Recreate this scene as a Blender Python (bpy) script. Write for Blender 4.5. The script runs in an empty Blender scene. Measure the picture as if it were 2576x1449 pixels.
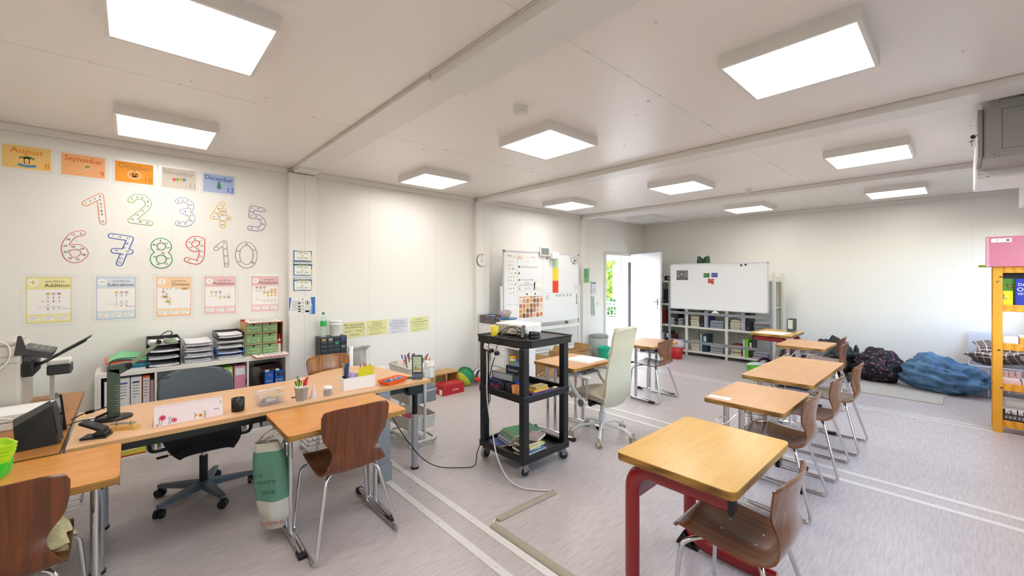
import bpy, bmesh, math, random
from mathutils import Vector, Matrix, noise
PI = math.pi
R = math.radians
sc = bpy.context.scene
COL = sc.collection
random.seed(7)

# ---------------- camera, sky, exposure ----------------
cam_d = bpy.data.cameras.new('camera')
cam = bpy.data.objects.new('camera', cam_d)
COL.objects.link(cam)
cam.location = (0, 0, 1.58)
cam.rotation_euler = (R(90), 0, R(47.36))
cam_d.sensor_width = 36
cam_d.lens = 36 * 1042 / 2576
cam_d.shift_y = -26.5 / 2576
cam_d.clip_start = 0.02
sc.camera = cam
sc.view_settings.view_transform = 'Standard'
sc.view_settings.look = 'None'
sc.view_settings.gamma = 1
sc.view_settings.use_curve_mapping = False
sc.view_settings.exposure = 0.94

W = bpy.data.worlds.new('sky'); sc.world = W
W.use_nodes = True
nt = W.node_tree; nt.nodes.clear()
wo = nt.nodes.new('ShaderNodeOutputWorld'); bg = nt.nodes.new('ShaderNodeBackground')
sky = nt.nodes.new('ShaderNodeTexSky'); sky.sky_type = 'NISHITA'
sky.sun_elevation = R(50); sky.sun_rotation = R(200); sky.sun_disc = False
sky.air_density = 1.3; sky.dust_density = 2.0
bg.inputs['Strength'].default_value = 1.15
nt.links.new(sky.outputs[0], bg.inputs[0]); nt.links.new(bg.outputs[0], wo.inputs[0])
sun_d = bpy.data.lights.new('sun', 'SUN'); sun_d.energy = 1.0; sun_d.angle = R(1.0); sun_d.color = (1, .95, .87)
sun = bpy.data.objects.new('sun', sun_d); COL.objects.link(sun)
sun.rotation_euler = Vector((0.02, .5, -.85)).to_track_quat('-Z', 'Y').to_euler()
LAMP = 7.8

# ---------------- materials ----------------
MATS = {}
def hexc(h):
    h = h.lstrip('#'); h = h if len(h) == 6 else ''.join(q * 2 for q in h); v = [int(h[i:i+2], 16) / 255 for i in (0, 2, 4)]
    return tuple((c / 12.92 if c <= .04045 else ((c + .055) / 1.055) ** 2.4) for c in v)
def mat(name, col, rough=.5, metal=0, kind=None, col2=None, scale=8, stretch=(1, 1, 1), emit=0, bump=0, trans=0, ior=1.45, alpha=1, coat=0):
    if name in MATS: return MATS[name]
    m = bpy.data.materials.new(name); m.use_nodes = True; n = m.node_tree.nodes; l = m.node_tree.links
    b = n['Principled BSDF']
    c = hexc(col) if isinstance(col, str) else col
    b.inputs['Base Color'].default_value = (*c, 1); b.inputs['Roughness'].default_value = rough; b.inputs['Metallic'].default_value = metal
    if coat: b.inputs['Coat Weight'].default_value = coat; b.inputs['Coat Roughness'].default_value = .15
    if trans: b.inputs['Transmission Weight'].default_value = trans; b.inputs['IOR'].default_value = ior
    if alpha < 1: b.inputs['Alpha'].default_value = alpha
    if emit:
        b.inputs['Emission Color'].default_value = (*c, 1); b.inputs['Emission Strength'].default_value = emit
    if kind or bump:
        tc = n.new('ShaderNodeTexCoord'); mp = n.new('ShaderNodeMapping'); mp.inputs['Scale'].default_value = stretch
        l.new(tc.outputs['Object'], mp.inputs[0])
        nz = n.new('ShaderNodeTexNoise'); nz.inputs['Scale'].default_value = scale; nz.inputs['Detail'].default_value = 2 if max(stretch) > 20 else 6; nz.inputs['Roughness'].default_value = .6
        l.new(mp.outputs[0], nz.inputs['Vector'])
        src = nz.outputs[0]
        if kind == 'wave':
            wv = n.new('ShaderNodeTexWave'); wv.inputs['Scale'].default_value = scale; wv.inputs['Distortion'].default_value = 5; wv.inputs['Detail'].default_value = 3; wv.inputs['Detail Scale'].default_value = 1.2
            l.new(mp.outputs[0], wv.inputs['Vector']); src = wv.outputs[1]
        if kind == 'check':
            br = n.new('ShaderNodeTexBrick'); br.offset = 0; br.inputs['Scale'].default_value = scale; br.inputs['Mortar Size'].default_value = .06
            br.inputs['Brick Width'].default_value = .5; br.inputs['Row Height'].default_value = .5
            l.new(mp.outputs[0], br.inputs['Vector']); src = br.outputs[1]
        if kind == 'spots':
            vo = n.new('ShaderNodeTexVoronoi'); vo.inputs['Scale'].default_value = scale; l.new(mp.outputs[0], vo.inputs['Vector']); src = vo.outputs[0]
        if col2:
            cr = n.new('ShaderNodeValToRGB'); c2 = hexc(col2) if isinstance(col2, str) else col2
            cr.color_ramp.elements[0].color = (*c2, 1); cr.color_ramp.elements[1].color = (*c, 1)
            lo, hi = {'wave': (0, .75), 'check': (0, 1), 'spots': (.12, .4)}.get(kind, (.36, .62))
            cr.color_ramp.elements[0].position = lo; cr.color_ramp.elements[1].position = hi
            if kind == 'check': cr.color_ramp.elements[0].color, cr.color_ramp.elements[1].color = (*c, 1), (*c2, 1)
            l.new(src, cr.inputs[0]); l.new(cr.outputs[0], b.inputs['Base Color'])
        if bump:
            bp = n.new('ShaderNodeBump'); bp.inputs['Strength'].default_value = bump; bp.inputs['Distance'].default_value = .01
            l.new(src, bp.inputs['Height']); l.new(bp.outputs[0], b.inputs['Normal'])
    MATS[name] = m
    return m
def pc(col, rough=.6, **k):            # plain colour by its hex
    return mat('c_%s_%s' % (col.lstrip('#'), int(rough * 100)), col, rough, **k)

wallm = mat("white wall panel", "#EAE8E2", .38)
ceilm = mat("white ceiling panel", "#F7F1EC", .3)
jointm = mat("panel joint", "#C9C1B6", .6)
trimm = mat('white trim', '#EAE7E2', .35)
floorm = mat('grey linoleum', '#C4BBB9', .33, kind='noise', col2='#B2A8A6', scale=9, stretch=(9, .8, 1))
stripm = mat('white floor strip', '#D9D6D2', .35)
chrome = mat('chrome', '#D8D8DA', .14, 1)
steelg = mat('grey steel', '#8E9092', .35, .7)
silver = mat('silver paint', '#A9ABAE', .35, .5)
blackp = mat('black plastic', '#0E0E10', .42)
blackm = mat('black metal', '#111213', .4, .3)
whitep = mat('white plastic', '#E9E7E1', .35)
paper = mat('white paper', '#F2F0EE', .7)
clear = mat('clear plastic', '#EEF0F4', .12, alpha=.28)
glass = mat('window glass', '#FFFFFF', .02, alpha=.12)
beech = mat('beech laminate', '#E2B58A', .35, kind='noise', col2='#D8A677', scale=5, stretch=(8, .8, 8))
beech_e = mat('beech edge', '#CFA06B', .4)
oran = mat('orange beech top', '#D89448', .3, kind='noise', col2='#CB8437', scale=5, stretch=(7, .8, 7))
tan = mat('tan beech top', '#D5A06C', .33, kind='noise', col2='#CC955F', scale=5, stretch=(7, .8, 7))
yelw = mat('yellow beech top', '#DDAE5C', .28, kind='noise', col2='#D5A34E', scale=5, stretch=(7, .8, 7))
ply = mat('plywood edge', '#A87A36', .5, kind='wave', col2='#6F4A1C', scale=70, stretch=(.02, .02, 1))
ch_d = mat('dark brown plywood', '#74380F', .3, kind='noise', col2='#56290D', scale=2.2, stretch=(1.2, 26, 1.2), coat=.4)
ch_m = mat('brown plywood', '#7E4C2A', .26, kind='noise', col2='#663C20', scale=2.2, stretch=(1.2, 26, 1.2), coat=.4)
ch_l = mat('golden plywood', '#B0702E', .3, kind='noise', col2='#7C4616', scale=1.6, stretch=(1.2, 22, 1.5), coat=.4)
redm = mat('red enamel', '#8E0A14', .25, coat=.3)
pine = mat('yellow pine', '#EAA62C', .4, kind='wave', col2='#D08C1E', scale=18, stretch=(3, 3, .25))
pineh = mat('yellow pine rail', '#E8A028', .4, kind='wave', col2='#CC851A', scale=18, stretch=(.25, 3, 3))
inkm = mat('black ink', '#1C1A19', .7)
gink = mat('grey ink', '#6E6A68', .7)

# ---------------- mesh building ----------------
def T(x=0, y=0, z=0): return Matrix.Translation((x, y, z))
def RX(a): return Matrix.Rotation(R(a), 4, 'X')
def RY(a): return Matrix.Rotation(R(a), 4, 'Y')
def RZ(a): return Matrix.Rotation(R(a), 4, 'Z')
def fr(x, y, z): return Matrix(((*[x[0], y[0], z[0]], 0), (*[x[1], y[1], z[1]], 0), (*[x[2], y[2], z[2]], 0), (0, 0, 0, 1)))
FL = fr((0, 1, 0), (0, 0, 1), (1, 0, 0))      # a face on the left wall, seen from +X
FB = fr((1, 0, 0), (0, 0, 1), (0, -1, 0))     # a face turned to -Y
TXT = {}
def txt_mesh(s):
    if s in TXT: return TXT[s]
    cu = bpy.data.curves.new('t', 'FONT'); cu.body = s; cu.size = 1; cu.resolution_u = 2
    cu.align_x = 'CENTER'; cu.align_y = 'CENTER'
    o = bpy.data.objects.new('t', cu); COL.objects.link(o)
    me = bpy.data.meshes.new_from_object(o.evaluated_get(bpy.context.evaluated_depsgraph_get()))
    d = ([tuple(v.co) for v in me.vertices], [tuple(p.vertices) for p in me.polygons])
    bpy.data.objects.remove(o); bpy.data.curves.remove(cu); bpy.data.meshes.remove(me)
    TXT[s] = d
    return d
class B:
    def __init__(s, M=None): s.v = []; s.f = []; s.m = []; s.sm = []; s.mats = []; s.M = M or Matrix()
    def mi(s, m):
        if m not in s.mats: s.mats.append(m)
        return s.mats.index(m)
    def add(s, vs, fs, m, smooth=False):
        o = len(s.v); i = s.mi(m)
        s.v += [tuple(s.M @ Vector(v)) for v in vs]
        for f in fs: s.f.append([a + o for a in f]); s.m.append(i); s.sm.append(smooth)
        return s
    def box(s, a, b, m, r=0, seg=2):
        x0, y0, z0 = [min(p, q) for p, q in zip(a, b)]; x1, y1, z1 = [max(p, q) for p, q in zip(a, b)]
        vs = [(x0, y0, z0), (x1, y0, z0), (x1, y1, z0), (x0, y1, z0), (x0, y0, z1), (x1, y0, z1), (x1, y1, z1), (x0, y1, z1)]
        fs = [(0, 3, 2, 1), (4, 5, 6, 7), (0, 1, 5, 4), (1, 2, 6, 5), (2, 3, 7, 6), (3, 0, 4, 7)]
        if r:
            bm = bmesh.new(); vv = [bm.verts.new(v) for v in vs]
            for f in fs: bm.faces.new([vv[i] for i in f])
            bmesh.ops.bevel(bm, geom=list(bm.edges), offset=min(r, .49 * min(x1 - x0, y1 - y0, z1 - z0)), segments=seg, affect='EDGES', profile=.5)
            bm.verts.index_update()
            vs = [tuple(v.co) for v in bm.verts]; fs = [[v.index for v in f.verts] for f in bm.faces]; bm.free()
        return s.add(vs, fs, m, False)
    def cyl(s, p, q, r, m, r2=None, n=16, cap=True):
        p, q = Vector(p), Vector(q); d = (q - p).normalized(); r2 = r if r2 is None else r2
        a = d.orthogonal().normalized(); c = d.cross(a)
        vs = []
        for k, (o, rr) in enumerate(((p, r), (q, r2))):
            for i in range(n):
                t = 2 * PI * i / n; vs.append(o + (a * math.cos(t) + c * math.sin(t)) * rr)
        s.add(vs, [(i, (i + 1) % n, n + (i + 1) % n, n + i) for i in range(n)], m, True)
        if cap: s.add(vs, [tuple(range(n))[::-1], tuple(range(n, 2 * n))], m)
        return s
    def tube(s, pts, r, m, n=8, closed=False, cap=True, r2=None, up=None):
        P = [Vector(p) for p in pts]; k = len(P); vs = []; prev = None; r2 = r2 or r
        for i in range(k):
            if closed: d = (P[(i + 1) % k] - P[i - 1])
            else: d = P[min(i + 1, k - 1)] - P[max(i - 1, 0)]
            d.normalize()
            if up is not None:
                a = d.cross(Vector(up)).normalized()
            elif prev is None: a = d.orthogonal().normalized()
            else:
                a = prev - d * prev.dot(d)
                a = a.normalized() if a.length > 1e-6 else d.orthogonal().normalized()
            prev = a; c = d.cross(a)
            for j in range(n):
                t = 2 * PI * j / n; vs.append(P[i] + a * math.cos(t) * r + c * math.sin(t) * r2)
        fs = []
        for i in range(k if closed else k - 1):
            o, q = i * n, ((i + 1) % k) * n
            fs += [(o + j, o + (j + 1) % n, q + (j + 1) % n, q + j) for j in range(n)]
        s.add(vs, fs, m, True)
        if cap and not closed: s.add(vs[:n] + vs[-n:], [tuple(range(n))[::-1], tuple(range(n, 2 * n))], m)
        return s
    def lathe(s, prof, m, c=(0, 0, 0), n=24, sx=1, sy=1, smooth=True):
        vs = []; c = Vector(c)
        for r, z in prof:
            for i in range(n):
                t = 2 * PI * i / n; vs.append(c + Vector((r * math.cos(t) * sx, r * math.sin(t) * sy, z)))
        fs = []
        for k in range(len(prof) - 1):
            fs += [(k * n + i, k * n + (i + 1) % n, (k + 1) * n + (i + 1) % n, (k + 1) * n + i) for i in range(n)]
        s.add(vs, fs, m, smooth)
        if prof[0][0] > 1e-5: s.add(vs[:n], [tuple(range(n))[::-1]], m)
        if prof[-1][0] > 1e-5: s.add(vs[-n:], [tuple(range(n))], m)
        return s
    def prism(s, poly, z0, z1, m, side=None):
        n = len(poly); vs = [(x, y, z0) for x, y in poly] + [(x, y, z1) for x, y in poly]
        s.add(vs, [tuple(range(n))[::-1], tuple(range(n, 2 * n))], m)
        return s.add(vs, [(i, (i + 1) % n, n + (i + 1) % n, n + i) for i in range(n)], side or m)
    def grid(s, f, nu, nv, m, smooth=True, th=0):
        vs = [Vector(f(i / nu, j / nv)) for i in range(nu + 1) for j in range(nv + 1)]
        q = nv + 1
        fs = [(i * q + j, (i + 1) * q + j, (i + 1) * q + j + 1, i * q + j + 1) for i in range(nu) for j in range(nv)]
        if not th: return s.add(vs, fs, m, smooth)
        N = []
        for i in range(nu + 1):
            for j in range(nv + 1):
                a = vs[min(i + 1, nu) * q + j] - vs[max(i - 1, 0) * q + j]; b = vs[i * q + min(j + 1, nv)] - vs[i * q + max(j - 1, 0)]
                N.append(a.cross(b).normalized())
        v2 = [v - n_ * th for v, n_ in zip(vs, N)]; o = len(vs)
        s.add(vs, fs, m, smooth); s.add(v2, [f_[::-1] for f_ in fs], m, smooth)
        ring = [i * q for i in range(nu + 1)] + [nu * q + j for j in range(1, nv + 1)] + [i * q + nv for i in range(nu - 1, -1, -1)] + [j for j in range(nv - 1, 0, -1)]
        al = vs + v2; k = len(ring)
        return s.add(al, [(ring[a], ring[(a + 1) % k], ring[(a + 1) % k] + o, ring[a] + o) for a in range(k)], m)
    def quad(s, x0, y0, x1, y1, m, z=.0015): return s.add([(x0, y0, z), (x1, y0, z), (x1, y1, z), (x0, y1, z)], [(0, 1, 2, 3)], m)
    def disc(s, x, y, r, m, z=.002, n=20, ry=None):
        return s.add([(x + r * math.cos(2 * PI * i / n), y + (ry or r) * math.sin(2 * PI * i / n), z) for i in range(n)], [tuple(range(n))], m)
    def poly(s, pts, m, z=.002): return s.add([(x, y, z) for x, y in pts], [tuple(range(len(pts)))], m)
    def line(s, pts, w, m, z=.002):
        for (x0, y0), (x1, y1) in zip(pts, pts[1:]):
            d = Vector((x1 - x0, y1 - y0)); 
            if d.length < 1e-7: continue
            n_ = Vector((-d.y, d.x)).normalized() * w / 2
            s.add([(x0 + n_.x, y0 + n_.y, z), (x0 - n_.x, y0 - n_.y, z), (x1 - n_.x, y1 - n_.y, z), (x1 + n_.x, y1 + n_.y, z)], [(0, 1, 2, 3)], m)
        return s
    def text(s, t, x, y, size, m, z=.0025, al='C', wmax=None, rot=0, sx=1):
        vs, fs = txt_mesh(t)
        if not vs: return s
        x0 = min(v[0] for v in vs); x1 = max(v[0] for v in vs); w = (x1 - x0) * size * sx
        if wmax and w > wmax: sx *= wmax / w; w = wmax
        off = {'C': -(x0 + x1) / 2, 'L': -x0, 'R': -x1}[al]
        c, q = math.cos(R(rot)), math.sin(R(rot)); out = []
        for v in vs:
            a, b = (v[0] + off) * size * sx, v[1] * size
            out.append((x + a * c - b * q, y + a * q + b * c, z))
        return s.add(out, fs, m)
    def scribble(s, x0, y0, w, h, n, m, z=.002, seed=1):     # lines of tiny print
        rr = random.Random(seed)
        for k in range(n):
            y = y0 - h * k / max(n - 1, 1); x = x0; e = x0 + w * (1 if k < n - 1 else .6)
            while x < e:
                q = rr.uniform(.05, .16) * w
                s.quad(x, y - h / n * .16, min(x + q, e), y + h / n * .16, m, z); x += q + .022 * w
        return s
    def build(s, name, parent=None, M=None, label=None, cat=None, group=None, kind=None):
        me = bpy.data.meshes.new(name); me.from_pydata(s.v, [], s.f)
        for m in s.mats: me.materials.append(m)
        me.polygons.foreach_set('material_index', s.m); me.polygons.foreach_set('use_smooth', s.sm)
        me.update()
        o = bpy.data.objects.new(name, me); COL.objects.link(o)
        if M is not None: o.matrix_basis = M
        if parent: o.parent = parent
        return tag(o, label, cat, group, kind)
def tag(o, label=None, cat=None, group=None, kind=None):
    if label: o['label'] = label
    if cat: o['category'] = cat
    if group: o['group'] = group
    if kind: o['kind'] = kind
    return o
def thing(name, label, cat, M=None, group=None):
    o = bpy.data.objects.new(name, None); COL.objects.link(o); o.empty_display_size = .05
    if M is not None: o.matrix_basis = M
    return tag(o, label, cat, group)
def dup(src, M, label, group=None):
    def cp(o, p):
        c = o.copy(); COL.objects.link(c)
        if p: c.parent = p
        for ch in list(o.children): cp(ch, c)
        return c
    kids = list(src.children)
    c = src.copy(); COL.objects.link(c); c.matrix_basis = M
    for ch in kids: cp(ch, c)
    c['label'] = label
    if group: c['group'] = group
    return c
def bend(pts, r, n=5):              # polyline with rounded corners
    P = [Vector(p) for p in pts]; out = [P[0]]
    for a, b, c in zip(P, P[1:], P[2:]):
        u = (a - b); v = (c - b); k = min(r, u.length * .49, v.length * .49)
        p, q = b + u.normalized() * k, b + v.normalized() * k
        for i in range(n + 1):
            t = i / n; out.append(p * (1 - t) ** 2 + b * 2 * t * (1 - t) + q * t * t)
    out.append(P[-1]); return out
def spl(pts, n=6, closed=False):    # smooth curve through points
    P = [Vector(p) for p in pts]; k = len(P); out = []
    for i in range(k if closed else k - 1):
        g = (lambda j: P[j % k]) if closed else (lambda j: P[max(0, min(k - 1, j))])
        a, b, c, d = g(i - 1), g(i), g(i + 1), g(i + 2)
        for j in range(n):
            t = j / n
            out.append(.5 * ((2 * b) + (c - a) * t + (2 * a - 5 * b + 4 * c - d) * t * t + (3 * b - a - 3 * c + d) * t ** 3))
    if not closed: out.append(P[-1])
    return out
def rrect(x0, y0, x1, y1, r, n=4):
    out = []
    for cx, cy, a in ((x1 - r, y1 - r, 0), (x0 + r, y1 - r, 90), (x0 + r, y0 + r, 180), (x1 - r, y0 + r, 270)):
        for i in range(n + 1): t = R(a + 90 * i / n); out.append((cx + r * math.cos(t), cy + r * math.sin(t)))
    return out
def struct(b, name, M=None): return b.build(name, None, M, kind='structure')

# ---------------- room shell ----------------
XL, XR, Y0, Y1, H = -5.25, .68, -1.25, 9.2, 2.838
# floor
struct(B().box((XL - .1, Y0 - .1, -.08), (XR + .1, Y1 + .1, 0), floorm), 'floor')
b = B()
for (a, c) in ((1.44, 1.49), (1.615, 1.665), (4.06, 4.11), (4.25, 4.30), (6.50, 6.53), (6.62, 6.65)):
    b.box((XL, a, 0), (XR, c, .003), stripm)
for x in (-4.2, -2.35, -.6):
    b.box((x, 1.44, .003), (x + .002, 1.665, .0034), jointm)
k = 0
for x in [-5 + .45 * i for i in range(13)]:
    for y in (1.465, 1.64, 4.085, 4.275): b.cyl((x + .13 * (k % 3), y, .003), (x + .13 * (k % 3), y, .0042), .006, jointm, n=8); k += 1
struct(b, 'trim_1')
# left wall with the door opening
DY0, DY1, DZ = 7.60, 8.56, 2.085
b = B()
for a, c, z0, z1 in ((Y0, DY0, 0, H), (DY1, Y1, 0, H), (DY0, DY1, DZ, H)):
    b.box((XL - .12, a, z0), (XL, c, z1), wallm)
for y in (-.9, .3, 2.3, 3.3, 5.05, 5.9): b.box((XL, y, .06), (XL + .001, y + .003, H - .08), pc('#DCD7CE'))
rr = random.Random(3)
for y, z in ((-.35, 1.9), (.12, 1.85), (.62, 1.83), (1.2, 1.8), (1.28, 1.28), (2.7, .72), (3.3, .78), (3.5, .98), (3.6, .7), (3.5, 1.9), (2.9, 2.45), (3.45, .45)):
    b.lathe([(.011, 0), (.009, .005), (0, .007)], whitep, n=10, c=(0, 0, 0)) if 0 else b.box((XL, y, z), (XL + .006, y + .016, z + .016), whitep, .004)
struct(b, 'wall_left')
b = B(); b.box((XL - .12, Y1, 0), (XR + .12, Y1 + .12, H), wallm)
for x in (-4.3, -3.25, -2.1, -.95, .1): b.box((x, Y1 - .001, .06), (x + .003, Y1, H - .08), pc('#DCD7CE'))
for x, z in ((-1.6, .93), (-1.05, .92), (.05, 1.1), (-.1, 1.75), (-2.0, 2.1)): b.box((x, Y1 - .006, z), (x + .018, Y1, z + .018), whitep, .004)
struct(b, 'wall_back')
b = B(); b.box((XL - .12, Y0 - .12, 0), (XR + .12, Y0, H), wallm); struct(b, 'wall_front')
# right wall with three windows
WN = ((1.75, 3.85), (4.6, 6.4), (7.15, 8.95)); WZ0, WZ1 = .9, 2.45
b = B(); yy = Y0
for a, c in WN:
    b.box((XR, yy, 0), (XR + .12, a, H), wallm); b.box((XR, a, 0), (XR + .12, c, WZ0), wallm); b.box((XR, a, WZ1), (XR + .12, c, H), wallm); yy = c
b.box((XR, yy, 0), (XR + .12, Y1, H), wallm); struct(b, 'wall_right')
for i, (a, c) in enumerate(WN):
    w = struct(B().box((XR + .055, a + .05, WZ0 + .05), (XR + .063, c - .05, WZ1 - .05), glass), 'window_%d' % (i + 1))
    f = B()
    for p, q in (((a, WZ0), (a + .06, WZ1)), ((c - .06, WZ0), (c, WZ1)), ((a + .06, WZ0), (c - .06, WZ0 + .06)), ((a + .06, WZ1 - .06), (c - .06, WZ1)), (((a + c) / 2 - .03, WZ0 + .06), ((a + c) / 2 + .03, WZ1 - .06))):
        f.box((XR + .03, p[0], p[1]), (XR + .09, q[0], q[1]), whitep)
    f.build('window_frame', w)
# ceiling with panel joints
b = B(); b.box((XL - .12, Y0 - .12, H), (XR + .12, Y1 + .12, H + .06), ceilm)
for x in (-3.455, -1.42): 
    b.box((x, Y0, H - .001), (x + .006, Y1, H), trimm)
    for i in range(26): b.box((x - .004, -1 + .41 * i, H - .004), (x + .012, -.984 + .41 * i, H), whitep)
for i in range(70):
    x, y = rr.uniform(XL + .2, XR - .1), rr.uniform(0, Y1 - .2); b.box((x, y, H - .004), (x + .014, y + .014, H), whitep)
struct(b, 'ceiling')
n_t = [1]
def trim(bb):
    n_t[0] += 1; return struct(bb, 'trim_%d' % n_t[0])
# ceiling beams on the container joints
BY = ((1.345, 1.62), (4.03, 4.27), (6.73, 6.97))
for i, (a, c) in enumerate(BY):
    bb = B()
    if i == 0:
        bb.box((XL, a + .015, H - .03), (-2.235, c, H), trimm); bb.box((-2.225, a + .02, H - .062), (XR, c + .01, H), trimm, .004)
        bb.box((XL + .08, a + .02, H - .055), (XL + .3, c - .02, H - .03), trimm)
    else: bb.box((XL, a + .01, H - .062), (XR, c, H), trimm, .004)
    bb.box((XL, a, H - .006), (XR, a + .004, H - .0005), jointm)
    trim(bb)
    trim(B().box((XL, a - .02, 0), (XL + .075, c, H - .06), trimm, .004).box((XL + .0745, a + .14, .05), (XL + .0757, a + .143, H - .1), jointm))
    trim(B().box((XR - .075, a - .02, 0), (XR, c, H - .06), trimm, .004))
# cornices
for a, c in ((Y0, 1.325), (1.62, 4.01), (4.27, 6.71), (6.97, Y1)):
    trim(B().box((XL, a, H - .065), (XL + .018, c, H), trimm).box((XL + .018, a, H - .004), (XL + .02, c, H - .001), jointm).box((XL + .0175, a, H - .068), (XL + .019, c, H - .065), jointm))
trim(B().box((XL + .018, Y1 - .018, H - .065), (XR, Y1, H), trimm).box((XL, Y1 - .02, H - .004), (XR, Y1 - .018, H - .001), jointm).box((XL, Y1 - .019, H - .068), (XR, Y1 - .0175, H - .065), jointm))
for i, (a, c) in enumerate(((Y0, 1.325), (1.62, 4.01), (4.27, 6.71), (6.97, DY0 - .06))):
    struct(B().box((XL, a, 0), (XL + .012, c, .055), mat('baseboard', '#B8B2AA', .5)), 'baseboard_left' + ('' if i == 0 else '_%d' % (i + 1)))
struct(B().box((XL + .012, Y1 - .012, 0), (XR, Y1, .055), MATS['baseboard']), 'baseboard_back')

# ---------------- ceiling lights ----------------
lampm = mat('lit diffuser', '#FFFFFF', .5, emit=LAMP)
MATS['lit diffuser'].node_tree.nodes['Principled BSDF'].inputs['Emission Color'].default_value = (1.0, .975, .94, 1)
offm = mat('unlit diffuser', '#C9CCC8', .4)
def lamp(label, x, y, lit=True):
    t = thing('ceiling_light', label, 'ceiling light', T(x, y, H), 'square panel lights on the ceiling')
    w = .315
    f = B()
    for p, q in (((-w, -w), (w, -w + .02)), ((-w, w - .02), (w, w)), ((-w, -w + .02), (-w + .02, w - .02)), ((w - .02, -w + .02), (w, w - .02))):
        f.box((p[0], p[1], -.075), (q[0], q[1], 0), trimm)
    f.box((-w + .02, -w + .02, -.02), (w - .02, w - .02, -.001), trimm)
    f.build('frame', t)
    B().box((-w + .021, -w + .021, -.072), (w - .021, w - .021, -.064), lampm if lit else offm).build('diffuser', t)
    return t
LX = (-4.44, -2.53, -.625); LY = (.22, 2.77, 5.39, 7.96)
LN = {(0, 0): 'lit square ceiling light nearest the month posters', (1, 0): 'largest lit ceiling light, cut off by the top edge at the left', (2, 0): 'lit ceiling light right above the photographer, out of view',
      (0, 1): 'lit ceiling light above the row of yellow tense posters', (1, 1): 'lit ceiling light just beyond the large round smoke detector', (2, 1): 'large lit ceiling light at the upper right, before the second beam',
      (0, 2): 'lit ceiling light above the covered whiteboard by the door', (1, 2): 'lit ceiling light in the middle between second and third beam', (2, 2): 'lit ceiling light left of the grey wall cabinet with keys',
      (0, 3): 'unlit ceiling light in the far corner above the door', (1, 3): 'small lit ceiling light with a round detector behind it', (2, 3): 'small lit ceiling light nearest the back wall at the right'}
for i in range(3):
    for j in range(4): lamp(LN[(i, j)], LX[i], LY[j], (i, j) != (0, 3))
# smoke detectors
def detector(name, label, x, y, r, h, g):
    t = thing(name, label, 'smoke detector', T(x, y, H), g)
    B().lathe([(r, 0), (r, -h * .35), (r * .97, -h * .4)][::-1], whitep).build('base', t)
    B().lathe([(r * .9, -h * .4), (r * .92, -h * .5), (r * .88, -h * .9), (r * .6, -h), (0, -h)][::-1], whitep).lathe([(r * .93, -h * .66), (r * .93, -h * .62)], jointm).build('sensor_cap', t)
detector('smoke_detector', 'large round white smoke detector above the black trolley', -2.21, 2.12, .055, .06, 'ceiling detectors')
detector('smoke_detector', 'tiny dark-slotted smoke detector beside the third beam', -2.06, 6.45, .045, .055, 'ceiling detectors')
detector('smoke_detector', 'small white detector behind the far middle ceiling light', -2.24, 8.25, .07, .06, 'ceiling detectors')
# ================= things on the left wall =================
XW = XL + .0005
def onL(y, z, x=XW): return T(x, y, z) @ FL
# --- month posters ---
lam = mat('laminate film', '#E9E7E1', .15)
def month(txt, num, y0, y1, z0, z1, bgc, ink, label, art, drop=.0):
    w, h = y1 - y0, z1 - z0
    b = B().box((-w/2 - .022, -h/2 - .02, 0), (w/2 + .025, h/2 + .02, .0012), lam)
    b.quad(-w/2, -h/2, w/2, h/2, pc(bgc), .0016)
    im = pc(ink)
    vs = txt; n = len(vs)
    b.text(txt, 0, h * .27, h * .34, im, wmax=w * .86, rot=-2).text(txt, .0012, h * .27, h * .34, im, .0026, wmax=w * .86, rot=-2)
    b.text(num, w * .5 - .005, -h * .3, h * .36, im, al='R').text(num, w * .5 - .006, -h * .3, h * .36, im, .0026, al='R')
    art(b, w, h)
    return b.build('month_poster', None, onL((y0 + y1) / 2, (z0 + z1) / 2) , label, 'poster', 'month posters in a row')
def a_aug(b, w, h):
    b.disc(0, -h*.34, w*.2, pc('#3F8FC4'), .002, ry=h*.08); b.disc(0, -h*.28, w*.12, pc('#E9C27C'), .0022, ry=h*.05)
    for s, o in ((-1, -.012), (1, .01)):
        b.line([(o, -h*.28), (o + s*.004, -h*.12), (o - s*.004, -h*.02)], .005, pc('#6B4423'), .0024)
        for a in (200, 160, 100, 60, 20, -20): b.line([(o - s*.004, -h*.02), (o + .02*math.cos(R(a)), -h*.0 + .012*math.sin(R(a)) ), (o + .033*math.cos(R(a)), -h*.04 + .016*math.sin(R(a)))], .005, pc('#2F6B3A'), .0026)
def a_sep(b, w, h):
    b.poly([(-.005, -.035), (.012, .018), (.045, .012), (.04, -.022)], pc('#F4EFE8'), .0019)
    b.poly([(0, -.03), (.014, .014), (.028, -.006)], pc('#5DA14C'), .0022); b.poly([(.014, .014), (.041, .01), (.028, -.006)], pc('#D8913A'), .0022)
    b.poly([(0, -.03), (.028, -.006), (.037, -.02)], pc('#E9B53C'), .0022); b.poly([(.041, .01), (.028, -.006), (.037, -.02)], pc('#D5532B'), .0022)
    b.line([(0, -.03), (-.02, -.04), (-.045, -.043)], .003, pc('#8A6A50'), .0022)
    for x in (-.015, -.028, -.04): b.line([(x - .003, -.046), (x + .004, -.034)], .003, pc('#F6EFE6'), .0024)
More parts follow.
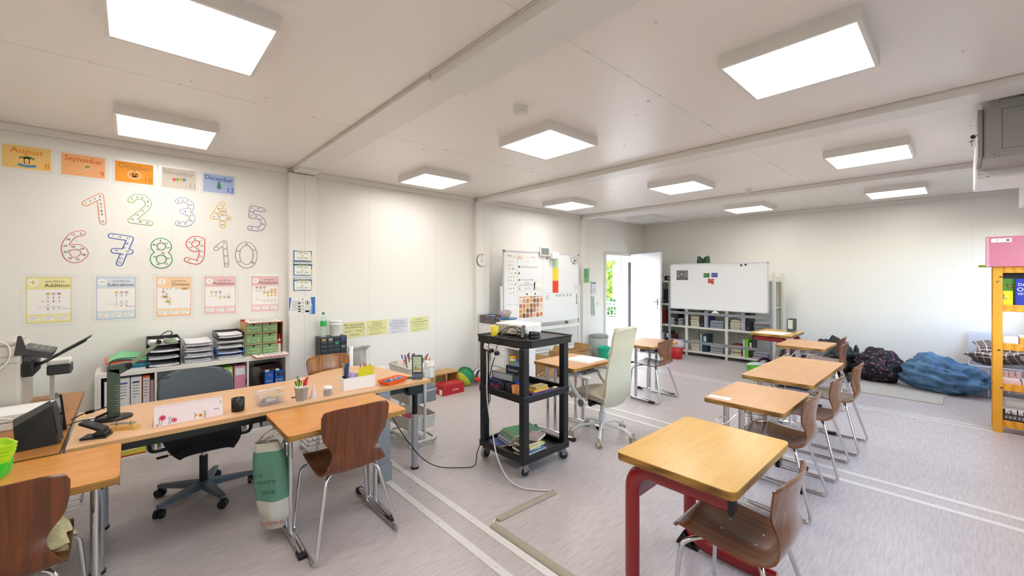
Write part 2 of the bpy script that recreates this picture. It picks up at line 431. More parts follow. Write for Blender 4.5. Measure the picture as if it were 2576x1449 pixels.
def a_oct(b, w, h):
    b.disc(0, -.02, .048, pc('#F5EFE2'), .0019, ry=.038); b.disc(0, -.02, .043, pc('#EE8E12'), .0021, ry=.033)
    for x in (-.017, 0, .017): b.disc(x, -.02, .012, pc('#F29B22'), .0022, ry=.032)
    b.line([(0, .012), (.004, .026)], .008, pc('#5E9A4A'), .0022)
    for s in (-1, 1): b.poly([(s*.016 - .007, -.016), (s*.016 + .007, -.016), (s*.016, -.004)], inkm, .0024)
    b.poly([(-.024, -.024), (-.012, -.03), (0, -.027), (.012, -.03), (.024, -.024), (.012, -.042), (-.012, -.042)], inkm, .0024)
def a_nov(b, w, h):
    for i, c in enumerate(('#E2573B', '#77B04E', '#EFA63A', '#3F93CF')):
        x = -.038 + .026 * i; b.disc(x, -.012 + .003 * i, .014, pc(c), .002, ry=.016); b.line([(x, -.03), (x, -.045)], .002, pc('#A98'), .002)
    b.line([(-.05, .008), (0, -.002), (.055, .014)], .0015, pc('#999'), .0018) if 0 else None
def a_dec(b, w, h):
    b.line([(0, -.058), (0, -.04)], .008, pc('#6B4423'), .002)
    for i in range(4): y = -.048 + .019 * i; q = .028 - .005 * i; b.poly([(-q, y), (q, y), (0, y + .026)], pc('#2F7A4F' if i % 2 else '#37895A'), .0022 + .0001 * i)
month('August', '8', -.764, -.499, 2.478, 2.665, '#F3C97A', '#EA8A1E', 'yellow August poster with palm island, leftmost of the months', a_aug)
month('September', '9', -.438, -.170, 2.471, 2.656, '#F2B077', '#D96A1E', 'light orange September poster with a kite', a_sep)
month('October', '10', -.105, .160, 2.465, 2.653, '#F49A0C', '#B9782E', 'deep orange October poster with a grinning pumpkin', a_oct)
month('November', '11', .222, .485, 2.459, 2.652, '#D5CBBB', '#A9A39A', 'beige grey November poster with four paper lanterns', a_nov)
month('December', '12', .545, .813, 2.460, 2.649, '#A9B9DC', '#1E5CA6', 'light blue December poster with a fir tree', a_dec)

# --- times-table digits ---
def EL(cx, cy, rx, ry): return [(cx + rx * math.cos(R(a)), cy + ry * math.sin(R(a))) for a in range(0, 360, 30)]
def digit(paths, cx, cz, w, h, col, nums, label, dark=None, rot=0, lw=.036):
    b = B(); c = pc(col); wh = pc('#ECEAE6', .7)
    for lay, wd, m in ((.001, lw + .015, c), (.0034, lw, wh)):
        for pi, (pth, close) in enumerate(paths):
            pts = [Vector((x * (w - lw) - (w - lw) / 2, y * (h - lw) - (h - lw) / 2, 0)) for x, y in pth]
            if close == 2: pp = spl(pts, 6, True); pp.append(pp[0])
            elif close == 1: pp = spl(pts, 6)
            else: pp = pts
            for k, (p, q) in enumerate(zip(pp, pp[1:])):
                b.line([(p.x, p.y), (q.x, q.y)], wd, m, lay + .00002 * k + .0008 * pi)
            for k, p in enumerate(pp): b.disc(p.x, p.y, wd / 2, m, lay + .00002 * k + .0008 * pi + .00001, 12)
    for x, y, t in nums:
        b.text(t, x * (w - lw) - (w - lw) / 2, y * (h - lw) - (h - lw) / 2, .026, inkm, .0062)
    return b.build('times_table_digit', None, onL(cx, cz) @ RZ(rot), label, 'wall digit', 'paper digits of the times tables')
digit([([(0, .66), (.8, 1), (.95, 0)], 0)], -.235, 2.197, .15, .27, '#EBA376', [(0, .66, '1'), (.25, .76, '2'), (.5, .87, '3'), (.78, .98, '4'), (.8, .85, '5'), (.84, .7, '6'), (.86, .56, '7'), (.88, .42, '8'), (.91, .28, '9'), (.94, .02, '10')], 'white paper digit 1 with orange outline, top row')
digit([([(.05, .82), (.3, .98), (.7, .97), (.92, .8), (.85, .6), (.5, .35), (.05, .05)], 1), ([(.05, .05), (1, 0)], 0)], .065, 2.22, .175, .28, '#A9C47F', [(.1, .88, '2'), (.35, .97, '4'), (.62, .97, '6'), (.9, .83, '8'), (.88, .64, '10'), (.62, .46, '12'), (.35, .28, '14'), (.12, .1, '16'), (.5, .03, '18'), (.88, 0, '20')], 'white paper digit 2 with light green outline')
digit([([(.02, .92), (.45, 1), (.9, .85), (.85, .62), (.35, .52)], 1), ([(.35, .52), (.95, .4), (.98, .18), (.6, 0), (.02, .02)], 1)], .398, 2.232, .148, .278, '#A9B4DC', [(.05, .93, '3'), (.35, .98, '6'), (.68, .95, '9'), (.9, .82, '12'), (.85, .64, '15'), (.5, .52, '18'), (.95, .38, '21'), (.92, .16, '24'), (.55, .02, '27'), (.12, .02, '30')], 'white paper digit 3 with pale violet outline')
digit([([(.6, 1), (.05, .38), (1, .38)], 0), ([(.7, .72), (.62, 0)], 0)], .69, 2.234, .18, .264, '#EDC34A', [(.55, .95, '4'), (.4, .76, '8'), (.22, .56, '12'), (.12, .39, '16'), (.42, .38, '20'), (.95, .37, '24'), (.68, .66, '28'), (.66, .5, '32'), (.64, .22, '36'), (.62, .04, '40')], 'white paper digit 4 with yellow outline')
digit([([(.95, .93), (.2, 1), (.12, .6)], 0), ([(.12, .6), (.65, .58), (.95, .35), (.75, .06), (.05, .04)], 1)], 1.019, 2.225, .178, .271, '#A57FC0', [(.2, .97, '15'), (.6, .97, '10'), (.9, .92, '5'), (.16, .8, '20'), (.13, .62, '25'), (.45, .6, '30'), (.8, .5, '35'), (.92, .26, '40'), (.6, .05, '45'), (.15, .04, '50')], 'white paper digit 5 with purple outline')
digit([([(.85, 1), (.4, .88), (.08, .5), (.2, .1), (.6, 0), (.97, .25), (.7, .48), (.15, .42)], 1)], -.36, 1.852, .168, .276, '#DB8C8E', [(.8, .98, '6'), (.45, .92, '12'), (.22, .74, '18'), (.08, .5, '24'), (.1, .28, '30'), (.3, .06, '36'), (.65, .02, '42'), (.93, .2, '48'), (.85, .42, '54'), (.45, .48, '60')], 'white paper digit 6 with pink outline, first of the lower row')
digit([([(0, 1), (1, .93), (.42, 0)], 0), ([(.15, .46), (.98, .44)], 0)], -.065, 1.834, .162, .286, '#2B62BE', [(.08, 1, '7'), (.42, .97, '14'), (.88, .94, '21'), (.8, .74, '28'), (.65, .58, '35'), (.25, .47, '42'), (.85, .44, '49'), (.55, .34, '56'), (.5, .18, '63'), (.43, .03, '70')], 'white paper digit 7 with strong blue outline')
digit([(EL(.5, .77, .42, .23), 2), (EL(.5, .26, .46, .26), 2)], .219, 1.815, .164, .281, '#2F9B52', [(.45, .99, '8'), (.8, .9, '16'), (.9, .72, '24'), (.62, .5, '32'), (.12, .35, '40'), (.3, .05, '48'), (.8, .08, '56'), (.9, .3, '64'), (.28, .62, '72'), (.1, .82, '80')], 'white paper digit 8 with green outline')
digit([([(.9, .95), (.45, 1), (.1, .78), (.4, .55), (.85, .7), (.9, .95), (.85, .3), (.6, .04), (0, .12)], 1)], .483, 1.851, .172, .282, '#E2472F', [(.85, .93, '9'), (.45, .98, '18'), (.15, .84, '27'), (.22, .62, '36'), (.6, .58, '45'), (.88, .7, '54'), (.86, .48, '63'), (.8, .26, '72'), (.6, .08, '81'), (.1, .1, '90')], 'white paper digit 9 with bright red outline')
digit([([(0, .7), (.75, 1), (.95, 0)], 0)], .701, 1.83, .128, .274, '#A3A09B', [(.1, .76, '10'), (.7, .96, '20'), (.8, .7, '30'), (.86, .4, '40'), (.92, .06, '50')], 'white paper digit 1 with grey outline, left half of the ten', lw=.03)
digit([(EL(.5, .5, .48, .5), 2)], .923, 1.823, .2, .276, '#A3A09B', [(.5, .99, '60'), (.93, .72, '70'), (.85, .16, '80'), (.12, .2, '90'), (.06, .66, '100')], 'white paper digit 0 with grey outline, right half of the ten', lw=.03)

# --- arithmetic posters ---
PAL = {'y': ('#C9C644', '#EEE3A6'), 'b': ('#7FA4D8', '#D3DDE4'), 'o': ('#E79A6A', '#F3CFA6'), 'p': ('#DD93A0', '#EEC3C4')}
def sums(key, head, sign, cells, y0, y1, z0, z1, label, lines=(), extra=(), nb=3):
    w, h = y1 - y0, z1 - z0; e, l = PAL[key]; b = B()
    b.box((-w/2 - .03, -h/2 - .03, 0), (w/2 + .03, h/2 + .03, .001), lam)
    b.quad(-w/2, -h/2, w/2, h/2, pc(e), .0013).quad(-w/2 + .0035, -h/2 + .0035, w/2 - .0035, h/2 - .0035, pc('#F3EFEC'), .0015)
    b.quad(-w/2 + .0035, h/2 - .105, w/2 - .0035, h/2 - .0035, pc(l), .0017).quad(-w/2 + .0035, -h/2 + .0035, w/2 - .0035, -h/2 + .075, pc(l), .0017)
    b.disc(-w/2 + .038, h/2 - .045, .03, pc('#F4F0EC'), .0019); sm = pc(e)
    cx, cy = -w/2 + .038, h/2 - .045
    if sign == '+': b.line([(cx - .02, cy), (cx + .02, cy)], .007, sm, .0022).line([(cx, cy - .02), (cx, cy + .02)], .007, sm, .0023)
    elif sign == '-': b.line([(cx - .02, cy), (cx + .02, cy)], .006, sm, .0022)
    elif sign == ':': b.disc(cx, cy + .01, .005, sm, .0022).disc(cx, cy - .01, .005, sm, .0022)
    else: b.disc(cx, cy, .006, sm, .0022)
    b.text('schriftliche', w/2 - .095, h/2 - .038, .026, gink, al='C', wmax=.11).text(head, w/2 - .012, h/2 - .072, .042, inkm, al='R', wmax=w * .68)
    for x, y, t, c in cells:
        X, Y = -w/2 + x * w, h/2 - y * h
        if c: b.quad(X - .014, Y - .011, X + .014, Y + .011, pc(c), .0019)
        if t: b.text(t, X, Y, .024, inkm)
    for x0, yy, x1 in lines: b.quad(-w/2 + x0 * w, h/2 - yy * h - .0008, -w/2 + x1 * w, h/2 - yy * h + .0008, gink, .002)
    for x, y, t in extra: b.text(t, -w/2 + x * w, h/2 - y * h, .014, gink)
    for i in range(nb):
        x = -w/2 + .045 + i * (w - .09) / max(nb - 1, 1); b.poly(rrect(x - .032, -h/2 + .022, x + .032, -h/2 + .058, .006), pc('#F6F2EF'), .0019)
        b.poly([(x + .01, -h/2 + .024), (x + .024, -h/2 + .024), (x + .022, -h/2 + .012)], pc('#F6F2EF'), .0019)
        b.scribble(x - .026, -h/2 + .051, .052, .022, 3, gink, .0022, i)
    return b.build('arithmetic_poster', None, onL((y0 + y1)/2, (z0 + z1)/2), label, 'poster', 'arithmetic posters in a row')
HY, HB, HR = '#F1E3A2', '#D6DEE4', '#EBBFC0'
def row(s, y, x0, dx, cols=None): return [(x0 + dx * i, y, c.strip(), (cols[i] if cols else None)) for i, c in enumerate(s) if c != ' ' or (cols and cols[i])]
c = row('HZE', .37, .47, .125, (HY, HB, HR)) + row('254', .455, .47, .125) + row('+583', .535, .345, .125) + row('1', .61, .47, .1) + row('837', .70, .47, .125)
sums('y', 'Addition', '+', c, -.636, -.379, 1.197, 1.583, 'yellow poster headed schriftliche Addition, with a plus sign', [(.24, .655, .78)], [(.88, .7, 'Summe')])
c = row('HZE', .37, .5, .13, (HY, HB, HR)) + row('527', .445, .5, .13) + row('1', .52, .5, .1) + row('-363', .6, .37, .13) + row('164', .69, .5, .13)
sums('b', 'Subtraktion', '-', c, -.225, .034, 1.201, 1.584, 'pale blue poster headed schriftliche Subtraktion, with a minus sign', [(.25, .645, .8)], [(.88, .71, 'Differenz')])
OR = '#F2C68F'
c = row('635', .3, .19, .095) + [(.56, .3, '5', None), (.66, .3, '=', None)] + row('127', .3, .74, .09, (OR, OR, HY)) + row('-5', .365, .1, .09, (None, HR)) + row('13', .43, .19, .095) + row('-10', .495, .1, .09, (None, OR, OR)) + row('35', .56, .285, .09) + row('-35', .62, .19, .09, (None, HY, HY)) + row('0', .685, .37, .1)
sums('o', 'Division', ':', c, .185, .445, 1.201, 1.584, 'orange poster headed schriftliche Division, with a colon', [(.14, .395, .24), (.14, .525, .33), (.24, .65, .42)])
c = row('HZE', .42, .22, .135, (HY, HB, HR)) + row('123.3', .49, .22, .135) + row('369', .57, .5, .135, (HY, HB, HR))
sums('p', 'Multiplikation', '.', c, .559, .823, 1.206, 1.588, 'pink Multiplikation poster with the short sum 123 times 3', [(.15, .53, .85)])
c = row('HZE', .32, .19, .135, (HR, HR, HR)) + row('123.32', .39, .19, .135, (None,) * 4 + (OR, OR)) + row('3690', .47, .46, .135, (OR,) * 4) + row('246', .55, .595, .135, (HY,) * 3) + row('+', .64, .19, .1) + row('3936', .72, .46, .135)
sums('p', 'Multiplikation', '.', c, .971, 1.235, 1.207, 1.593, 'pink Multiplikation poster with the long sum 123 times 32', [(.1, .43, .95), (.1, .68, .95)])

# --- tense posters ---
def tense(y0, y1, z0, z1, bg, label, title, sub, first=False, seed=1, tc='#8F9068'):
    w, h = y1 - y0, z1 - z0; b = B().box((-w/2, -h/2, 0), (w/2, h/2, .0015), pc(bg))
    if first:
        b.text('Wir unterscheiden', 0, h*.32, .036, inkm, wmax=w*.92).text('die Zeitformen', -.005, h*.16, .036, inkm, wmax=w*.74)
        m = pc('#5C5A3C'); b.text('Präsens', -w*.26, -h*.1, .028, m, rot=8).text('Perfekt', w*.24, -h*.1, .028, m, rot=-8).text('Präteritum', .01, -h*.33, .028, m)
        b.line([(w*.4, h*.2), (w*.48, h*.2), (w*.44, h*.08), (w*.48, -.01), (w*.4, -.01), (w*.44, h*.08), (w*.4, h*.2)], .002, inkm)
    else:
        b.text(title, 0, h*.34, .042, pc(tc), wmax=w*.82).text(sub, 0, h*.19, .021, inkm, wmax=w*.9)
        b.text('Wann benutzen wir ' + title + '?', -w*.44, h*.05, .017, inkm, al='L', wmax=w*.78)
        b.scribble(-w*.36, -h*.07, w*.78, h*.11, 2, inkm, .002, seed).scribble(-w*.44, -h*.25, w*.2, .001, 1, gink, .002, seed + 1).scribble(-w*.36, -h*.34, w*.6, h*.1, 2, inkm, .002, seed + 2)
    return b.build('tense_poster', None, onL((y0 + y1)/2, (z0 + z1)/2), label, 'poster', 'German tense posters in a row')
tense(1.955, 2.236, .817, 1.013, '#E1DA9C', 'yellow poster reading Wir unterscheiden die Zeitformen', '', '', True)
tense(2.258, 2.546, .82, 1.017, '#E3DDA0', 'yellow poster headed Präsens', 'Präsens', '( die Gegenwart )', seed=3)
tense(2.570, 2.854, .815, 1.017, '#D9DAE6', 'pale lilac poster headed Präteritum', 'Präteritum', '( die einfache Vergangenheit )', seed=6, tc='#9A9CA8')
tense(2.888, 3.183, .813, 1.018, '#DEE0A4', 'yellow green poster headed Perfekt, rightmost of its row', 'Perfekt', '( die vollendete Vergangenheit )', seed=9)

# --- column things ---
XC = XL + .0765
def onC(y, z): return T(XC, y, z) @ FL
def hours(lines, z0, z1, label, big=True, p=''):
    w, h = .2, z1 - z0; b = B().box((-w/2 - .008, -h/2 - .006, 0), (w/2 + .012, h/2 + .006, .001), lam)
    b.quad(-w/2, -h/2, w/2, h/2, pc('#3C74B8' if big else '#7D8CC4'), .0014)
    if big: b.quad(w/2 - .012, -h/2, w/2, h*.1, pc('#C9D23C'), .0015).quad(-w/2 + .04, h/2 - .007, w/2 - .03, h/2, pc('#B8CC5A'), .0015)
    else: b.quad(-w/2, -h/2, -w/2 + .012, h/2, pc('#6FB03C'), .0015)
    e = .01 if big else .005
    b.quad(-w/2 + e + (.002 if big else .01), -h/2 + e, w/2 - e, h/2 - e, pc('#F1F4EA'), .0017)
    if big:
        for t, y in zip(lines, (.28, .03, -.2)): b.text(t, 0, h * y, .034 if t != 'bis' else .026, gink)
        b.text('90 Minuten', 0, -h*.38, .012, pc('#B06A6A'))
    else: b.text(lines, .004, 0, .018, gink, wmax=w*.84)
    return b.build('lesson_time_card', None, onC(1.467, (z0 + z1)/2), label, 'time card', 'lesson time cards on the column')
hours(('7.40 Uhr', 'bis', '9.10 Uhr'), 1.767, 1.889, 'lesson time card 7.40 to 9.10 Uhr, topmost on the column')
hours('1. Pause - 15 Minuten', 1.731, 1.76, 'narrow break strip between the first and second time card', False)
hours(('9.25 Uhr', 'bis', '10.55 Uhr'), 1.60, 1.725, 'lesson time card 9.25 to 10.55 Uhr, middle of the column')
hours('2. Pause - 15 Minuten', 1.555, 1.584, 'narrow break strip between the second and third time card', False)
hours(('11.10 Uhr', 'bis', '12.40 Uhr'), 1.426, 1.548, 'lesson time card 11.10 to 12.40 Uhr, lowest of the large ones')
b = B().box((-.143, -.1, 0), (.141, .1, .001), pc('#ECECEA')); b.poly([(.09, .1), (.14, .1), (.14, -.1), (.075, -.1), (.105, -.02)], pc('#3A6FC0'), .0016).poly([(.075, -.1), (.1, -.1), (.11, .0), (.1, .02)], pc('#9DB4DC'), .0018)
b.poly([(-.14, .1), (-.115, .1), (-.135, -.05), (-.14, -.05)], pc('#3A6FC0'), .0016)
for i, ch in enumerate('HANDY'): b.text(ch, .005, .077 - .039 * i, .034, pc('#8E3340'))
b.tube([(.055 + .024*math.cos(R(a)), .035 + .024*math.sin(R(a)), .002) for a in range(0, 360, 20)], .002, pc('#8E3340'), 5, True).line([(.04, .052), (.072, .018)], .004, pc('#8E3340'), .003).quad(.047, .02, .063, .05, gink, .0018)
for y in (.035, -.005, -.035, -.06): b.quad(-.045, y - .008, -.018, y + .006, inkm, .0018)
b.quad(.03, -.075, .075, -.052, inkm, .0018).scribble(-.11, .055, .09, .1, 7, gink, .0018, 4).scribble(.025, -.01, .07, .02, 3, gink, .0018, 5)
b.build('phone_rule_sheet', None, onC(1.463, 1.25), 'HANDY mobile phone rules sheet with blue edge on the column', 'notice')
# timer on the second column
t = thing('visual_timer', 'round white visual timer with red wedge on the column', 'timer', T(XC, 4.1, 1.852) @ FL)
B().lathe([(.098, 0), (.1, .01), (.096, .02), (.092, .021)], pc('#77746F')).lathe([(.092, .0213), (0, .0214)], paper).build('case', t)
b = B().lathe([(.045, .0214), (.03, .024), (0, .026)], pc('#DDDAD4'))
b.quad(-.009, .04, .009, .088, pc('#E03A2C'), .023).box((-.006, .02, .022), (.006, .06, .028), pc('#D9D6D0'), .002)
for k in range(12): a = R(90 - 30 * k); b.text(str(5 * k or 60), .074 * math.cos(a), .074 * math.sin(a), .014, inkm, .0218) if k else None
b.build('dial', t)
# green framed text
t = thing('framed_text', 'white frame with green printed text beside the door', 'picture frame', onC(6.80, 1.625))
b = B(); w, h = .13, .185
for p, q in (((-w, -h), (w, -h + .03)), ((-w, h - .03), (w, h)), ((-w, -h + .03), (-w + .03, h - .03)), ((w - .03, -h + .03), (w, h - .03))): b.box((*p, 0), (*q, .02), whitep)
b.build('frame', t)
b = B().box((-w + .03, -h + .03, .004), (w - .03, h - .03, .006), pc('#7FC08A')).quad(-w + .03, h - .05, w - .03, h - .03, pc('#DDE4D6'), .0065)
for i in range(6): b.scribble(-.06, .11 - .032 * i, .12, .001, 1, inkm, .0066, i); b.quad(-.055 + .004 * (i % 3), .105 - .032 * i, .055 - .005 * (i % 2), .117 - .032 * i, pc('#2C4A33'), .0065)
b.disc(0, -.11, .028, pc('#A98A5A'), .0068).line([(-.01, -.08), (.02, -.05), (.03, -.12)], .006, pc('#6A7A4A'), .007)
b.build('print', t)
b = B().box((-.09, -.14, 0), (.09, .14, .0015), pc('#DCDDE2')).quad(-.06, .085, .08, .105, pc('#2A3566'), .002).text('P', -.035, .04, .05, gink).text('5', .02, .02, .03, gink)
b.scribble(-.05, -.02, .12, .08, 5, gink, .002, 3); b.box((-.1, -.135, 0), (-.087, .13, .004), gink); b.quad(-.09, .1, -.07, .12, inkm, .003)
b.build('notice_sheet', None, onL(7.17, 1.365), 'small pale notice sheet hanging between the column and the door', 'notice')
t = thing('light_switch', 'white light switch on the wall left of the door', 'light switch', onL(7.34, 1.03))
B().box((-.045, -.045, 0), (.045, .045, .008), whitep, .003).build('plate', t); B().box((-.03, -.03, .008), (.03, .03, .013), whitep, .002).build('rocker', t)

# ================= left whiteboard on its stand =================
WX0 = -4.95
t = thing('whiteboard', 'mobile whiteboard covered with cards, calendar and colour bars', 'whiteboard', T(WX0, 0, 0))
b = B().box((-.02, 4.39, .80), (0, 6.27, 2.00), mat('whiteboard face', '#ECEDF0', .2))
for y in (4.683, 5.295): b.box((0, y, .86), (.0004, y + .002, 1.98), gink)
b.box((0, 4.40, 1.138), (.0004, 4.70, 1.14), gink).box((0, 5.29, 1.306), (.0004, 6.26, 1.308), gink).box((0, 4.69, 1.36), (.0004, 5.29, 1.362), gink)
M0 = b.M; b.M = FL.copy()
b.text('26.06 GPG-Probe (Fach)', 4.75, 1.755, .04, gink, .0008, 'L', wmax=.5).text('14.07 Deutsch Probe', 4.75, 1.54, .036, gink, .0008, 'L', wmax=.38).text('(Lesen)', 4.9, 1.49, .034, gink, .0008).text('18.07 Englisch Probe', 4.75, 1.455, .034, gink, .0008, 'L', wmax=.31).text('ganze Probe', 4.92, 1.40, .03, gink, .0008, wmax=.16)
b.text('KEHR-', 5.41, 1.25, .034, gink, .0008).text('DIENST', 5.41, 1.21, .034, gink, .0008)
b.M = M0; b.build('board', t)
b = B()
for p, q in (((4.37, .78), (6.29, .80)), ((4.37, 2.00), (6.29, 2.02)), ((4.37, .80), (4.39, 2.0)), ((6.27, .80), (6.29, 2.0))): b.box((-.024, *p), (.006, *q), pc('#C9CACC', .3), .002)
b.build('rim', t)
for y in (4.37, 6.25):
    for z in (.775, 1.985): B().box((-.026, y, z), (.009, y + .042, z + .04), pc('#77787A', .5), .008).build('corner_cap', t)
whe = mat('white enamel', '#E4E5E2', .3)
b = B()
for y in (4.33, 6.30): b.box((-.04, y, .07), (0, y + .035, 1.44), whe, .004); b.box((-.24, y, .04), (.3, y + .035, .075), whe, .005)
b.box((-.035, 4.365, .66), (-.005, 6.30, .72), whe, .004); b.tube([(-.02, 4.36, .27), (-.02, 6.31, .27)], .018, whe); b.build('stand', t)
b = B().lathe([(.03, 0), (.03, .05), (.012, .055), (.012, .1)], whe, n=10); 
b = B().box((-.02, 5.9, .73), (.02, 5.95, .785), gink, .01).tube([(0, 5.9, .73), (.03, 5.93, .775), (0, 5.97, .73)], .006, gink); b.build('clamp', t)
for y in (4.345, 6.315):
    for x in (-.22, .28): B().cyl((x, y - .015, .02), (x, y + .015, .02), .02, blackp).box((x - .008, y - .02, .02), (x + .008, y + .02, .045), blackp).build('caster', t)
def onB(y, z, d=.0015): return T(WX0 + d, y, z) @ FL
def bcard(name, y0, z0, y1, z1, col, label, cat, group, text='', tx=0, ts=.03, more=None, rot=0, tcol=None):
    w, h = y1 - y0, z1 - z0; b = B().box((-w/2, -h/2, 0), (w/2, h/2, .0012), pc(col))
    if text: b.text(text, tx, 0, ts, tcol or inkm, .002, wmax=w * (.9 if not more else .62))
    if more: more(b, w, h)
    return b.build(name, None, onB((y0 + y1)/2, (z0 + z1)/2) @ RZ(rot), label, cat, group)
SG = 'day and lesson cards on the left whiteboard'
bcard('date_card', 4.438, 1.905, 4.568, 1.962, '#F4DED8', 'Mittwoch weekday card, top left on the covered whiteboard', 'card', SG, 'Mittwoch', 0, .026)
bcard('date_card', 4.585, 1.889, 4.654, 1.951, '#F3F0EC', 'date card with the number 25', 'card', SG, '25', 0, .04)
bcard('date_card', 4.667, 1.889, 4.799, 1.959, '#F5E3DD', 'month card reading Juni with a pink strip', 'card', SG, 'Juni', 0, .034, lambda b, w, h: b.quad(-w/2, -h/2, w/2, -h/2 + .015, pc('#EDB6B0')).disc(-w*.3, -h*.25, .01, pc('#B8904A')))
bcard('date_card', 4.819, 1.9, 4.949, 1.959, '#EFEEEE', 'faded year card reading 2025', 'card', SG, '2025', 0, .036, tcol=pc('#C9C8C6'))
bcard('date_card', 4.976, 1.889, 5.125, 1.956, '#F6EDE8', 'season card reading Frühling', 'card', SG, 'Frühling', 0, .03, tcol=pc('#8E3340'))
bcard('date_card', 4.446, 1.816, 4.625, 1.858, '#F3F2EE', 'heading card reading Unser Tag', 'card', SG, 'Unser Tag', 0, .03, tcol=gink)
bcard('date_card', 4.819, 1.824, 4.976, 1.869, '#F5F4F1', 'heading card reading Termine', 'card', SG, 'Termine', 0, .032, tcol=gink)
def ic(c): return lambda b, w, h: b.quad(w*.26, -.012, w*.4, .014, pc(c))
for (y0, z1, y1, z0, s, c, l) in ((4.429, 1.799, 4.606, 1.764, 'Freiarbeit', '#E9E3BC', 'lesson card reading Freiarbeit, first of the column'), (4.442, 1.741, 4.61, 1.697, 'Mathe', '#3C5A50', 'lesson card reading Mathe with a small board'),
    (4.479, 1.676, 4.663, 1.628, 'Pause', '#5B6A3A', 'upper indented card reading Pause'), (4.442, 1.616, 4.625, 1.570, 'Deutsch', '#C9C7B8', 'upper lesson card reading Deutsch'), (4.442, 1.557, 4.625, 1.510, 'Deutsch', '#BDBDB4', 'lower lesson card reading Deutsch'),
    (4.479, 1.493, 4.663, 1.440, 'Pause', '#6E7A3A', 'lower indented card reading Pause'), (4.442, 1.428, 4.625, 1.374, 'Technik', '#A9AAA8', 'upper lesson card reading Technik'), (4.442, 1.357, 4.625, 1.303, 'Technik', '#9FA09E', 'lower lesson card reading Technik')):
    bcard('lesson_card', y0, z0, y1, z1, '#F2F2EE', l, 'card', SG, s, -.02, .026, ic(c))
bcard('weather_card', 5.095, 1.363, 5.291, 1.517, '#F5EFEC', 'cream card with small orange figures beside the black marker', 'card', SG, '', 0, .03, lambda b, w, h: [b.quad(-w*.3 + .03*i, -.055, -w*.3 + .03*i + .014, -.035, pc('#E39A6A')) for i in range(4)] and b.line([(-w/2, -h/2), (w/2, -h/2), (w/2, h/2), (-w/2, h/2), (-w/2, -h/2)], .004, pc('#EFD9A8')))
bcard('weather_card', 4.692, 1.366, 4.764, 1.434, '#F5F0E8', 'tiny card with an orange figure below the written dates', 'card', SG, '', 0, .03, lambda b, w, h: b.quad(-w/2, h/2 - .012, w/2, h/2, pc('#E0A060')).disc(0, -.01, .018, pc('#D9905A')))
bcard('date_card', 4.92, 1.278, 5.07, 1.318, '#F4F3F0', 'label card above the numbered calendar tiles', 'card', SG, 'Juni', 0, .026)
for y in (4.90, 5.095): B().disc(0, 0, .018, pc('#DCC9C2'), .001).box((-.016, -.016, 0), (.016, .006, .001), pc('#E6D6CE')).build('animal_sticker', None, onB(y, 1.305), 'small pale animal sticker %s the calendar label' % ('left of' if y < 5 else 'right of'), 'sticker', 'animal stickers')
# calendar tiles
TC = ['#F2D5B5', '#DDA08E', '#D68F66', '#EDB06A', '#8F6646', '#AE7462', '#DF9A62', '#CF8474', '#D68A66', '#EDB268', '#9A7048', '#B57A5E', '#D79277', '#F0D2C2', '#E3A078', '#E9AE66', '#7E5B3A', '#7B5446', '#D08A72', '#E9CBB0', '#F0E3C8', '#E3A252', '#7A5A3C', '#A06A56', '#D98A6C', '#EBCDB0', '#C97A66', '#E39A60']
tile = {}
YC = (4.754, 4.833, 4.915, 5.0, 5.079, 5.16, 5.246); ZR = (1.191, 1.106, 1.025, .945)
for i in range(28):
    if i == 20: 
        B().box((-.033, -.036, 0), (.033, .036, .001), pc('#F5EFDF')).disc(0, 0, .02, pc('#E9C04A'), .0016).quad(-.03, .03, .03, .036, pc('#C0504A')).build('calendar_tile', None, onB(YC[6], ZR[2] + .01) @ RZ(2), 'cream calendar tile with a yellow dot in place of number 21', 'calendar tile', 'numbered calendar tiles'); continue
    B().box((-.033, -.036, 0), (.033, .036, .001), pc(TC[i])).text(str(i + 1), 0, -.002, .038, inkm, .0016).build('calendar_tile', None, onB(YC[i % 7], ZR[i // 7] - .0025 * (i % 3)) @ RZ((i * 37 % 9) - 4), 'calendar tile numbered %d on the left whiteboard' % (i + 1), 'calendar tile', 'numbered calendar tiles')
for i, (s, c) in enumerate(zip(('Mo', 'Di', 'Mi', 'Do', 'Fr', 'Sa', 'So'), ('#DFA08E', '#D98F7A', '#EDB06A', '#9A7048', '#A07050', '#D79277', '#E9B48A'))):
    B().box((-.034, -.01, 0), (.034, .01, .001), pc(c)).text(s, 0, 0, .016, inkm, .0016).build('weekday_strip', None, onB(YC[i], 1.25 - .002 * (i % 2)), 'thin weekday strip %s above the calendar tiles' % s, 'calendar tile', 'weekday strips')
for (c, a, q, l) in (('#C2DFB4', 1.754, 1.957, 'pale green sheet, top of the traffic light column'), ('#F2DA3C', 1.524, 1.749, 'yellow sheet, middle of the traffic light column'), ('#E8451C', 1.306, 1.521, 'red sheet, bottom of the traffic light column')):
    b = B().box((-.077, -(q - a)/2, 0), (.077, (q - a)/2, .0012), pc(c)); 
    b.build('traffic_light_sheet', None, onB(5.62, (a + q)/2), l, 'coloured sheet', 'traffic light sheets')
for y, s in ((5.658, 'Mo'), (5.742, 'Di'), (5.842, 'Mi'), (5.953, 'Do'), (6.045, 'Fr')):
    B().box((-.026, -.027, 0), (.026, .027, .001), pc('#C9CACB')).text(s, 0, 0, .028, inkm, .0016).build('weekday_tag', None, onB(y, 1.255), 'small grey weekday tag reading %s' % s, 'tag', 'grey weekday tags')
b = B().box((-.14, -.095, 0), (.14, .095, .001), paper)
for i in range(9): b.quad(-.13 + .03 * i, -.085, -.1285 + .03 * i, .06, gink)
for i in range(6): b.quad(-.135, -.085 + .029 * i, .135, -.0835 + .029 * i, gink)
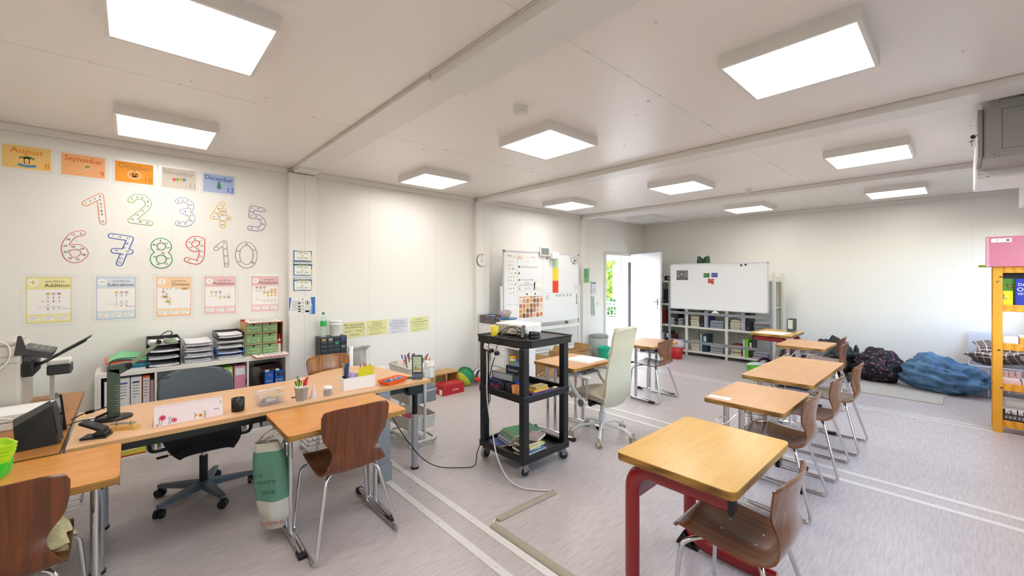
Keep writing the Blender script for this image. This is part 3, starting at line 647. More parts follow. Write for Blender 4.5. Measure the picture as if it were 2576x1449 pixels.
b.scribble(-.12, .078, .14, .001, 1, gink); b.build('grid_sheet', None, onB(4.567, 1.0), 'white grid sheet at the lower left of the covered whiteboard', 'sheet')
b = B().box((-.14, -.05, 0), (.14, .05, .001), pc('#E9E9E8'))
for i in range(8): b.quad(-.13 + .035 * i, -.045, -.1285 + .035 * i, .045, gink)
b.build('grid_sheet', None, onB(5.13, .86), 'white grid sheet hanging below the calendar tiles', 'sheet')
for i, z in enumerate((1.425, 1.375)):
    B().box((-.045, -.018, 0), (.045, .018, .001), pc('#E4E5E6')).line([(-.04, -.014), (.04, -.014), (.04, .014), (-.04, .014), (-.04, -.014)], .002, gink).build('name_label', None, onB(6.2, z), ('upper', 'lower')[i] + ' small empty label at the right edge of the board', 'label', 'empty labels')
def magnet(y, z, c, label, r=.016, M=None, g='round board magnets'):
    return B().lathe([(r, 0), (r, .006), (r * .8, .009), (0, .01)], pc(c, .3), n=14).build('magnet', None, M or onB(y, z), label, 'magnet', g)
magnet(4.717, 1.757, '#24262A', 'black magnet beside the date 26.06'); magnet(4.717, 1.65, '#1C7A56', 'green magnet on the covered whiteboard'); magnet(4.717, 1.54, '#E0407A', 'pink magnet beside the date 14.07')
magnet(5.396, 1.918, '#101012', 'black magnet below the digital clock'); magnet(6.15, 1.894, '#101012', 'black magnet holding the speech bubble', M=onB(6.15, 1.894, .0108))
for i, z in enumerate((1.25, 1.213, 1.171, 1.129, 1.094)): magnet(6.22, z, '#101012', '%s of five black magnets in a column at the right edge' % ('topmost', 'second', 'third', 'fourth', 'lowest')[i], .012)
t = thing('board_marker', 'black marker pen stuck upright on the covered whiteboard', 'marker', onB(5.074, 1.434, .009) @ RZ(-3))
B().cyl((0, -.06, 0), (0, .02, 0), .007, blackp, n=10).build('barrel', t); B().cyl((0, .02, 0), (0, .065, 0), .0085, blackp, n=10).build('cap', t)
t = thing('digital_clock', 'white square digital clock showing 13:25 above the board', 'clock', onB(5.311, 2.03, .016))
B().box((-.123, -.075, 0), (.123, .078, .022), whitep, .006).build('case', t)
b = B().box((-.1, -.055, .022), (.1, .062, .0235), pc('#8E9A98', .25)).text('13:25', -.012, .016, .085, inkm, .0245, wmax=.15).text('10', .08, -.002, .03, inkm, .0245); b.quad(-.09, -.045, .09, -.03, pc('#5F6A68'), .0245); b.build('display', t)
B().box((-.085, -.06, 0), (.085, .06, .09), pc('#EDEAE4'), .012).build('magnetic_holder', None, onB(5.53, 1.965, .0075), 'white paper box stuck beside the digital clock', 'holder')
b = B()
def bub(r): return [(.13 * r * math.cos(R(a)) * (1.12 if 90 < a < 270 else 1), .1 * r * math.sin(R(a))) for a in range(0, 360, 12)]
b.prism(bub(1), 0, .003, pc('#D5D5D4')); b.prism([(-.02, -.085), (.03, -.08), (.03, -.125)], 0, .003, pc('#D5D5D4'))
b.text('Can I go to the', 0, .03, .034, inkm, .0036, wmax=.21).text('toilet, please?', .01, -.012, .034, inkm, .0036, wmax=.2)
b.build('speech_bubble_sign', None, onB(6.155, 1.935, .0075) @ RZ(-24), 'grey speech bubble reading Can I go to the toilet, please?', 'sign')
# ================= school chairs =================
def shell(m, w=1.0, top=.785):
    # side profile (x, z, half width): seat lip -> seat -> bend -> waist -> backrest
    P = [(-.262, .432, .150), (-.268, .448, .165), (-.24, .462, .182), (-.15, .456, .188), (-.06, .446, .19), (.03, .44, .192), (.10, .443, .19), (.145, .465, .18), (.163, .51, .155), (.165, .555, .135), (.163, .60, .145), (.165, .65, .178), (.172, .70, .192), (.18, .75, .198), (.187, top - .02, .196), (.189, top, .180)]
    pts = spl([(a, b_, c) for a, b_, c in P], 3); n = len(pts) - 1
    def f(u, v):
        p = pts[min(n, round(u * n))]; t = v * 2 - 1
        back = max(0, min(1, (p.z * 0 + (p.y - .47) / .12)))
        x, z, h = p.x, p.y, p.z * w
        x -= back * .035 * t * t; z += (1 - back) * .012 * t * t * (1 if u > .12 else 0)
        if u > .93: z -= .018 * t ** 4
        return (x, t * h, z)
    return B().grid(f, n, 12, m, True, .009)
def school_chair(label, x, y, m, rot=0, group='bent plywood school chairs', w=1.0, top=.785):
    t = thing('school_chair', label, 'chair', T(x, y, 0) @ RZ(rot), group)
    shell(m, w, top).build('seat_shell', t)
    for s in (-1, 1):
        p = bend([(-.10, s * .06, .425), (-.16, s * .15, .425), (-.215, s * .20, .40), (-.245, s * .235, .012), (.205, s * .245, .012), (.09, s * .15, .425), (.04, s * .06, .43)], .045)
        q = B().tube(p, .0105, chrome, 8); q.build('leg_frame', t)
        B().box((.13, s * .245 - .012, 0), (.165, s * .245 + .012, .012), pc('#9A958C')).build('floor_glide', t)
    for a in (-.10, .04): B().tube([(a, -.07, .427), (a, .07, .427)], .0095, chrome).build('cross_tube', t)
    for a, c in ((-.1, -.05), (-.1, .05), (.04, -.05), (.04, .05)): B().lathe([(.009, 0), (.006, .003), (0, .004)], silver, c=(a, c, .4385 if a > 0 else .449), n=8).build('rivet', t)
    return t
school_chair('dark plywood chair with waisted back, seen from behind at the bag desk', -2.57, .98, ch_d, top=.835)
school_chair('dark chair at the lower left corner with a pale cushion on it', -2.53, -.375, ch_d, top=.83)
school_chair('brown chair standing alone near the open white door', -2.73, 5.07, ch_m)
school_chair('brown chair in the foreground tucked under the red-framed desk', -.635, 2.01, ch_m, w=1.04)
school_chair('brown chair behind the second desk of the right-hand row', -.85, 3.43, ch_m)
school_chair('brown chair at the near half of the double desk', -.84, 4.22, ch_m)
school_chair('brown chair at the far half of the double desk', -.81, 4.95, ch_m)
school_chair('brown chair at the fourth desk before the black beanbag', -1.13, 6.42, ch_m)
school_chair('darkest chair, behind the chair of the fourth desk', -1.24, 7.02, ch_d)
school_chair('golden grained chair behind the long beech desk, only its back showing', -4.0, 1.41, ch_l, 180, top=.83)

# ================= student desks =================
def desk_top(x0, y0, x1, y1, z, m, th=.032, r=.025):
    return B().prism(rrect(x0, y0, x1, y1, r), z - .004, z, m).prism(rrect(x0, y0, x1, y1, r), z - th, z - .004, ply)
def student_desk(label, x0, y0, x1, y1, m=tan, z=.72, basket=True, hooks=True, mid=False):
    t = thing('student_desk', label, 'desk', T(x0, y0, 0), 'chrome legged school desks'); w, l = x1 - x0, y1 - y0
    desk_top(0, 0, w, l, z, m).build('tabletop', t)
    for k, y in enumerate((.085, l - .085)):
        b = B()
        for x in (.125, .225): b.tube([(x, y, .03), (x, y, z - .045)], .02, chrome, 12, r2=.014, up=(0, 1, 0))
        b.box((.02, y - .02, z - .05), (w - .06, y + .02, z - .032), silver, .003); b.build('leg', t)
        f = B().tube(spl([(-.03, y, .018), (.05, y, .028), (.15, y, .034), (.32, y, .030), (.45, y, .020)], 4), .022, chrome, 10, r2=.013, up=(0, 0, 1)); f.build('foot', t)
        B().box((-.06, y - .024, 0), (.01, y + .024, .03), blackp, .008).build('foot_cap', t); B().box((.41, y - .024, 0), (.48, y + .024, .03), blackp, .008).build('foot_cap', t)
    B().box((.11, .085, z - .052), (.15, l - .085, z - .034), silver).build('rail', t)
    if basket:
        b = B(); q = .003
        for j in range(3): zz = z - .05 - .028 * j; b.tube([(.2, .12, zz), (w - .06, .12, zz), (w - .06, l - .12, zz), (.2, l - .12, zz)], q if j else .0045, chrome, 5, True)
        for j in range(9):
            y = .12 + (l - .24) * j / 8; b.tube([(.2, y, z - .04), (.2, y, z - .106), (w - .06, y, z - .106), (w - .06, y, z - .06)], q * .8, chrome, 4)
        b.build('wire_basket', t)
    if hooks:
        for y, s in ((.03, -1), (l - .03, 1)): B().tube(bend([(w * .62, y, z - .04), (w * .62, y, z - .075), (w * .72, y + s * .03, z - .085), (w * .86, y + s * .02, z - .06)], .015), .0035, chrome, 6).build('bag_hook', t)
        b = B().tube(spl([(.15, .01, z - .1), (.1, -.03, z - .13), (.16, -.05, z - .14), (.2, -.02, z - .1), (.23, .03, z - .05)], 4), .004, chrome, 6)
        b.build('bag_hook', t)
    return t
dF = student_desk('orange topped desk with a green bag hanging at its left side', -2.975, .625, -2.46, 1.33, oran)
dN = student_desk('orange topped desk at the lower left edge carrying neon tray stack', -2.97, -.78, -2.465, -.035, oran)
student_desk('tan desk with a small white note near its corner, second of the right row', -1.26, 3.03, -.76, 3.70)
student_desk('wide double desk in the middle of the right row', -1.33, 3.99, -.80, 5.28)
student_desk('tan desk with empty top, fourth of the right row', -1.63, 6.1, -1.11, 6.82)
student_desk('tan desk with a large white sheet behind the black trolley', -3.0, 3.06, -2.46, 3.68)
student_desk('tan desk under the open door leaf, half hidden by the white chair', -3.08, 4.72, -2.58, 5.42)
# books in two desk baskets
bk = B()
for i, c in enumerate(('#4A4F66', '#2B2B30', '#6B6F85', '#B9B6B0')): bk.box((-2.76 + .01 * i, 3.22, .616 + .012 * i), (-2.54 - .01 * i, 3.55 - .02 * i, .627 + .012 * i), pc(c))
bk.build('exercise_books', None, None, 'dark exercise books lying in the basket under the desk with the large sheet', 'books')
bk = B()
for i, c in enumerate(('#5A5470', '#35303A', '#8A8798')): bk.box((-2.85, 4.9, .616 + .012 * i), (-2.66, 5.25 - .03 * i, .627 + .012 * i), pc(c))
bk.build('exercise_books', None, None, 'purplish exercise books in the basket of the desk below the door', 'books')
bk = B()
for i, c in enumerate(('#D9D9E0', '#5B5F8A', '#C9CAD6', '#26262C', '#E4E4EA')): bk.box((-1.1 + .02 * (i % 2), 4.15 + .03 * i, .616 + .012 * i), (-.87, 4.95 - .1 * i, .627 + .012 * i), pc(c))
bk.build('exercise_books', None, None, 'loose papers and folders in the basket of the double desk', 'books')

# red framed desks
def red_desk(label, M, m):
    t = thing('red_frame_desk', label, 'desk', M, 'desks with red tubular frames'); w, l, z = .54, .76, .735
    desk_top(0, 0, w, l, z, m, .036, .03).build('tabletop', t)
    for y in (.06, l - .07):
        p = bend([(.50, y, z - .075), (.055, y, z - .075), (.055, y, .04), (.50, y, .04)], .11, 8)
        B().tube(p, .037, redm, 14, r2=.022, up=(0, 1, 0)).build('side_frame', t)
        B().box((.498, y - .026, z - .115), (.52, y + .026, z - .037), blackp, .006).build('end_cap', t)
        B().prism([(0, 0), (.13, 0), (.10, .02), (.045, .085)], -.026, .026, blackp).build('foot_wedge', t, T(-.02, y, 0) @ RX(90)) 
        B().box((.42, y - .026, 0), (.50, y + .026, .02), blackp, .004).build('foot_pad', t)
    B().box((.035, .08, .50), (.07, l - .09, .595), redm, .012).build('crossbeam', t)
    b = B().box((.12, .09, z - .06), (.48, l - .09, z - .045), pc('#5A5A5C'), .003).box((.2, .1, z - .11), (.46, l - .1, z - .102), steelg); b.box((.46, .1, z - .11), (.465, l - .1, z - .05), steelg)
    b.build('book_shelf', t)
    return t
red_desk('yellow topped desk with red curved frame in the right foreground', T(-1.14, 1.735, 0), yelw)
red_desk('red framed desk with paper strips at the far end of the row', T(-1.665, 7.74, 0) @ RZ(180), yelw)

# things lying on the right-hand desks
B().box((-.07, -.03, 0), (.07, .035, .0015), paper).build('paper_note', None, T(-1.175, 3.105, .72) @ RZ(4), 'small white note on the second desk of the right row', 'paper')
b = B().box((-.15, -.17, 0), (.16, .16, .003), paper); b.quad(-.12, -.14, .12, -.13, gink, .0034); b.quad(-.12, .08, .0, .085, gink, .0034)
b.build('paper_sheet', None, T(-2.69, 3.52, .72) @ RZ(3), 'large white sheet lying on the desk behind the black trolley', 'paper')
for i in range(5):
    B().box((-.2, -.032, 0), (.16, .032, .002), paper).quad(-.18, -.004, .12, 0, gink, .0024).build('paper_strip', None, T(-1.95 + .012 * i, 7.08 + .075 * i, .735) @ RZ(2 - i), '%s white paper strip on the far red framed desk' % ('nearest', 'second', 'middle', 'fourth', 'farthest')[i], 'paper', 'paper strips on the far desk')
for i in range(3):
    t = thing('stand_frame', '%s of three small upright frames on the far red framed desk' % ('nearest', 'middle', 'farthest')[i], 'stand', T(-1.80, 7.52 + .075 * i, .735), 'upright frames on the far desk')
    b = B()
    for p, q in (((-.045, .04), (-.033, .2)), ((.033, .04), (.045, .2)), ((-.033, .188), (.033, .2)), ((-.033, .04), (.033, .05))): b.box((p[0], -.006, p[1]), (q[0], .006, q[1]), pc('#4A5048'))
    b.build('frame', t); B().box((-.033, -.002, .05), (.033, .002, .188), pc('#C9D2C4')).build('card', t)
    B().prism([(-.04, 0), (.04, 0), (.006, .045), (-.006, .045)], -.04, .04, pc('#4A5048')).build('foot', t, RZ(90) @ RX(90))

# ================= long beech desk =================
t = thing('teacher_desk', 'long beech desk on black and grey telescopic legs', 'desk', T(0, 0, 0)); DZ0 = .72
poly = [(-3.03, -.24), (-3.03, 1.86)] + [(-3.97, 1.72), (-4.02, 1.55), (-3.97, 1.32), (-3.86, 1.12), (-3.80, .95), (-3.80, -.24)]
B().prism(poly, DZ0 - .026, DZ0, beech, beech_e).build('tabletop', t)
bf = mat('dark desk frame', '#14211E', .35)
B().box((-3.15, -.15, .64), (-3.08, 1.78, .694), bf, .005).box((-3.68, -.15, .655), (-3.62, 1.6, .694), bf, .004).box((-3.08, -.1, .668), (-3.05, 1.0, .69), bf).build('frame', t)
for y, x1 in ((-.12, -3.68), (1.70, -3.80)):
    B().box((x1, y - .03, .66), (-3.08, y + .03, .694), bf, .004).build('bracket', t)
B().box((-3.13, 1.66, .615), (-3.045, 1.80, .694), bf, .01).build('bracket', t)
for x, y in ((-3.075, 1.735), (-3.12, -.13), (-3.66, -.13), (-3.78, 1.64)):
    l = thing('leg', 'x', 'x', T(x, y, 0)); 
    for k in ('label', 'category'): del l[k]
    l.parent = t
    B().cyl((0, 0, .44), (0, 0, .66), .022, blackm, n=20).build('inner_tube', l); B().cyl((0, 0, .012), (0, 0, .45), .028, silver, n=24).build('outer_tube', l); B().cyl((0, 0, 0), (0, 0, .014), .034, blackp, n=20).build('foot', l)
B().lathe([(.032, 0), (.032, .0015), (.026, .003), (0, .003)], blackp).build('cable_grommet', t, T(-3.28, 1.70, DZ0 + .0003) ) 
B().lathe([(.02, 0), (.02, .0015), (0, .002)], blackp).build('cable_grommet', t, T(-3.24, .86, DZ0 + .0003))
B().box((-3.4, .1, .60), (-3.3, .9, .655), blackm, .01).build('cable_tray', t)

# grey swivel chair
t = thing('office_chair', 'grey upholstered swivel chair behind the long beech desk', 'office chair', T(-3.73, .39, 0))
gfab = mat('grey fabric', '#5F666C', .9, kind='noise', col2='#535A60', scale=160, bump=.1); dfab = mat('black blue fabric', '#161A22', .85)
def fb(u, v):
    t_ = v * 2 - 1; a = u
    w = .245 * (1 - .5 * max(0, a - .9) * 3) * (.93 + .07 * math.sin(PI * a)); e = abs(t_) ** 6 * .03
    return (-.43 + .05 * t_ * t_ - .06 * a, t_ * w, .55 + (.295 - e) * a)
B().grid(fb, 14, 14, gfab, True, .045).build('backrest', t)
B().grid(lambda u, v: (-.26 + .5 * u, (v * 2 - 1) * .235 * (1 - .25 * u ** 4), .455 + .02 * math.sin(PI * u) - .03 * abs(v * 2 - 1) ** 4 - .02 * max(0, u - .8) * 5 * .4), 12, 12, dfab, True, .06).build('seat', t)
B().tube(bend([(-.1, 0, .38), (-.36, 0, .38), (-.46, 0, .5), (-.47, 0, .62)], .06), .025, blackp, 10, r2=.04, up=(0, 1, 0)).build('back_bar', t)
for s in (-1, 1):
    B().tube(bend([(-.02, s * .1, .385), (-.02, s * .29, .385), (-.0, s * .30, .44), (-.04, s * .29, .60)], .05), .012, mat('dark chair arm', '#2B3038', .4), 8, r2=.018, up=(1, 0, 0)).box((-.14, s * .29 - .03, .595), (.10, s * .29 + .03, .62), blackp, .012).build('armrest', t)
B().box((-.1, -.08, .35), (.12, .08, .4), blackp, .02).build('mechanism', t)
B().cyl((.04, -.05, .365), (.02, -.2, .35), .004, steelg, n=8).cyl((.02, -.2, .35), (.012, -.26, .345), .009, blackp, n=8).build('height_lever', t)
B().cyl((0, 0, .28), (0, 0, .36), .016, chrome).build('gas_spring', t); B().cyl((0, 0, .1), (0, 0, .29), .026, blackp).build('column', t)
armm = mat('blue grey aluminium', '#6B7885', .35, .5)
def starbase(t, R_, rot, m, wheel, wr=.028, up=.095, name='base_arm', curved=False):
    for i in range(5):
        a = rot + 72 * i; c, s = math.cos(R(a)), math.sin(R(a))
        if curved: B().tube([(c * d, s * d, z) for d, z in ((0, up + .02), (.12, up + .01), (.22, up - .005), (.28, up - .04), (R_, up - .06))], .018, m, 10, r2=.013).build(name, t)
        else:
            b = B(RZ(a)); b.grid(lambda u, v: (0, 0, 0), 1, 1, m) if 0 else None
            b.add([(0, -.035, up - .03), (0, .035, up - .03), (0, .035, up + .015), (0, -.035, up + .015), (R_ + .01, -.014, up - .03), (R_ + .01, .014, up - .03), (R_ + .01, .014, up - .008), (R_ + .01, -.014, up - .008)],
                  [(0, 1, 2, 3), (7, 6, 5, 4), (0, 3, 7, 4), (1, 5, 6, 2), (3, 2, 6, 7), (0, 4, 5, 1)], m); b.build(name, t)
        k = B(T(c * R_, s * R_, 0) @ RZ(a + 50 + 40 * i))
        for q in (-1, 1): k.cyl((0, q * .006, wr), (0, q * .026, wr), wr, wheel, n=18)
        k.box((-.012, -.006, wr * .9), (.018, .006, up - .03), wheel); k.build('caster', t)
starbase(t, .30, 15, armm, blackp)

# white high-back chair
t = thing('white_office_chair', 'cream high-back swivel chair with white arms beside the trolley', 'office chair', T(-2.43, 3.46, 0))
crm = mat('cream mesh fabric', '#CFC9B0', .8, kind='noise', col2='#C6BFA5', scale=220, bump=.08); crl = mat('beige leatherette', '#B8AE98', .5)
wp = mat('white painted steel', '#E7E7E2', .3)
PB = spl([(.15, .35, .19), (.19, .5, .205), (.2, .64, .195), (.215, .78, .18), (.245, .9, .175), (.26, 1.0, .18), (.285, 1.09, .175), (.30, 1.115, .16)], 4); NB = len(PB) - 1
def fw(u, v):
    p = PB[min(NB, round(u * NB))]; t_ = v * 2 - 1
    return (p.x - .03 * t_ * t_, t_ * p.z, p.y - (.03 * t_ ** 4 if u > .96 else 0) + (.02 * abs(t_) ** 3 if u < .05 else 0))
B().grid(fw, NB, 12, crm, True, .03).build('backrest', t)
B().grid(lambda u, v: (.262 + .0005 - .03 * (v * 2 - 1) ** 2 - .013, (v * 2 - 1) * .178, .90 + .006 * u + .03 * (1 - (v * 2 - 1) ** 2) * -1), 1, 12, mat('seam', '#8F8D76', .8), True).build('seam', t)
B().grid(lambda u, v: (-.3 + .47 * u, (v * 2 - 1) * .22 * (1 - .2 * (1 - u) ** 4), .47 + .02 * math.sin(PI * u) - .045 * (1 - u) ** 4 - .03 * abs(v * 2 - 1) ** 4), 12, 12, crl, True, .06).build('seat', t)
for s in (-1, 1):
    q = B().tube(spl([(.02, s * .245, .60), (-.14, s * .25, .63), (-.23, s * .25, .60), (-.2, s * .25, .52), (-.07, s * .25, .40), (-.02, s * .245, .37)], 5), .02, wp, 10, r2=.013, up=(0, 1, 0))
    q.box((-.2, s * .25 - .025, .61), (.04, s * .25 + .025, .632), wp, .01); q.build('armrest', t)
    B().cyl((0, s * .25, .60), (-.0, s * .25, .40), .01, chrome, n=10).build('arm_strut', t)
    B().cyl((-.05, s * .235, .375), (-.05, s * .275, .375), .045, wp, n=20).cyl((-.05, s * .27, .375), (-.05, s * .28, .375), .033, steelg, n=20).build('arm_joint', t)
B().box((-.12, -.1, .33), (.12, .1, .41), blackp, .02).cyl((0, -.2, .36), (0, -.1, .36), .025, blackp, n=12).cyl((.05, .1, .36), (.05, .2, .36), .02, blackp, n=12).build('mechanism', t)
B().cyl((0, 0, .22), (0, 0, .34), .02, wp).cyl((0, 0, .08), (0, 0, .24), .032, wp, n=20).build('column', t)
starbase(t, .31, 12, wp, mat('beige wheel', '#B5A793', .5), .028, .115, curved=True)
# ================= white cube shelf on the left wall =================
kw = mat('white shelf board', '#E6E0D6', .4)
KX0, KX1, KY0, KY1, KZ = -5.235, -4.85, -.22, 1.245, .775
t = thing('cube_shelf', 'white open cube shelf with binders below the arithmetic posters', 'shelf', T(0, 0, 0))
b = B().box((KX0, KY0, KZ - .038), (KX1, KY1, KZ), kw, .002).box((KX0, KY0, 0), (KX1, KY1, .038), kw, .002)
for y in (KY0, KY1 - .038): b.box((KX0, y, .038), (KX1, y + .038, KZ - .038), kw)
b.box((KX0, KY0 + .038, .038), (KX0 + .006, KY1 - .038, KZ - .038), pc('#D8D2C4'))
b.build('cabinet_body', t)
KD = (.525, .867)
for y in (.165, .525, .867): B().box((KX0 + .006, y - .008, .038), (KX1 - .002, y + .008, KZ - .038), kw).build('divider', t)
B().box((KX0 + .006, KY0 + .038, .39), (KX1 - .004, KY1 - .038, .408), kw).build('shelf_board', t)
SZ = .408
def binder(y, w, col, label, band=None, text='', h=.305, sp='#E8E8EA', z=SZ, x=KX1 - .015, hole='#15151A', group='binders in the cube shelf'):
    t = thing('binder', label, 'binder', T(x, y + w/2, z), group)
    B().box((-.28, -w/2, 0), (0, w/2, h), pc(col), .003).build('cover', t)
    M = FL; b = B(M)
    b.quad(-w*.42, .05, w*.42, h - .015, pc(sp), .0006)
    if band: b.quad(-w*.34, h - .05, w*.3, h - .035, pc(band), .0012)
    if text: b.text(text, 0, h * .55, .03, gink, .0014, rot=90)
    else: b.scribble(-w*.3, h - .07, w*.55, .1, 5, gink, .0012, int(y * 100))
    b.build('spine_label', t); B(M).disc(0, .03, w * .17, pc(hole), .0015).build('finger_hole', t)
    return t
binder(-.168, .082, '#1B1B1E', 'black edged binder lettered PROBEN, leftmost in the cube shelf', None, 'PROBEN', .31)
binder(-.08, .075, '#E4E4E6', 'white binder mostly hidden behind the green desk camera', '#4A5A9A')
binder(.0, .072, '#E4E4E6', 'white binder with navy band between the camera and the next binder', '#33406A')
binder(.077, .05, '#D2581E', 'orange binder with pale spine label', '#B8A69A', sp='#E0D9D6')
for i, c in enumerate(('#B9A7A6', '#C9BEBC', '#A99A98')): B().box((-5.12, .13 + .0085 * i, SZ), (-4.87, .137 + .0085 * i, SZ + .26), pc(c)).build('folder', None, None, '%s grey pink folder standing beside the orange binder' % ('nearest', 'middle', 'farthest')[i], 'folder', 'upright folders in the cube shelf')
for i, (c, w) in enumerate((('#E9E9EA', .008), ('#3B6FB5', .006), ('#D9DDE4', .012), ('#3E8C93', .02), ('#2A6FB0', .016), ('#7A5A3A', .02), ('#394A66', .025), ('#C9C9CB', .014))):
    y = .19 + .036 * i; B(T(0, y, SZ) @ RX(8 if i < 3 else 0)).box((-5.1, 0, 0), (-4.88 - .01 * (i % 3), w, .25 - .012 * (i % 4)), pc(c)).build('book', None, None, '%s thin book in the second compartment of the cube shelf' % ('leaning white', 'leaning blue', 'leaning pale', 'teal', 'mid blue', 'brown', 'slate', 'light grey')[i], 'book', 'books in the cube shelf')
for y, c, l in ((.535, '#2F86B8', 'blue storage box seen over the grey chair'), (.645, '#9CC04A', 'lime storage box seen over the grey chair'), (.755, '#D98FA8', 'pink storage box seen over the grey chair')):
    B().box((-5.15, y, SZ), (-4.88, y + .1, SZ + .29), pc(c), .004).box((-4.884, y + .01, SZ + .2), (-4.8785, y + .09, SZ + .27), pc('#E6E6E4')).build('storage_box', None, None, l, 'box', 'coloured storage boxes')
# snacks and milk
b = B().grid(lambda u, v: (-4.92 + .035 * math.sin(PI * v) * math.sin(PI * u * .9 + .2), .878 + .085 * v + .01 * math.sin(9 * u), SZ + .25 * u), 10, 8, pc('#231C18', .35), True, .04)
b.M = T(-4.88, .918, SZ + .1) @ FL; b.text('NUTS', 0, .02, .022, paper, .012).text('ROYAL', 0, -.005, .022, paper, .012).disc(.01, .07, .016, pc('#B9A032'), .013)
b.build('snack_bag', None, None, 'black bag of nuts with white print in the right shelf compartment', 'snack bag')
b = B().box((-5.12, .975, SZ), (-4.96, 1.17, SZ + .25), pc('#3A1018'), .004); b.M = T(-4.96, 1.05, SZ + .13) @ FL; b.text('SNACKS', -.0, .06, .04, pc('#C9B9B4'), .001).disc(.01, -.03, .03, pc('#C9A21E'), .001)
b.build('snack_box', None, None, 'dark maroon box behind the blue milk cartons', 'box')
def milk(y, label, txts):
    t = thing('milk_carton', label, 'milk carton', T(-4.90, y, SZ) @ RZ(-4), 'blue milk cartons')
    B().box((-.035, -.04, 0), (.035, .04, .195), pc('#1E66C8', .35), .002).build('carton', t); B().box((-.01, -.035, .195), (.034, 0, .212), paper, .003).build('spout', t)
    b = B(T(.0355, 0, 0) @ FL)
    for s, yy, z in txts: b.text(s, 0, yy, z, paper, .0006, wmax=.072)
    b.quad(-.02, .14, .028, .175, pc('#16301E') if 'MILCH' in str(txts) else pc('#3A7AD6'), .0005).disc(.01, .16, .008, pc('#D9603A'), .001); b.build('print', t)
milk(1.06, 'left blue milk carton in the cube shelf', (('Frische', .1, .02), ('H-Milch', .06, .018)))
milk(1.155, 'right blue carton lettered FETTARME MILCH in the cube shelf', (('FETTARME', .1, .022), ('MILCH', .07, .034)))
# low row
for i, (y, c, l) in enumerate(((-.16, '#D9D24A', 'yellow box with red rim on the lowest shelf board'), (.2, '#C9CCD4', 'clear tray of papers on the lowest shelf board'), (.56, '#D5D3D8', 'pale paper stack on the lowest board under the grey chair'))):
    b = B().box((-5.1, y, .038), (-4.87, y + .26, .16), pc(c), .004).box((-5.08, y + .01, .16), (-4.88, y + .25, .19), paper)
    if i == 0: b.box((-4.872, y, .038), (-4.866, y + .26, .05), pc('#A8402E')).box((-4.872, y + .04, .09), (-4.866, y + .2, .13), pc('#F2EFD8'))
    b.build('storage_box', None, None, l, 'box', 'boxes on the lowest shelf boards')
for y, c in ((.885, '#B9B4B8'), (1.0, '#8A8D98')): B().box((-5.1, y, .038), (-4.88, y + .09, .3), pc(c), .004).build('magazine_file', None, None, '%s magazine file in the lower right compartment' % ('pale' if y < .9 else 'slate'), 'magazine file', 'magazine files')

# ---- on top of the cube shelf ----
gfol = mat('clear green plastic', '#6FD08A', .2); 
for i, (z, c, y0, y1, l) in enumerate(((.775, '#C9CFD8', -.14, .11, 'clear folder at the bottom of the green pile'), (.79, '#2E6F9E', -.13, .12, 'blue folder low in the pile'), (.808, '#2A8C8E', -.12, .13, 'teal folder in the middle of the pile'), (.826, '#24528A', -.12, .12, 'dark blue folder under the red one'), (.842, '#D9523A', -.165, .11, 'red orange folder under the green one'))):
    B(T(-5.045, 0, z) @ RZ(i * 2 - 4)).box((-.15, y0, 0), (.15, y1, .014), pc(c, .3), .004).build('document_folder', None, None, l, 'folder', 'pile of folders on the cube shelf')
b = B().grid(lambda u, v: (-5.19 + .3 * u, -.14 + .26 * v, .866 + .03 * min(1, 4 * v, 4 * (1 - v)) * (1 - .75 * u) + .012 * math.sin(5 * v)), 10, 12, gfol, True, .008)
b.build('document_folder', None, None, 'bulging clear green folder on top of the pile', 'folder', 'pile of folders on the cube shelf')
def tray_stack(y0, w, z0, specs, label, g='letter tray stacks'):
    t = thing('letter_tray_stack', label, 'letter trays', T(0, y0, z0), g); x0, x1 = -5.2, -4.88; z = 0
    for i, (c, h, th) in enumerate(specs):
        m = clear if c == 'clear' else pc(c, .3)
        b = B().box((x0, 0, z), (x1, w, z + .004), m)
        b.box((x0, 0, z), (x1, .005, z + h), m).box((x0, w - .005, z), (x1, w, z + h), m).box((x0, .005, z), (x0 + .005, w - .005, z + h), m)
        b.box((x1 - .005, .005, z), (x1, w * .28, z + h * .45), m).box((x1 - .005, w * .72, z), (x1, w - .005, z + h * .45), m); b.build('tray', t)
        z += h + .006
    return t
def papers(x0, x1, y0, y1, z, n, label, cs=('#E9E6E8', '#D9D6DC', '#EEEBEA'), seed=1, g='paper stacks in the letter trays'):
    rr = random.Random(seed); b = B()
    for i in range(n):
        a, c = rr.uniform(-.008, .008), rr.uniform(0, .02); zz = z + .0042 * i; sag = .006
        b.grid(lambda u, v: (x0 + c + (x1 - x0) * u, y0 + a + (y1 - y0) * v, zz + sag * (2 * v - 1) ** 2 + .004 * math.sin(u * 3 + i)), 3, 6, pc(cs[i % len(cs)]), True, .0036)
    return b.build('paper_stack', None, None, label, 'papers', g)
tray_stack(.105, .235, KZ, [('#141416', .058, 1)] * 4, 'black letter tray stack of four trays on the cube shelf')
for i in range(4): papers(-5.18, -4.885, .12, .325, KZ + .008 + .064 * i, (4, 5, 4, 6)[i], 'papers in the %s black letter tray' % ('lowest', 'second lowest', 'second highest', 'top')[i], seed=i)
tray_stack(.365, .22, KZ, [('clear', .046, 1)] * 4, 'clear letter tray stack in the middle, overfull with papers')
for i in range(4): papers(-5.18, -4.885, .38, .57, KZ + .007 + .052 * i, (6, 6, 6, 9)[i], 'papers in the %s clear letter tray' % ('lowest', 'second lowest', 'second highest', 'top')[i], ('#E3E0E8', '#D5D2DC', '#EAE7EC') if i != 2 else ('#E3C9CE', '#D9D6DC', '#E9E6E8'), seed=i + 7)
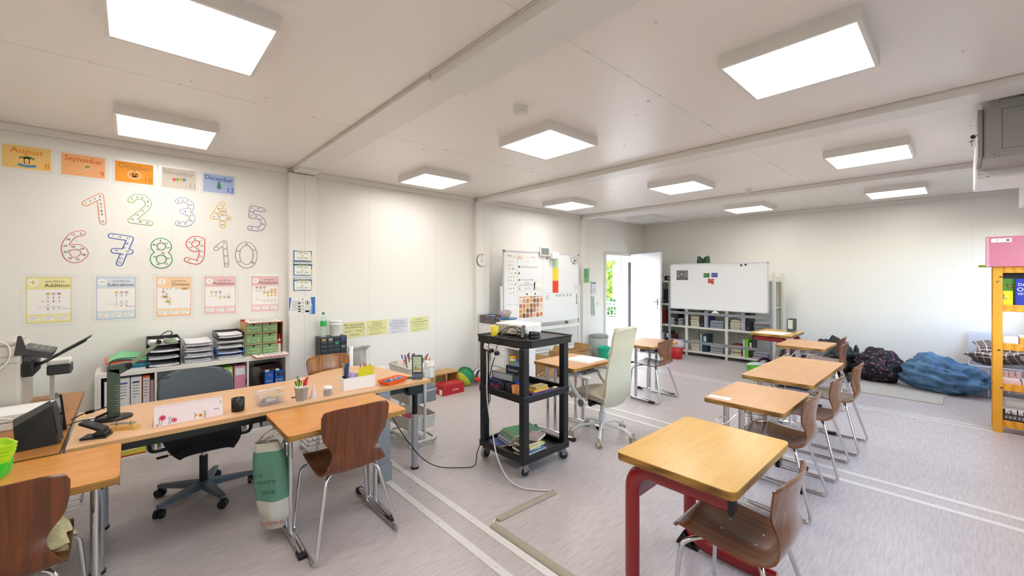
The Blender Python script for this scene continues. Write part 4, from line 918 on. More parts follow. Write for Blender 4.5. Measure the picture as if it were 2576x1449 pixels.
tray_stack(.615, .225, KZ, [('clear', .046, 1), ('#1F6FD0', .05, 1), ('clear', .044, 1), ('clear', .04, 1), ('#2A2A2C', .06, 1)], 'mixed letter tray stack with one blue and one black tray')
for i, z in enumerate((.007, .062, .115, .167, .215)): papers(-5.18, -4.885, .63, .82, KZ + z, (6, 3, 5, 4, 7)[i], 'papers in the %s tray of the mixed stack' % ('lowest', 'blue', 'middle', 'fourth', 'black top')[i], ('#DAD7DC', '#B9A878', '#E9E6E8') if i == 1 else ('#E9E6E8', '#CFCBCB', '#F2F0EE'), seed=i + 17)
# wooden mini chest
t = thing('mini_drawer_chest', 'small wooden chest of six green labelled drawers', 'drawer chest', T(-5.19, .855, KZ)); cw = mat('light plywood', '#C9A468', .5, kind='noise', col2='#B88F52', scale=3, stretch=(1, 14, 14))
b = B(); W_, H_ = .35, .335
for z in (0, H_ - .008, H_ / 3, 2 * H_ / 3): b.box((0, 0, z), (.25, W_ - .055, z + .007), cw)
for y in (0, (W_ - .055) / 2 - .004, W_ - .063): b.box((0, y, .007), (.25, y + .008, H_ - .008), cw)
b.box((-.006, 0, 0), (0, W_, H_), cw).box((0, W_ - .008, 0), (.25, W_, H_), pc('#8A6A44')).box((0, W_ - .063, H_ - .008), (.25, W_ - .008, H_ - .001), cw); b.build('chest_body', t)
gd = mat('green drawer front', '#7F9E6C', .5, kind='noise', col2='#6C8C5C', scale=3, stretch=(1, 20, 1)); 
for i, s in enumerate((('Magnete', 'Klammern und|Nadeln'), ('Würfel', 'Schilder'), ('Magnetband', 'Muggelsteine'))):
    for j in range(2):
        y0 = .011 + j * .1465; z0 = H_ * (2 - i) / 3 + .009; w, h = .134, .096
        d = B().box((.232, y0, z0), (.249, y0 + w, z0 + h), gd); d = d.build('drawer', t)
        b = B(T(.249, y0 + w/2, z0 + h/2) @ FL); b.poly(rrect(-.057, -.028, .057, .014, .005), pc('#93B87C'), .0005)
        for k, q in enumerate(s[j].split('|')): b.text(q, 0, -.007 + (.008 if '|' in s[j] else 0) - .018 * k, .026 if '|' not in s[j] else .018, inkm, .0012, wmax=.1)
        b.build('label_sticker', d); B(T(.249, y0 + w/2, z0 + h/2) @ FL).poly([(-.01, h/2), (-.01, h/2 - .012)] + [(.01 * math.cos(R(a)), h/2 - .012 + .01 * math.sin(R(a))) for a in range(180, 361, 30)] + [(.01, h/2)], pc('#111111'), .0008).build('finger_notch', d)
def clip(label, M, seed):
    t = thing('clipboard', label, 'clipboard', M, 'red clipboards'); B().box((-.15, -.115, 0), (.17, .2, .004), pc('#D0302A'), .002).build('board', t)
    B().box((-.145, -.105, .004), (.16, .19, .007), paper).scribble(-.13, .15, .27, .2, 6, gink, .0075, seed).quad(-.05, -.06, .02, -.03, pc('#B87060'), .0078).build('paper', t); B().box((-.16, -.13, .003), (-.1, -.09, .02), pc('#B0201C'), .005).build('clip', t)
clip('red clipboard with white paper lying on the drawer chest', T(-5.06, .99, KZ + .336) @ RZ(0), 3)
clip('red clipboard sticking out over the shelf edge before the drawer chest', T(-4.92, 1.02, KZ + .001) @ RZ(3), 5)
t = thing('glue_bottle', 'white glue bottle with red cap beside the drawer chest', 'bottle', T(-4.98, 1.177, KZ + .008))
B().lathe([(.018, 0), (.02, .01), (.02, .12), (.011, .14)], pc('#E9E6E6', .3)).lathe([(.0205, .09), (.0205, .118)], pc('#C8201E')).build('bottle', t); B().lathe([(.013, .14), (.012, .165), (.005, .19), (0, .191)], pc('#C8201E', .3)).build('cap', t)

# ================= beyond the desk: parts cabinet etc. =================
t = thing('side_cabinet', 'low pale cabinet behind the beech desk carrying the parts cabinet', 'cabinet', T(-5.235, 1.66, 0))
B().box((0, 0, 0), (.32, .34, .50), kw, .004).build('body', t); B().box((.32, .005, .02), (.325, .335, .49), kw).build('door', t)
t = thing('parts_cabinet', 'black cabinet of many small clear drawers behind the desk chair', 'parts cabinet', T(-5.17, 1.605, .50)); w, h, d = .305, .385, .17
B().box((0, 0, 0), (d, w, h), mat('blue black plastic', '#22262E', .4), .003).build('cabinet_body', t); cd = mat('smoky clear drawer', '#3C434B', .12)
for i in range(8):
    for j in range(4):
        y0, z0 = .006 + j * .0735, .006 + (7 - i) * .047
        q = B().box((d - .004, y0 + .002, z0 + .003), (d + .008, y0 + .07, z0 + .042), cd, .002).box((d + .008, y0 + .004, z0 + .034), (d + .016, y0 + .068, z0 + .041), pc('#59616A', .2))
        c = {(0, 0): '#C9B02C', (4, 0): '#C9B02C', (0, 3): '#2F5C98', (1, 2): '#3E8C74', (0, 1): '#B9BCC0', (2, 3): '#8A8D92', (4, 3): '#A9ADB2'}.get((i, j))
        if c: q.box((d + .008, y0 + .012, z0 + .008), (d + .0095, y0 + .055, z0 + .03), pc(c))
        q.build('drawer', t)
t = thing('water_bottle', 'clear plastic bottle with green label and cap on the parts cabinet', 'bottle', T(-5.06, 1.66, .886))
B().lathe([(.03, 0), (.034, .01), (.034, .13), (.035, .19), (.03, .21), (.014, .255), (.013, .27)], mat('thin clear bottle', '#DDEFE4', .1, alpha=.4)).build('bottle', t); B().lathe([(.0355, .125), (.0355, .185)], pc('#2FB45A')).build('label', t); B().lathe([(.015, .262), (.015, .285), (0, .286)], pc('#1E8C46')).build('cap', t)
for i in range(2):
    t = thing('white_bucket', ('lower' if i == 0 else 'upper') + ' of two nested white plastic tubs on the parts cabinet', 'tub', T(-5.075, 1.80, .886 + .035 * i), 'nested white tubs')
    B().lathe([(.053, 0), (.066, .125), (.07, .128), (.07, .15), (.064, .15), (.05, .006), (0, .006)], whitep).build('tub', t)
B().lathe([(.032, 0), (.032, .24), (.026, .24), (.026, .0)], paper).build('paper_roll', None, T(-5.03, 1.965, .504), 'white paper roll standing right of the parts cabinet', 'paper roll')
mb = mat('marbled paper', '#BDB8AF', .4, kind='noise', col2='#8A847B', scale=6, stretch=(1, 1, .6))
b = B().box((0, 0, 0), (.05, .155, .25), mb).add([(0, 0, .25), (.05, 0, .25), (.05, .155, .25), (0, .155, .25), (-.02, .0, .29), (.07, .0, .29), (.07, .2, .30), (-.02, .2, .30)], [(0, 1, 5, 4), (1, 2, 6, 5), (2, 3, 7, 6), (3, 0, 4, 7)], mb)
b.build('marbled_bag', None, T(-5.10, 2.015, .42), 'grey marbled paper bag beside the parts cabinet', 'bag')
t = thing('small_stool', 'small white stool under the marbled bag', 'stool', T(-5.23, 2.01, 0)); B().box((0, .222, .39), (.24, .45, .42), kw, .003).box((.0, .005, .39), (.24, .222, .42), kw).build('seat', t)
for x in (.01, .2):
    for y in (.23, .41): B().box((x, y, 0), (x + .03, y + .03, .39), kw).build('leg', t)

# ================= things on the long beech desk =================
DZ = .7202
grn = mat('dark green metal', '#3F5145', .4); grn2 = mat('pale green metal', '#7C8A76', .4)
t = thing('document_camera', 'dark green desk camera with folding arm and round black base', 'document camera', T(-3.50, -.075, DZ))
B().lathe([(.085, 0), (.088, .004), (.086, .012), (.02, .015), (0, .015)], blackp, sx=.9).build('base', t)
B().box((-.02, -.035, .012), (.02, .035, .30), grn, .006).prism([(-.035, .28), (.035, .23), (.085, .295), (.085, .325), (.07, .335), (-.035, .315)], -.02, .02, grn).build('x', t) if 0 else None
b = B().box((-.02, -.03, .012), (.02, .028, .305), grn, .004)
b.add([(x, y, z) for x in (-.02, .02) for y, z in ((-.03, .30), (.028, .27), (.075, .295), (.082, .325), (.06, .335), (-.03, .325))], [tuple(range(6)), tuple(range(11, 5, -1))] + [(i, (i + 1) % 6, 6 + (i + 1) % 6, 6 + i)[::-1] for i in range(6)], grn)
for k in range(11): b.box((.02, .012 if k % 2 else .006, .05 + .015 * k), (.0206, .027, .0512 + .015 * k), pc('#C9D2C8'))
b.build('column', t)
B().cyl((-.024, .068, .315), (.024, .068, .315), .018, blackp, n=20).build('hinge', t); B().cyl((-.018, .21, .445), (.018, .21, .445), .013, blackp, n=16).build('hinge', t)
B().tube([(0, .068, .315), (0, .14, .38), (0, .21, .445)], .011, grn2, 10, r2=.014).build('arm', t)
B().cyl((.004, .23, .452), (.004, .29, .445), .016, grn2, n=14).lathe([(.028, -.012), (.032, -.006), (.03, .008), (0, .012)], grn2, (.004, .27, .44), 18).build('camera_head', t)
B().tube(spl([(0, -.02, .325), (0, -.01, .35), (0, .03, .362), (0, .09, .36), (0, .12, .352)], 5), .003, blackp, 6).build('cable', t); B().tube(spl([(0, .19, .43), (0, .215, .48), (0, .25, .51), (0, .275, .50), (0, .25, .458)], 5), .003, blackp, 6).build('cable', t)
B().tube(spl([(-3.46, -.09, .77), (-3.5, -.16, .74), (-3.52, -.22, .735), (-3.45, -.27, .735)], 6), .003, blackp, 6).cyl((-3.455, -.095, .775), (-3.49, -.15, .745), .007, blackp, n=8).build('usb_cable', None, None, 'black cable plugged low into the green desk camera', 'cable')
b = B().tube(spl([(-3.5, -.1, .80), (-3.54, -.16, .775), (-3.57, -.2, .765), (-3.58, -.26, .735)], 6), .003, blackp, 6); b.cyl((-3.54, -.165, .776), (-3.565, -.195, .766), .01, blackp, n=10)
b.build('usb_cable', None, None, 'black cable with ferrite core, upper one at the green desk camera', 'cable')
B().box((-.05, -.06, 0), (.05, .07, .001), paper).build('paper_note', None, T(-3.57, -.12, DZ) @ RZ(8), 'white paper lying under the cables of the desk camera', 'paper')
# hole punch
t = thing('hole_punch', 'black hole punch at the left end of the beech desk', 'hole punch', T(-3.155, -.13, DZ) @ RZ(70))
B().box((-.06, -.04, 0), (.05, .04, .012), blackp, .004).box((-.01, -.036, .012), (.045, .036, .03), blackp, .006).build('base', t); B().cyl((.02, -.038, .035), (.02, .038, .035), .012, pc('#2A2A2C'), n=14).cyl((.02, .038, .035), (.02, .041, .035), .005, silver, n=10).build('pivot', t)
b = B(T(.02, 0, .03) @ RY(-155)); b.box((-.02, -.035, -.012), (.11, .035, .008), blackp, .006) if 0 else None
b = B(T(.03, 0, .035) @ RY(28)); b.box((-.11, -.034, -.006), (.0, .034, .012), blackp, .006).box((-.09, -.015, .012), (-.05, .015, .0125), pc('#3A3A3C')); b.build('lever', t)
t = thing('chime_bar', 'silver chime tube on a small light wooden block', 'chime', T(-3.22, -.03, DZ) @ RZ(62))
B().prism([(-.075, -.02), (.06, -.022), (.08, .0), (.06, .022), (-.075, .02)], 0, .018, mat('pale wood', '#D9A95A', .45)).build('block', t); B().cyl((-.06, 0, .034), (.06, 0, .034), .007, chrome, n=14).build('chime_tube', t)
B().tube([(-.03, -.009, .018), (-.03, -.009, .036), (-.03, .0, .043), (-.03, .009, .036), (-.03, .009, .018)], .0012, blackp, 5).tube([(.035, -.009, .018), (.035, -.009, .036), (.035, .0, .043), (.035, .009, .036), (.035, .009, .018)], .0012, blackp, 5).build('cord', t)
# calendar
t = thing('desk_calendar', 'pale pink spiral desk calendar with printed flowers', 'calendar', T(-3.135, .262, DZ) @ FL)
b = B(RX(-22)).box((-.165, 0, -.002), (.165, .115, 0), pc('#E3D0D2'))
for x, y, r, c in ((-.125, .045, .014, '#C8405A'), (-.072, .022, .012, '#D0506E'), (.052, .022, .011, '#E0A03A'), (.032, .028, .004, '#C8604A'), (-.15, .008, .004, '#B03A46')):
    for k in range(7): a = R(k * 51); b.disc(x + r * .7 * math.cos(a), y + r * .7 * math.sin(a), r * .45, pc(c), .0004 + .00002 * k, 8)
    b.disc(x, y, r * .35, pc('#5A3018'), .0008, 8)
for x, c in ((-.145, '#6A7A4A'), (-.135, '#7A8A5A'), (-.1, '#6A70A0'), (-.092, '#5A68A8'), (-.082, '#B8BE6A'), (.02, '#6A7A3A'), (.066, '#5A7A3A'), (.072, '#4A6A32'), (.15, '#6A7468')): b.line([(x, .004 if x < .1 else .07), (x + .006, .02 if x < .1 else .08), (x + .003, .045 if x < .1 else .092)], .003, pc(c), .0003)
b.quad(.115, .035, .148, .052, paper, .0003)
for k in range(6): b.quad(.118 + .005 * k, .037, .1205 + .005 * k, .05, inkm, .0005)
b.build('front_cover', t); B(RX(-22)).box((-.165, 0, -.0025), (.165, .0, -.002), paper) if 0 else None
B(T(0, 0, -.088) @ RX(22)).box((-.165, 0, 0), (.165, .115, .002), pc('#D9C6C8')).build('back_cover', t)
b = B()
for k in range(32): b.tube([(-.158 + .0102 * k, .105 + .009 * math.cos(R(a)), -.044 + .009 * math.sin(R(a))) for a in range(0, 360, 60)], .001, paper, 4, True)
b.build('spiral_binding', t)
t = thing('candle', 'black glass candle jar beside the calendar', 'candle', T(-3.165, .51, DZ)); B().lathe([(.032, 0), (.036, .004), (.037, .082), (.034, .082), (.034, .06), (0, .06)], blackp, n=28).build('jar', t); B().lathe([(.033, .061), (.01, .06), (0, .06)], pc('#3A3632')).cyl((0, 0, .06), (.002, 0, .078), .0012, paper, n=6).build('wax', t)
# clear box with supplies
t = thing('storage_container', 'clear plastic container with pens and yellow card inside', 'container', T(-3.20, .695, DZ) @ RZ(4)); cb = mat('frosted clear plastic', '#E4DFE6', .25, alpha=.42)
b = B(); P0 = rrect(-.052, -.07, .052, .07, .012); P1 = rrect(-.06, -.08, .06, .08, .014); n = len(P0)
b.add([(x, y, 0) for x, y in P0] + [(x, y, .078) for x, y in P1], [tuple(range(n))[::-1]] + [(i, (i + 1) % n, n + (i + 1) % n, n + i) for i in range(n)], cb, True); b.build('tub', t)
b = B(T(-.06, 0, .08) @ RY(-12)); b.prism(rrect(0, -.083, .125, .083, .012), 0, .006, cb)
for x, y in ((.03, -.045), (.03, .045), (.095, -.045), (.095, .045)): b.tube([(x + .018 * math.cos(R(a)), y + .018 * math.sin(R(a)), .007) for a in range(0, 360, 30)], .0012, lam, 4, True)
b.build('lid', t)
for i, (p, q, c, l) in enumerate((((.02, -.055, .012), (.03, .05, .014), '#7068A8', 'violet marker'), ((-.02, -.05, .012), (-.01, .05, .016), '#3A3A44', 'dark marker'), ((-.01, -.04, .03), (.01, .055, .034), '#4A4A58', 'grey marker'))):
    B(T(-3.20, .695, DZ) @ RZ(4)).cyl(p, q, .009, pc(c), n=10).build('marker', None, None, l + ' inside the clear plastic container', 'marker', 'markers inside the container')
B(T(-3.20, .695, DZ) @ RZ(4)).box((-.03, .0, .048), (.035, .058, .056), pc('#D9D42E')).build('sticky_notes', None, None, 'yellow note pad inside the clear container', 'note pad')
B(T(-3.20, .695, DZ) @ RZ(4)).box((.033, -.03, .024), (.04, .03, .045), pc('#CFCBBE')).build('eraser_block', None, None, 'grey block inside the clear container', 'block')
# mesh pen cup with pens
t = thing('pen_cup', 'six sided wire mesh cup full of felt pens', 'pen cup', T(-3.115, .875, DZ)); ms = mat('silver wire mesh', '#A7A39C', .5, .3, kind='spots', col2='#5E5A55', scale=260, stretch=(1, 1, 1))
B().lathe([(.036, .004), (.045, .098)], ms, n=6, smooth=False).build('mesh', t); B().lathe([(.037, 0), (.037, .004), (0, .004)], whitep, n=6, smooth=False).lathe([(.046, .098), (.047, .1), (.046, .106), (.044, .106)], whitep, n=6, smooth=False).build('rim', t)
PENC = ['#D94A2E', '#E88A1E', '#2E7A3A', '#C81E34', '#8A2A5A', '#3AA050', '#E8D23A', '#D83A6A', '#2A8A8E', '#7A2A8A', '#E8681E', '#A01E2E', '#5AAA3A', '#C8A08A']
def pens(cx, cy, z, r, n, L, label, cols=PENC, seed=1, g='felt pens in the mesh cup', pr=.0045, tilt=.5, cap=.5, sx=1, sy=1):
    rr = random.Random(seed)
    for i in range(n):
        a = rr.uniform(0, 2 * PI); q = r * math.sqrt(rr.uniform(.1, 1)); dx, dy = q * math.cos(a) * sx, q * math.sin(a) * sy; l = L * rr.uniform(.8, 1.08)
        p0 = Vector((cx + dx * tilt, cy + dy * tilt, z)); p1 = Vector((cx + dx * (1 + tilt * .4), cy + dy * (1 + tilt * .4), z + l)); c = cols[i % len(cols)]
        m = p0.lerp(p1, cap); b = B().cyl(p0, m, pr, pc(c) if i % 3 else blackp, n=8).cyl(m, p1, pr * 1.15, pc(c), n=8)
        b.build('felt_pen', None, None, label % NC.get(c, 'coloured'), 'pen', g)
NC = {'#D94A2E': 'red orange', '#E88A1E': 'orange', '#2E7A3A': 'dark green', '#C81E34': 'crimson', '#8A2A5A': 'plum', '#3AA050': 'green', '#E8D23A': 'yellow', '#D83A6A': 'pink', '#2A8A8E': 'teal', '#7A2A8A': 'violet', '#E8681E': 'bright orange', '#A01E2E': 'dark red', '#5AAA3A': 'leaf green', '#C8A08A': 'dusty pink',
      '#2A3AA8': 'blue', '#14504E': 'petrol', '#5A9AB0': 'light blue', '#6A2A6A': 'aubergine', '#D9D3CC': 'white', '#3A3A3C': 'black', '#E0C03A': 'golden', '#A8A29A': 'grey', '#C86A3A': 'rust', '#2A5AB8': 'mid blue', '#B8342A': 'brick red', '#8A5A3A': 'brown'}
pens(-3.115, .875, .73, .036, 14, .155, '%s felt pen in the wire mesh cup')
b = B(T(-3.15, .965, DZ) @ RZ(20) @ RX(0)); b.lathe([(.03, 0), (.012, .06), (.007, .085), (.006, .1)], mat('milky clear plastic', '#E9DCDC', .2, alpha=.55), n=20)
b.build('plastic_funnel', None, None, 'small milky plastic funnel beside the mesh cup', 'funnel')
t = thing('pencil_sharpener', 'round clear sharpener box full of shavings with white lid', 'sharpener', T(-3.14, 1.06, DZ)); B().lathe([(.029, 0), (.03, .004), (.03, .05)], cb, n=24).build('tub', t); B().lathe([(.031, .05), (.031, .062), (.027, .066), (0, .066)], whitep, n=24).build('lid', t); B().lathe([(.027, .003), (.026, .03), (.012, .042), (0, .044)], mat('pencil shavings', '#6A5A4A', .9, kind='noise', col2='#2E2620', scale=120)).build('shavings', t)
# white organiser box
t = thing('desk_organizer', 'white upright organiser box full of pens in the middle of the desk', 'organizer', T(-3.215, 1.31, DZ) @ RZ(-2)); b = B(); w, l, h = .055, .122, .092
for p, q in (((-w, -l, 0), (w, l, .003)), ((-w, -l, .003), (-w + .003, l, h)), ((w - .003, -l, .003), (w, l, h)), ((-w + .003, -l, .003), (w - .003, -l + .003, h)), ((-w + .003, l - .003, .003), (w - .003, l, h)), ((-w + .003, -.02, .003), (w - .003, -.017, h * .95))): b.box(p, q, mat('matte white box', '#EDEAE8', .5))
b.build('box', t)
pens(-3.215, 1.225, .735, .03, 6, .175, '%s long pen at the left end of the white organiser', ['#A8A29A', '#14504E', '#2A3AA8', '#D9D3CC', '#5A9AB0', '#6A2A6A'], 5, 'long pens in the white organiser', .0075, .7, .6, .8, .7)
t = thing('glue_bottle', 'lilac glue stick standing in the white organiser', 'glue stick', T(-3.19, 1.25, DZ + .035)); B().lathe([(.022, 0), (.023, .055)], pc('#C9C3CE')).build('tube', t); B().lathe([(.025, .055), (.026, .085), (.023, .092), (0, .093)], pc('#A89ACF', .3)).build('cap', t)
B(T(-3.175, 1.355, DZ + .04) @ RZ(-3) @ RY(8)).box((-.0015, -.055, 0), (.0015, .065, .125), pc('#DAD51E')).build('yellow_card', None, None, 'bright yellow card standing in the white organiser', 'card')
B().box((-3.225, 1.285, .76), (-3.19, 1.32, .825), pc('#C9C2BE')).box((-3.222, 1.29, .825), (-3.2, 1.315, .828), pc('#8A8682')).build('grey_box', None, None, 'small grey printed box in the white organiser', 'box')
pens(-3.245, 1.37, .74, .03, 6, .165, '%s pencil behind the yellow card', ['#E0C03A', '#2A3AA8', '#C86A3A', '#2A8A8E', '#8A5A3A', '#B8342A'], 8, 'pencils behind the yellow card', .004, .8, .5, .5, 1.5)
b = B().tube(spl([(-3.23, 1.34, .81), (-3.235, 1.345, .845), (-3.24, 1.37, .862), (-3.235, 1.40, .855), (-3.23, 1.41, .81)], 5), .006, pc('#2A8A9A'), 8); b.build('scissors_handle', None, None, 'teal scissors handle above the yellow card', 'scissors')
# orange tray
t = thing('orange_tray', 'orange plastic tray with blue clips on the beech desk', 'tray', T(-3.15, 1.575, DZ) @ RZ(18)); b = B(); P0 = rrect(-.05, -.095, .05, .095, .015); P1 = rrect(-.068, -.115, .068, .115, .015); n = len(P0)
om = pc('#F06A1E', .35)
b.add([(x, y, 0) for x, y in P0] + [(x, y, .035) for x, y in P1] + [(x * .94, y * .96, .035) for x, y in P1] + [(x * .95, y * .97, .004) for x, y in P0], [tuple(range(n))[::-1], tuple(range(3 * n, 4 * n))] + [(k * n + i, k * n + (i + 1) % n, (k + 1) * n + (i + 1) % n, (k + 1) * n + i) for k in range(3) for i in range(n)], om); b.build('tray', t)
rr = random.Random(4)
for i in range(9):
    M = T(-3.15, 1.575, DZ + .012 + .009 * (i % 3)) @ RZ(18) @ T(rr.uniform(-.03, .03), -.07 + .016 * i, 0) @ RZ(rr.uniform(0, 180)) @ RX(rr.uniform(-20, 20))
    B().box((-.028, -.008, 0), (.028, .008, .008), pc(('#3F97E0', '#2A7ACF', '#5AA8E8')[i % 3], .3), .003).box((-.01, -.012, .002), (.012, .012, .007), pc('#3F97E0', .3), .002).build('blue_clip', None, M, 'blue plastic clip lying in the orange tray', 'clip', 'blue clips in the orange tray')
# mirror stand
t = thing('display_stand', 'slate grey upright picture stand at the right end of the desk', 'stand', T(-3.145, 1.80, DZ) @ RZ(-38)); sl = mat('slate metal', '#4C5460', .4, .3)
b = B(RY(4))
for p, q in (((-.045, .045), (-.035, .20)), ((.035, .045), (.045, .20)), ((-.035, .19), (.035, .20)), ((-.035, .045), (.035, .055))): b.box((-.004, p[0], p[1]), (.004, q[0], q[1]), sl, .001)
b.build('frame', t); b = B(RY(4)).box((-.001, -.035, .055), (.0015, .035, .19), pc('#BFD3AE')); b.box((.0015, -.03, .07), (.0022, .03, .085), pc('#C09A6A')).box((.0015, -.02, .11), (.0022, .022, .114), pc('#7A9A78')); b.box((.0015, -.02, .085), (.0022, -.008, .1), pc('#4A5A8A')).box((.0015, .0, .085), (.0022, .008, .095), pc('#C86A3A')); b.build('picture', t)
B().grid(lambda u, v: ((.045 * (2 * u - 1)), (v - .5) * .09, .05 * (1 - abs(2 * u - 1)) ** 1.8 + .002), 12, 2, sl, True, .003).build('foot', t)
B().lathe([(.04, 0), (.042, .002), (.04, .005), (0, .005)], blackp, sx=.8).build('black_disc', None, T(-3.21, 1.74, DZ) , 'flat black disc on the desk beside the picture stand', 'disc')
# ================= printer corner at the left edge =================
t = thing('printer_desk', 'worn brown school desk carrying the printer at the left edge', 'desk', T(-4.55, -1.15, 0))
wbr = mat('worn brown top', '#B5793A', .4, kind='noise', col2='#A0682E', scale=5, stretch=(7, .8, 7))
desk_top(0, 0, 1.53, .89, .715, wbr, .03, .02).build('tabletop', t)
for x in (.08, 1.42):
    for y in (.1, .8): B().cyl((x, y, 0), (x, y, .685), .017, silver).build('leg', t)
B().box((.06, .09, .655), (1.44, .11, .684), blackm).box((.06, .79, .655), (1.44, .81, .684), blackm).build('frame', t)
t = thing('laser_printer', 'large pale grey multifunction printer on the left desk', 'printer', T(-4.10, -.60, .716)); pg = mat('pale grey plastic', '#C6C1B8', .45); dg = mat('dark grey plastic', '#3E3F40', .4)
b = B().box((-.30, -.42, 0), (.14, .10, .44), pg, .02).box((-.29, -.41, .44), (.13, .07, .47), pg, .012)
b.box((.1405, -.41, .335), (.1415, .09, .337), dg).box((.1405, -.41, .375), (.1415, .09, .377), dg).box((.1405, -.41, .30), (.1412, .09, .3015), jointm); b.build('body', t)
B().box((-.16, .10, .24), (.14, .15, .33), blackp, .008).box((-.15, .1, .26), (.12, .14, .40), dg, .008).build('output_bay', t)
b = B(T(0, .10, .40) @ RX(-18)).box((-.14, -.01, -.02), (.13, .13, .025), dg, .008)
for i in range(4):
    for j in range(3): b.box((-.1 + .05 * i, .03 + .03 * j, .025), (-.07 + .05 * i, .048 + .03 * j, .028), pc('#8A8A88'))
b.build('control_panel', t); b = B().prism([(0, 0), (.07, 0), (.0, .11)], -.155, -.148, dg) if 0 else B().add([(.141, .07, .38), (.141, .13, .38), (.141, .10, .50), (.141, .085, .50), (.125, .07, .38), (.125, .13, .38), (.125, .10, .50), (.125, .085, .50)], [(0, 1, 2, 3), (7, 6, 5, 4), (0, 3, 7, 4), (1, 5, 6, 2), (3, 2, 6, 7)], dg); b.build('panel_cheek', t)
B(T(-.01, .13, .27) @ RX(33)).box((-.1, 0, 0), (.11, .30, .008), blackp, .003).box((-.06, .16, .008), (.07, .33, .014), blackp, .003).build('paper_tray', t)
B().tube(spl([(-3.98, -.75, 1.17), (-3.955, -.62, 1.195), (-3.95, -.55, 1.16), (-3.945, -.56, 1.05), (-3.93, -.7, .95), (-3.9, -.85, .86)], 6), .004, whitep, 6).build('white_cable', None, None, 'white cable hanging over the side of the printer', 'cable')
t = thing('scanner_device', 'small white and dark grey device behind the printer tray', 'device', T(-4.36, -.40, .716)); B().box((-.05, -.02, 0), (.0, .0, .28), pg).build('stand', t); B().box((-.08, -.03, .18), (.06, .09, .25), dg, .01).box((-.075, -.03, .25), (.055, .085, .285), whitep, .008).build('head', t)
for i in range(2):
    t = thing('paper_pad', 'thick stack of white paper with a clip, %s' % ('lower one beside the printer' if i == 0 else 'upper one beside the printer'), 'paper stack', T(-3.78, -.45, .716 + .045 * i) @ RZ(6 - 4 * i), 'clipped paper stacks')
    B().box((-.13, -.19, 0), (.13, .13, .04), paper, .002).build('sheets', t); B().box((-.1, .115, .0), (-.05, .14, .048), steelg, .003).build('binder_clip', t)
B(T(-3.56, -.335, .718) @ RX(0) @ RZ(0)).add([(-.12, .02, 0), (.12, .06, 0), (.12, .07, 0), (-.12, .03, 0), (-.12, .0, .17), (.12, .04, .20), (.12, .05, .20), (-.12, .01, .17)], [(0, 1, 2, 3)[::-1], (4, 5, 6, 7), (0, 1, 5, 4), (1, 2, 6, 5), (2, 3, 7, 6), (3, 0, 4, 7)], mat('black tablet', '#14161C', .3)).build('tablet', None, None, 'black tablet case standing behind the speaker', 'tablet')
t = thing('loudspeaker', 'black desktop speaker angled on the left desk', 'speaker', T(-3.235, -.335, .716) @ RZ(8))
B().add([(-.08, -.09, 0), (.06, -.09, 0), (.06, .05, 0), (-.08, .05, 0), (-.09, -.10, .13), (.04, -.10, .12), (.04, .03, .20), (-.10, .03, .20)], [(3, 2, 1, 0), (4, 5, 6, 7), (0, 1, 5, 4), (1, 2, 6, 5), (2, 3, 7, 6), (3, 0, 4, 7)], blackp).build('body', t)
B().add([(-.07, .052, .02), (.055, .052, .02), (.035, .032, .19), (-.09, .032, .19), (-.07, .07, .02), (.055, .07, .02), (.035, .05, .20), (-.09, .05, .20)], [(3, 2, 1, 0), (4, 5, 6, 7), (0, 1, 5, 4), (1, 2, 6, 5), (2, 3, 7, 6), (3, 0, 4, 7)], dg).build('grille', t)
t = thing('small_speaker', 'small black device at the very edge of the left desk', 'speaker', T(-3.42, -.31, .716)); B().box((-.05, -.03, 0), (.05, .03, .1), blackp, .012).build('body', t)
t = thing('desk_mat', 'grey mouse board with printed sheet under cables on the left desk', 'mat', T(-3.22, -.70, .716)); B().prism(rrect(-.17, -.26, .16, .15, .06), 0, .022, mat('slate rubber', '#85868C', .6)).build('board', t)
B().prism(rrect(-.15, -.24, .13, .12, .03), .022, .024, pc('#C9C7CB')).scribble(-.13, .1, .24, .3, 10, gink, .0245, 3).build('sheet', t)
rr = random.Random(9)
for i, l in enumerate(('black cable loop nearest the speaker', 'black cable loop over the printed mat', 'thin black cable behind the mat', 'black cable coil at the left edge')):
    x, y = (-3.2, -3.25, -3.45, -3.5)[i], (-.62, -.74, -.66, -.85)[i]
    B().tube(spl([(x + rr.uniform(-.14, .14), y + rr.uniform(-.12, .12), .748 + .004 * (k % 3) + .01 * i * (i > 1) * 0) for k in range(9)], 6), .0028, blackp, 6).build('black_cable', None, None, l, 'cable', 'tangled cables on the left desk')
B().tube(spl([(-3.40, -.75, .75), (-3.45, -.68, .80), (-3.5, -.58, .83), (-3.48, -.45, .80), (-3.40, -.42, .76)], 6), .005, whitep, 8).build('white_cable', None, None, 'thick white cable arching behind the printed mat', 'cable')
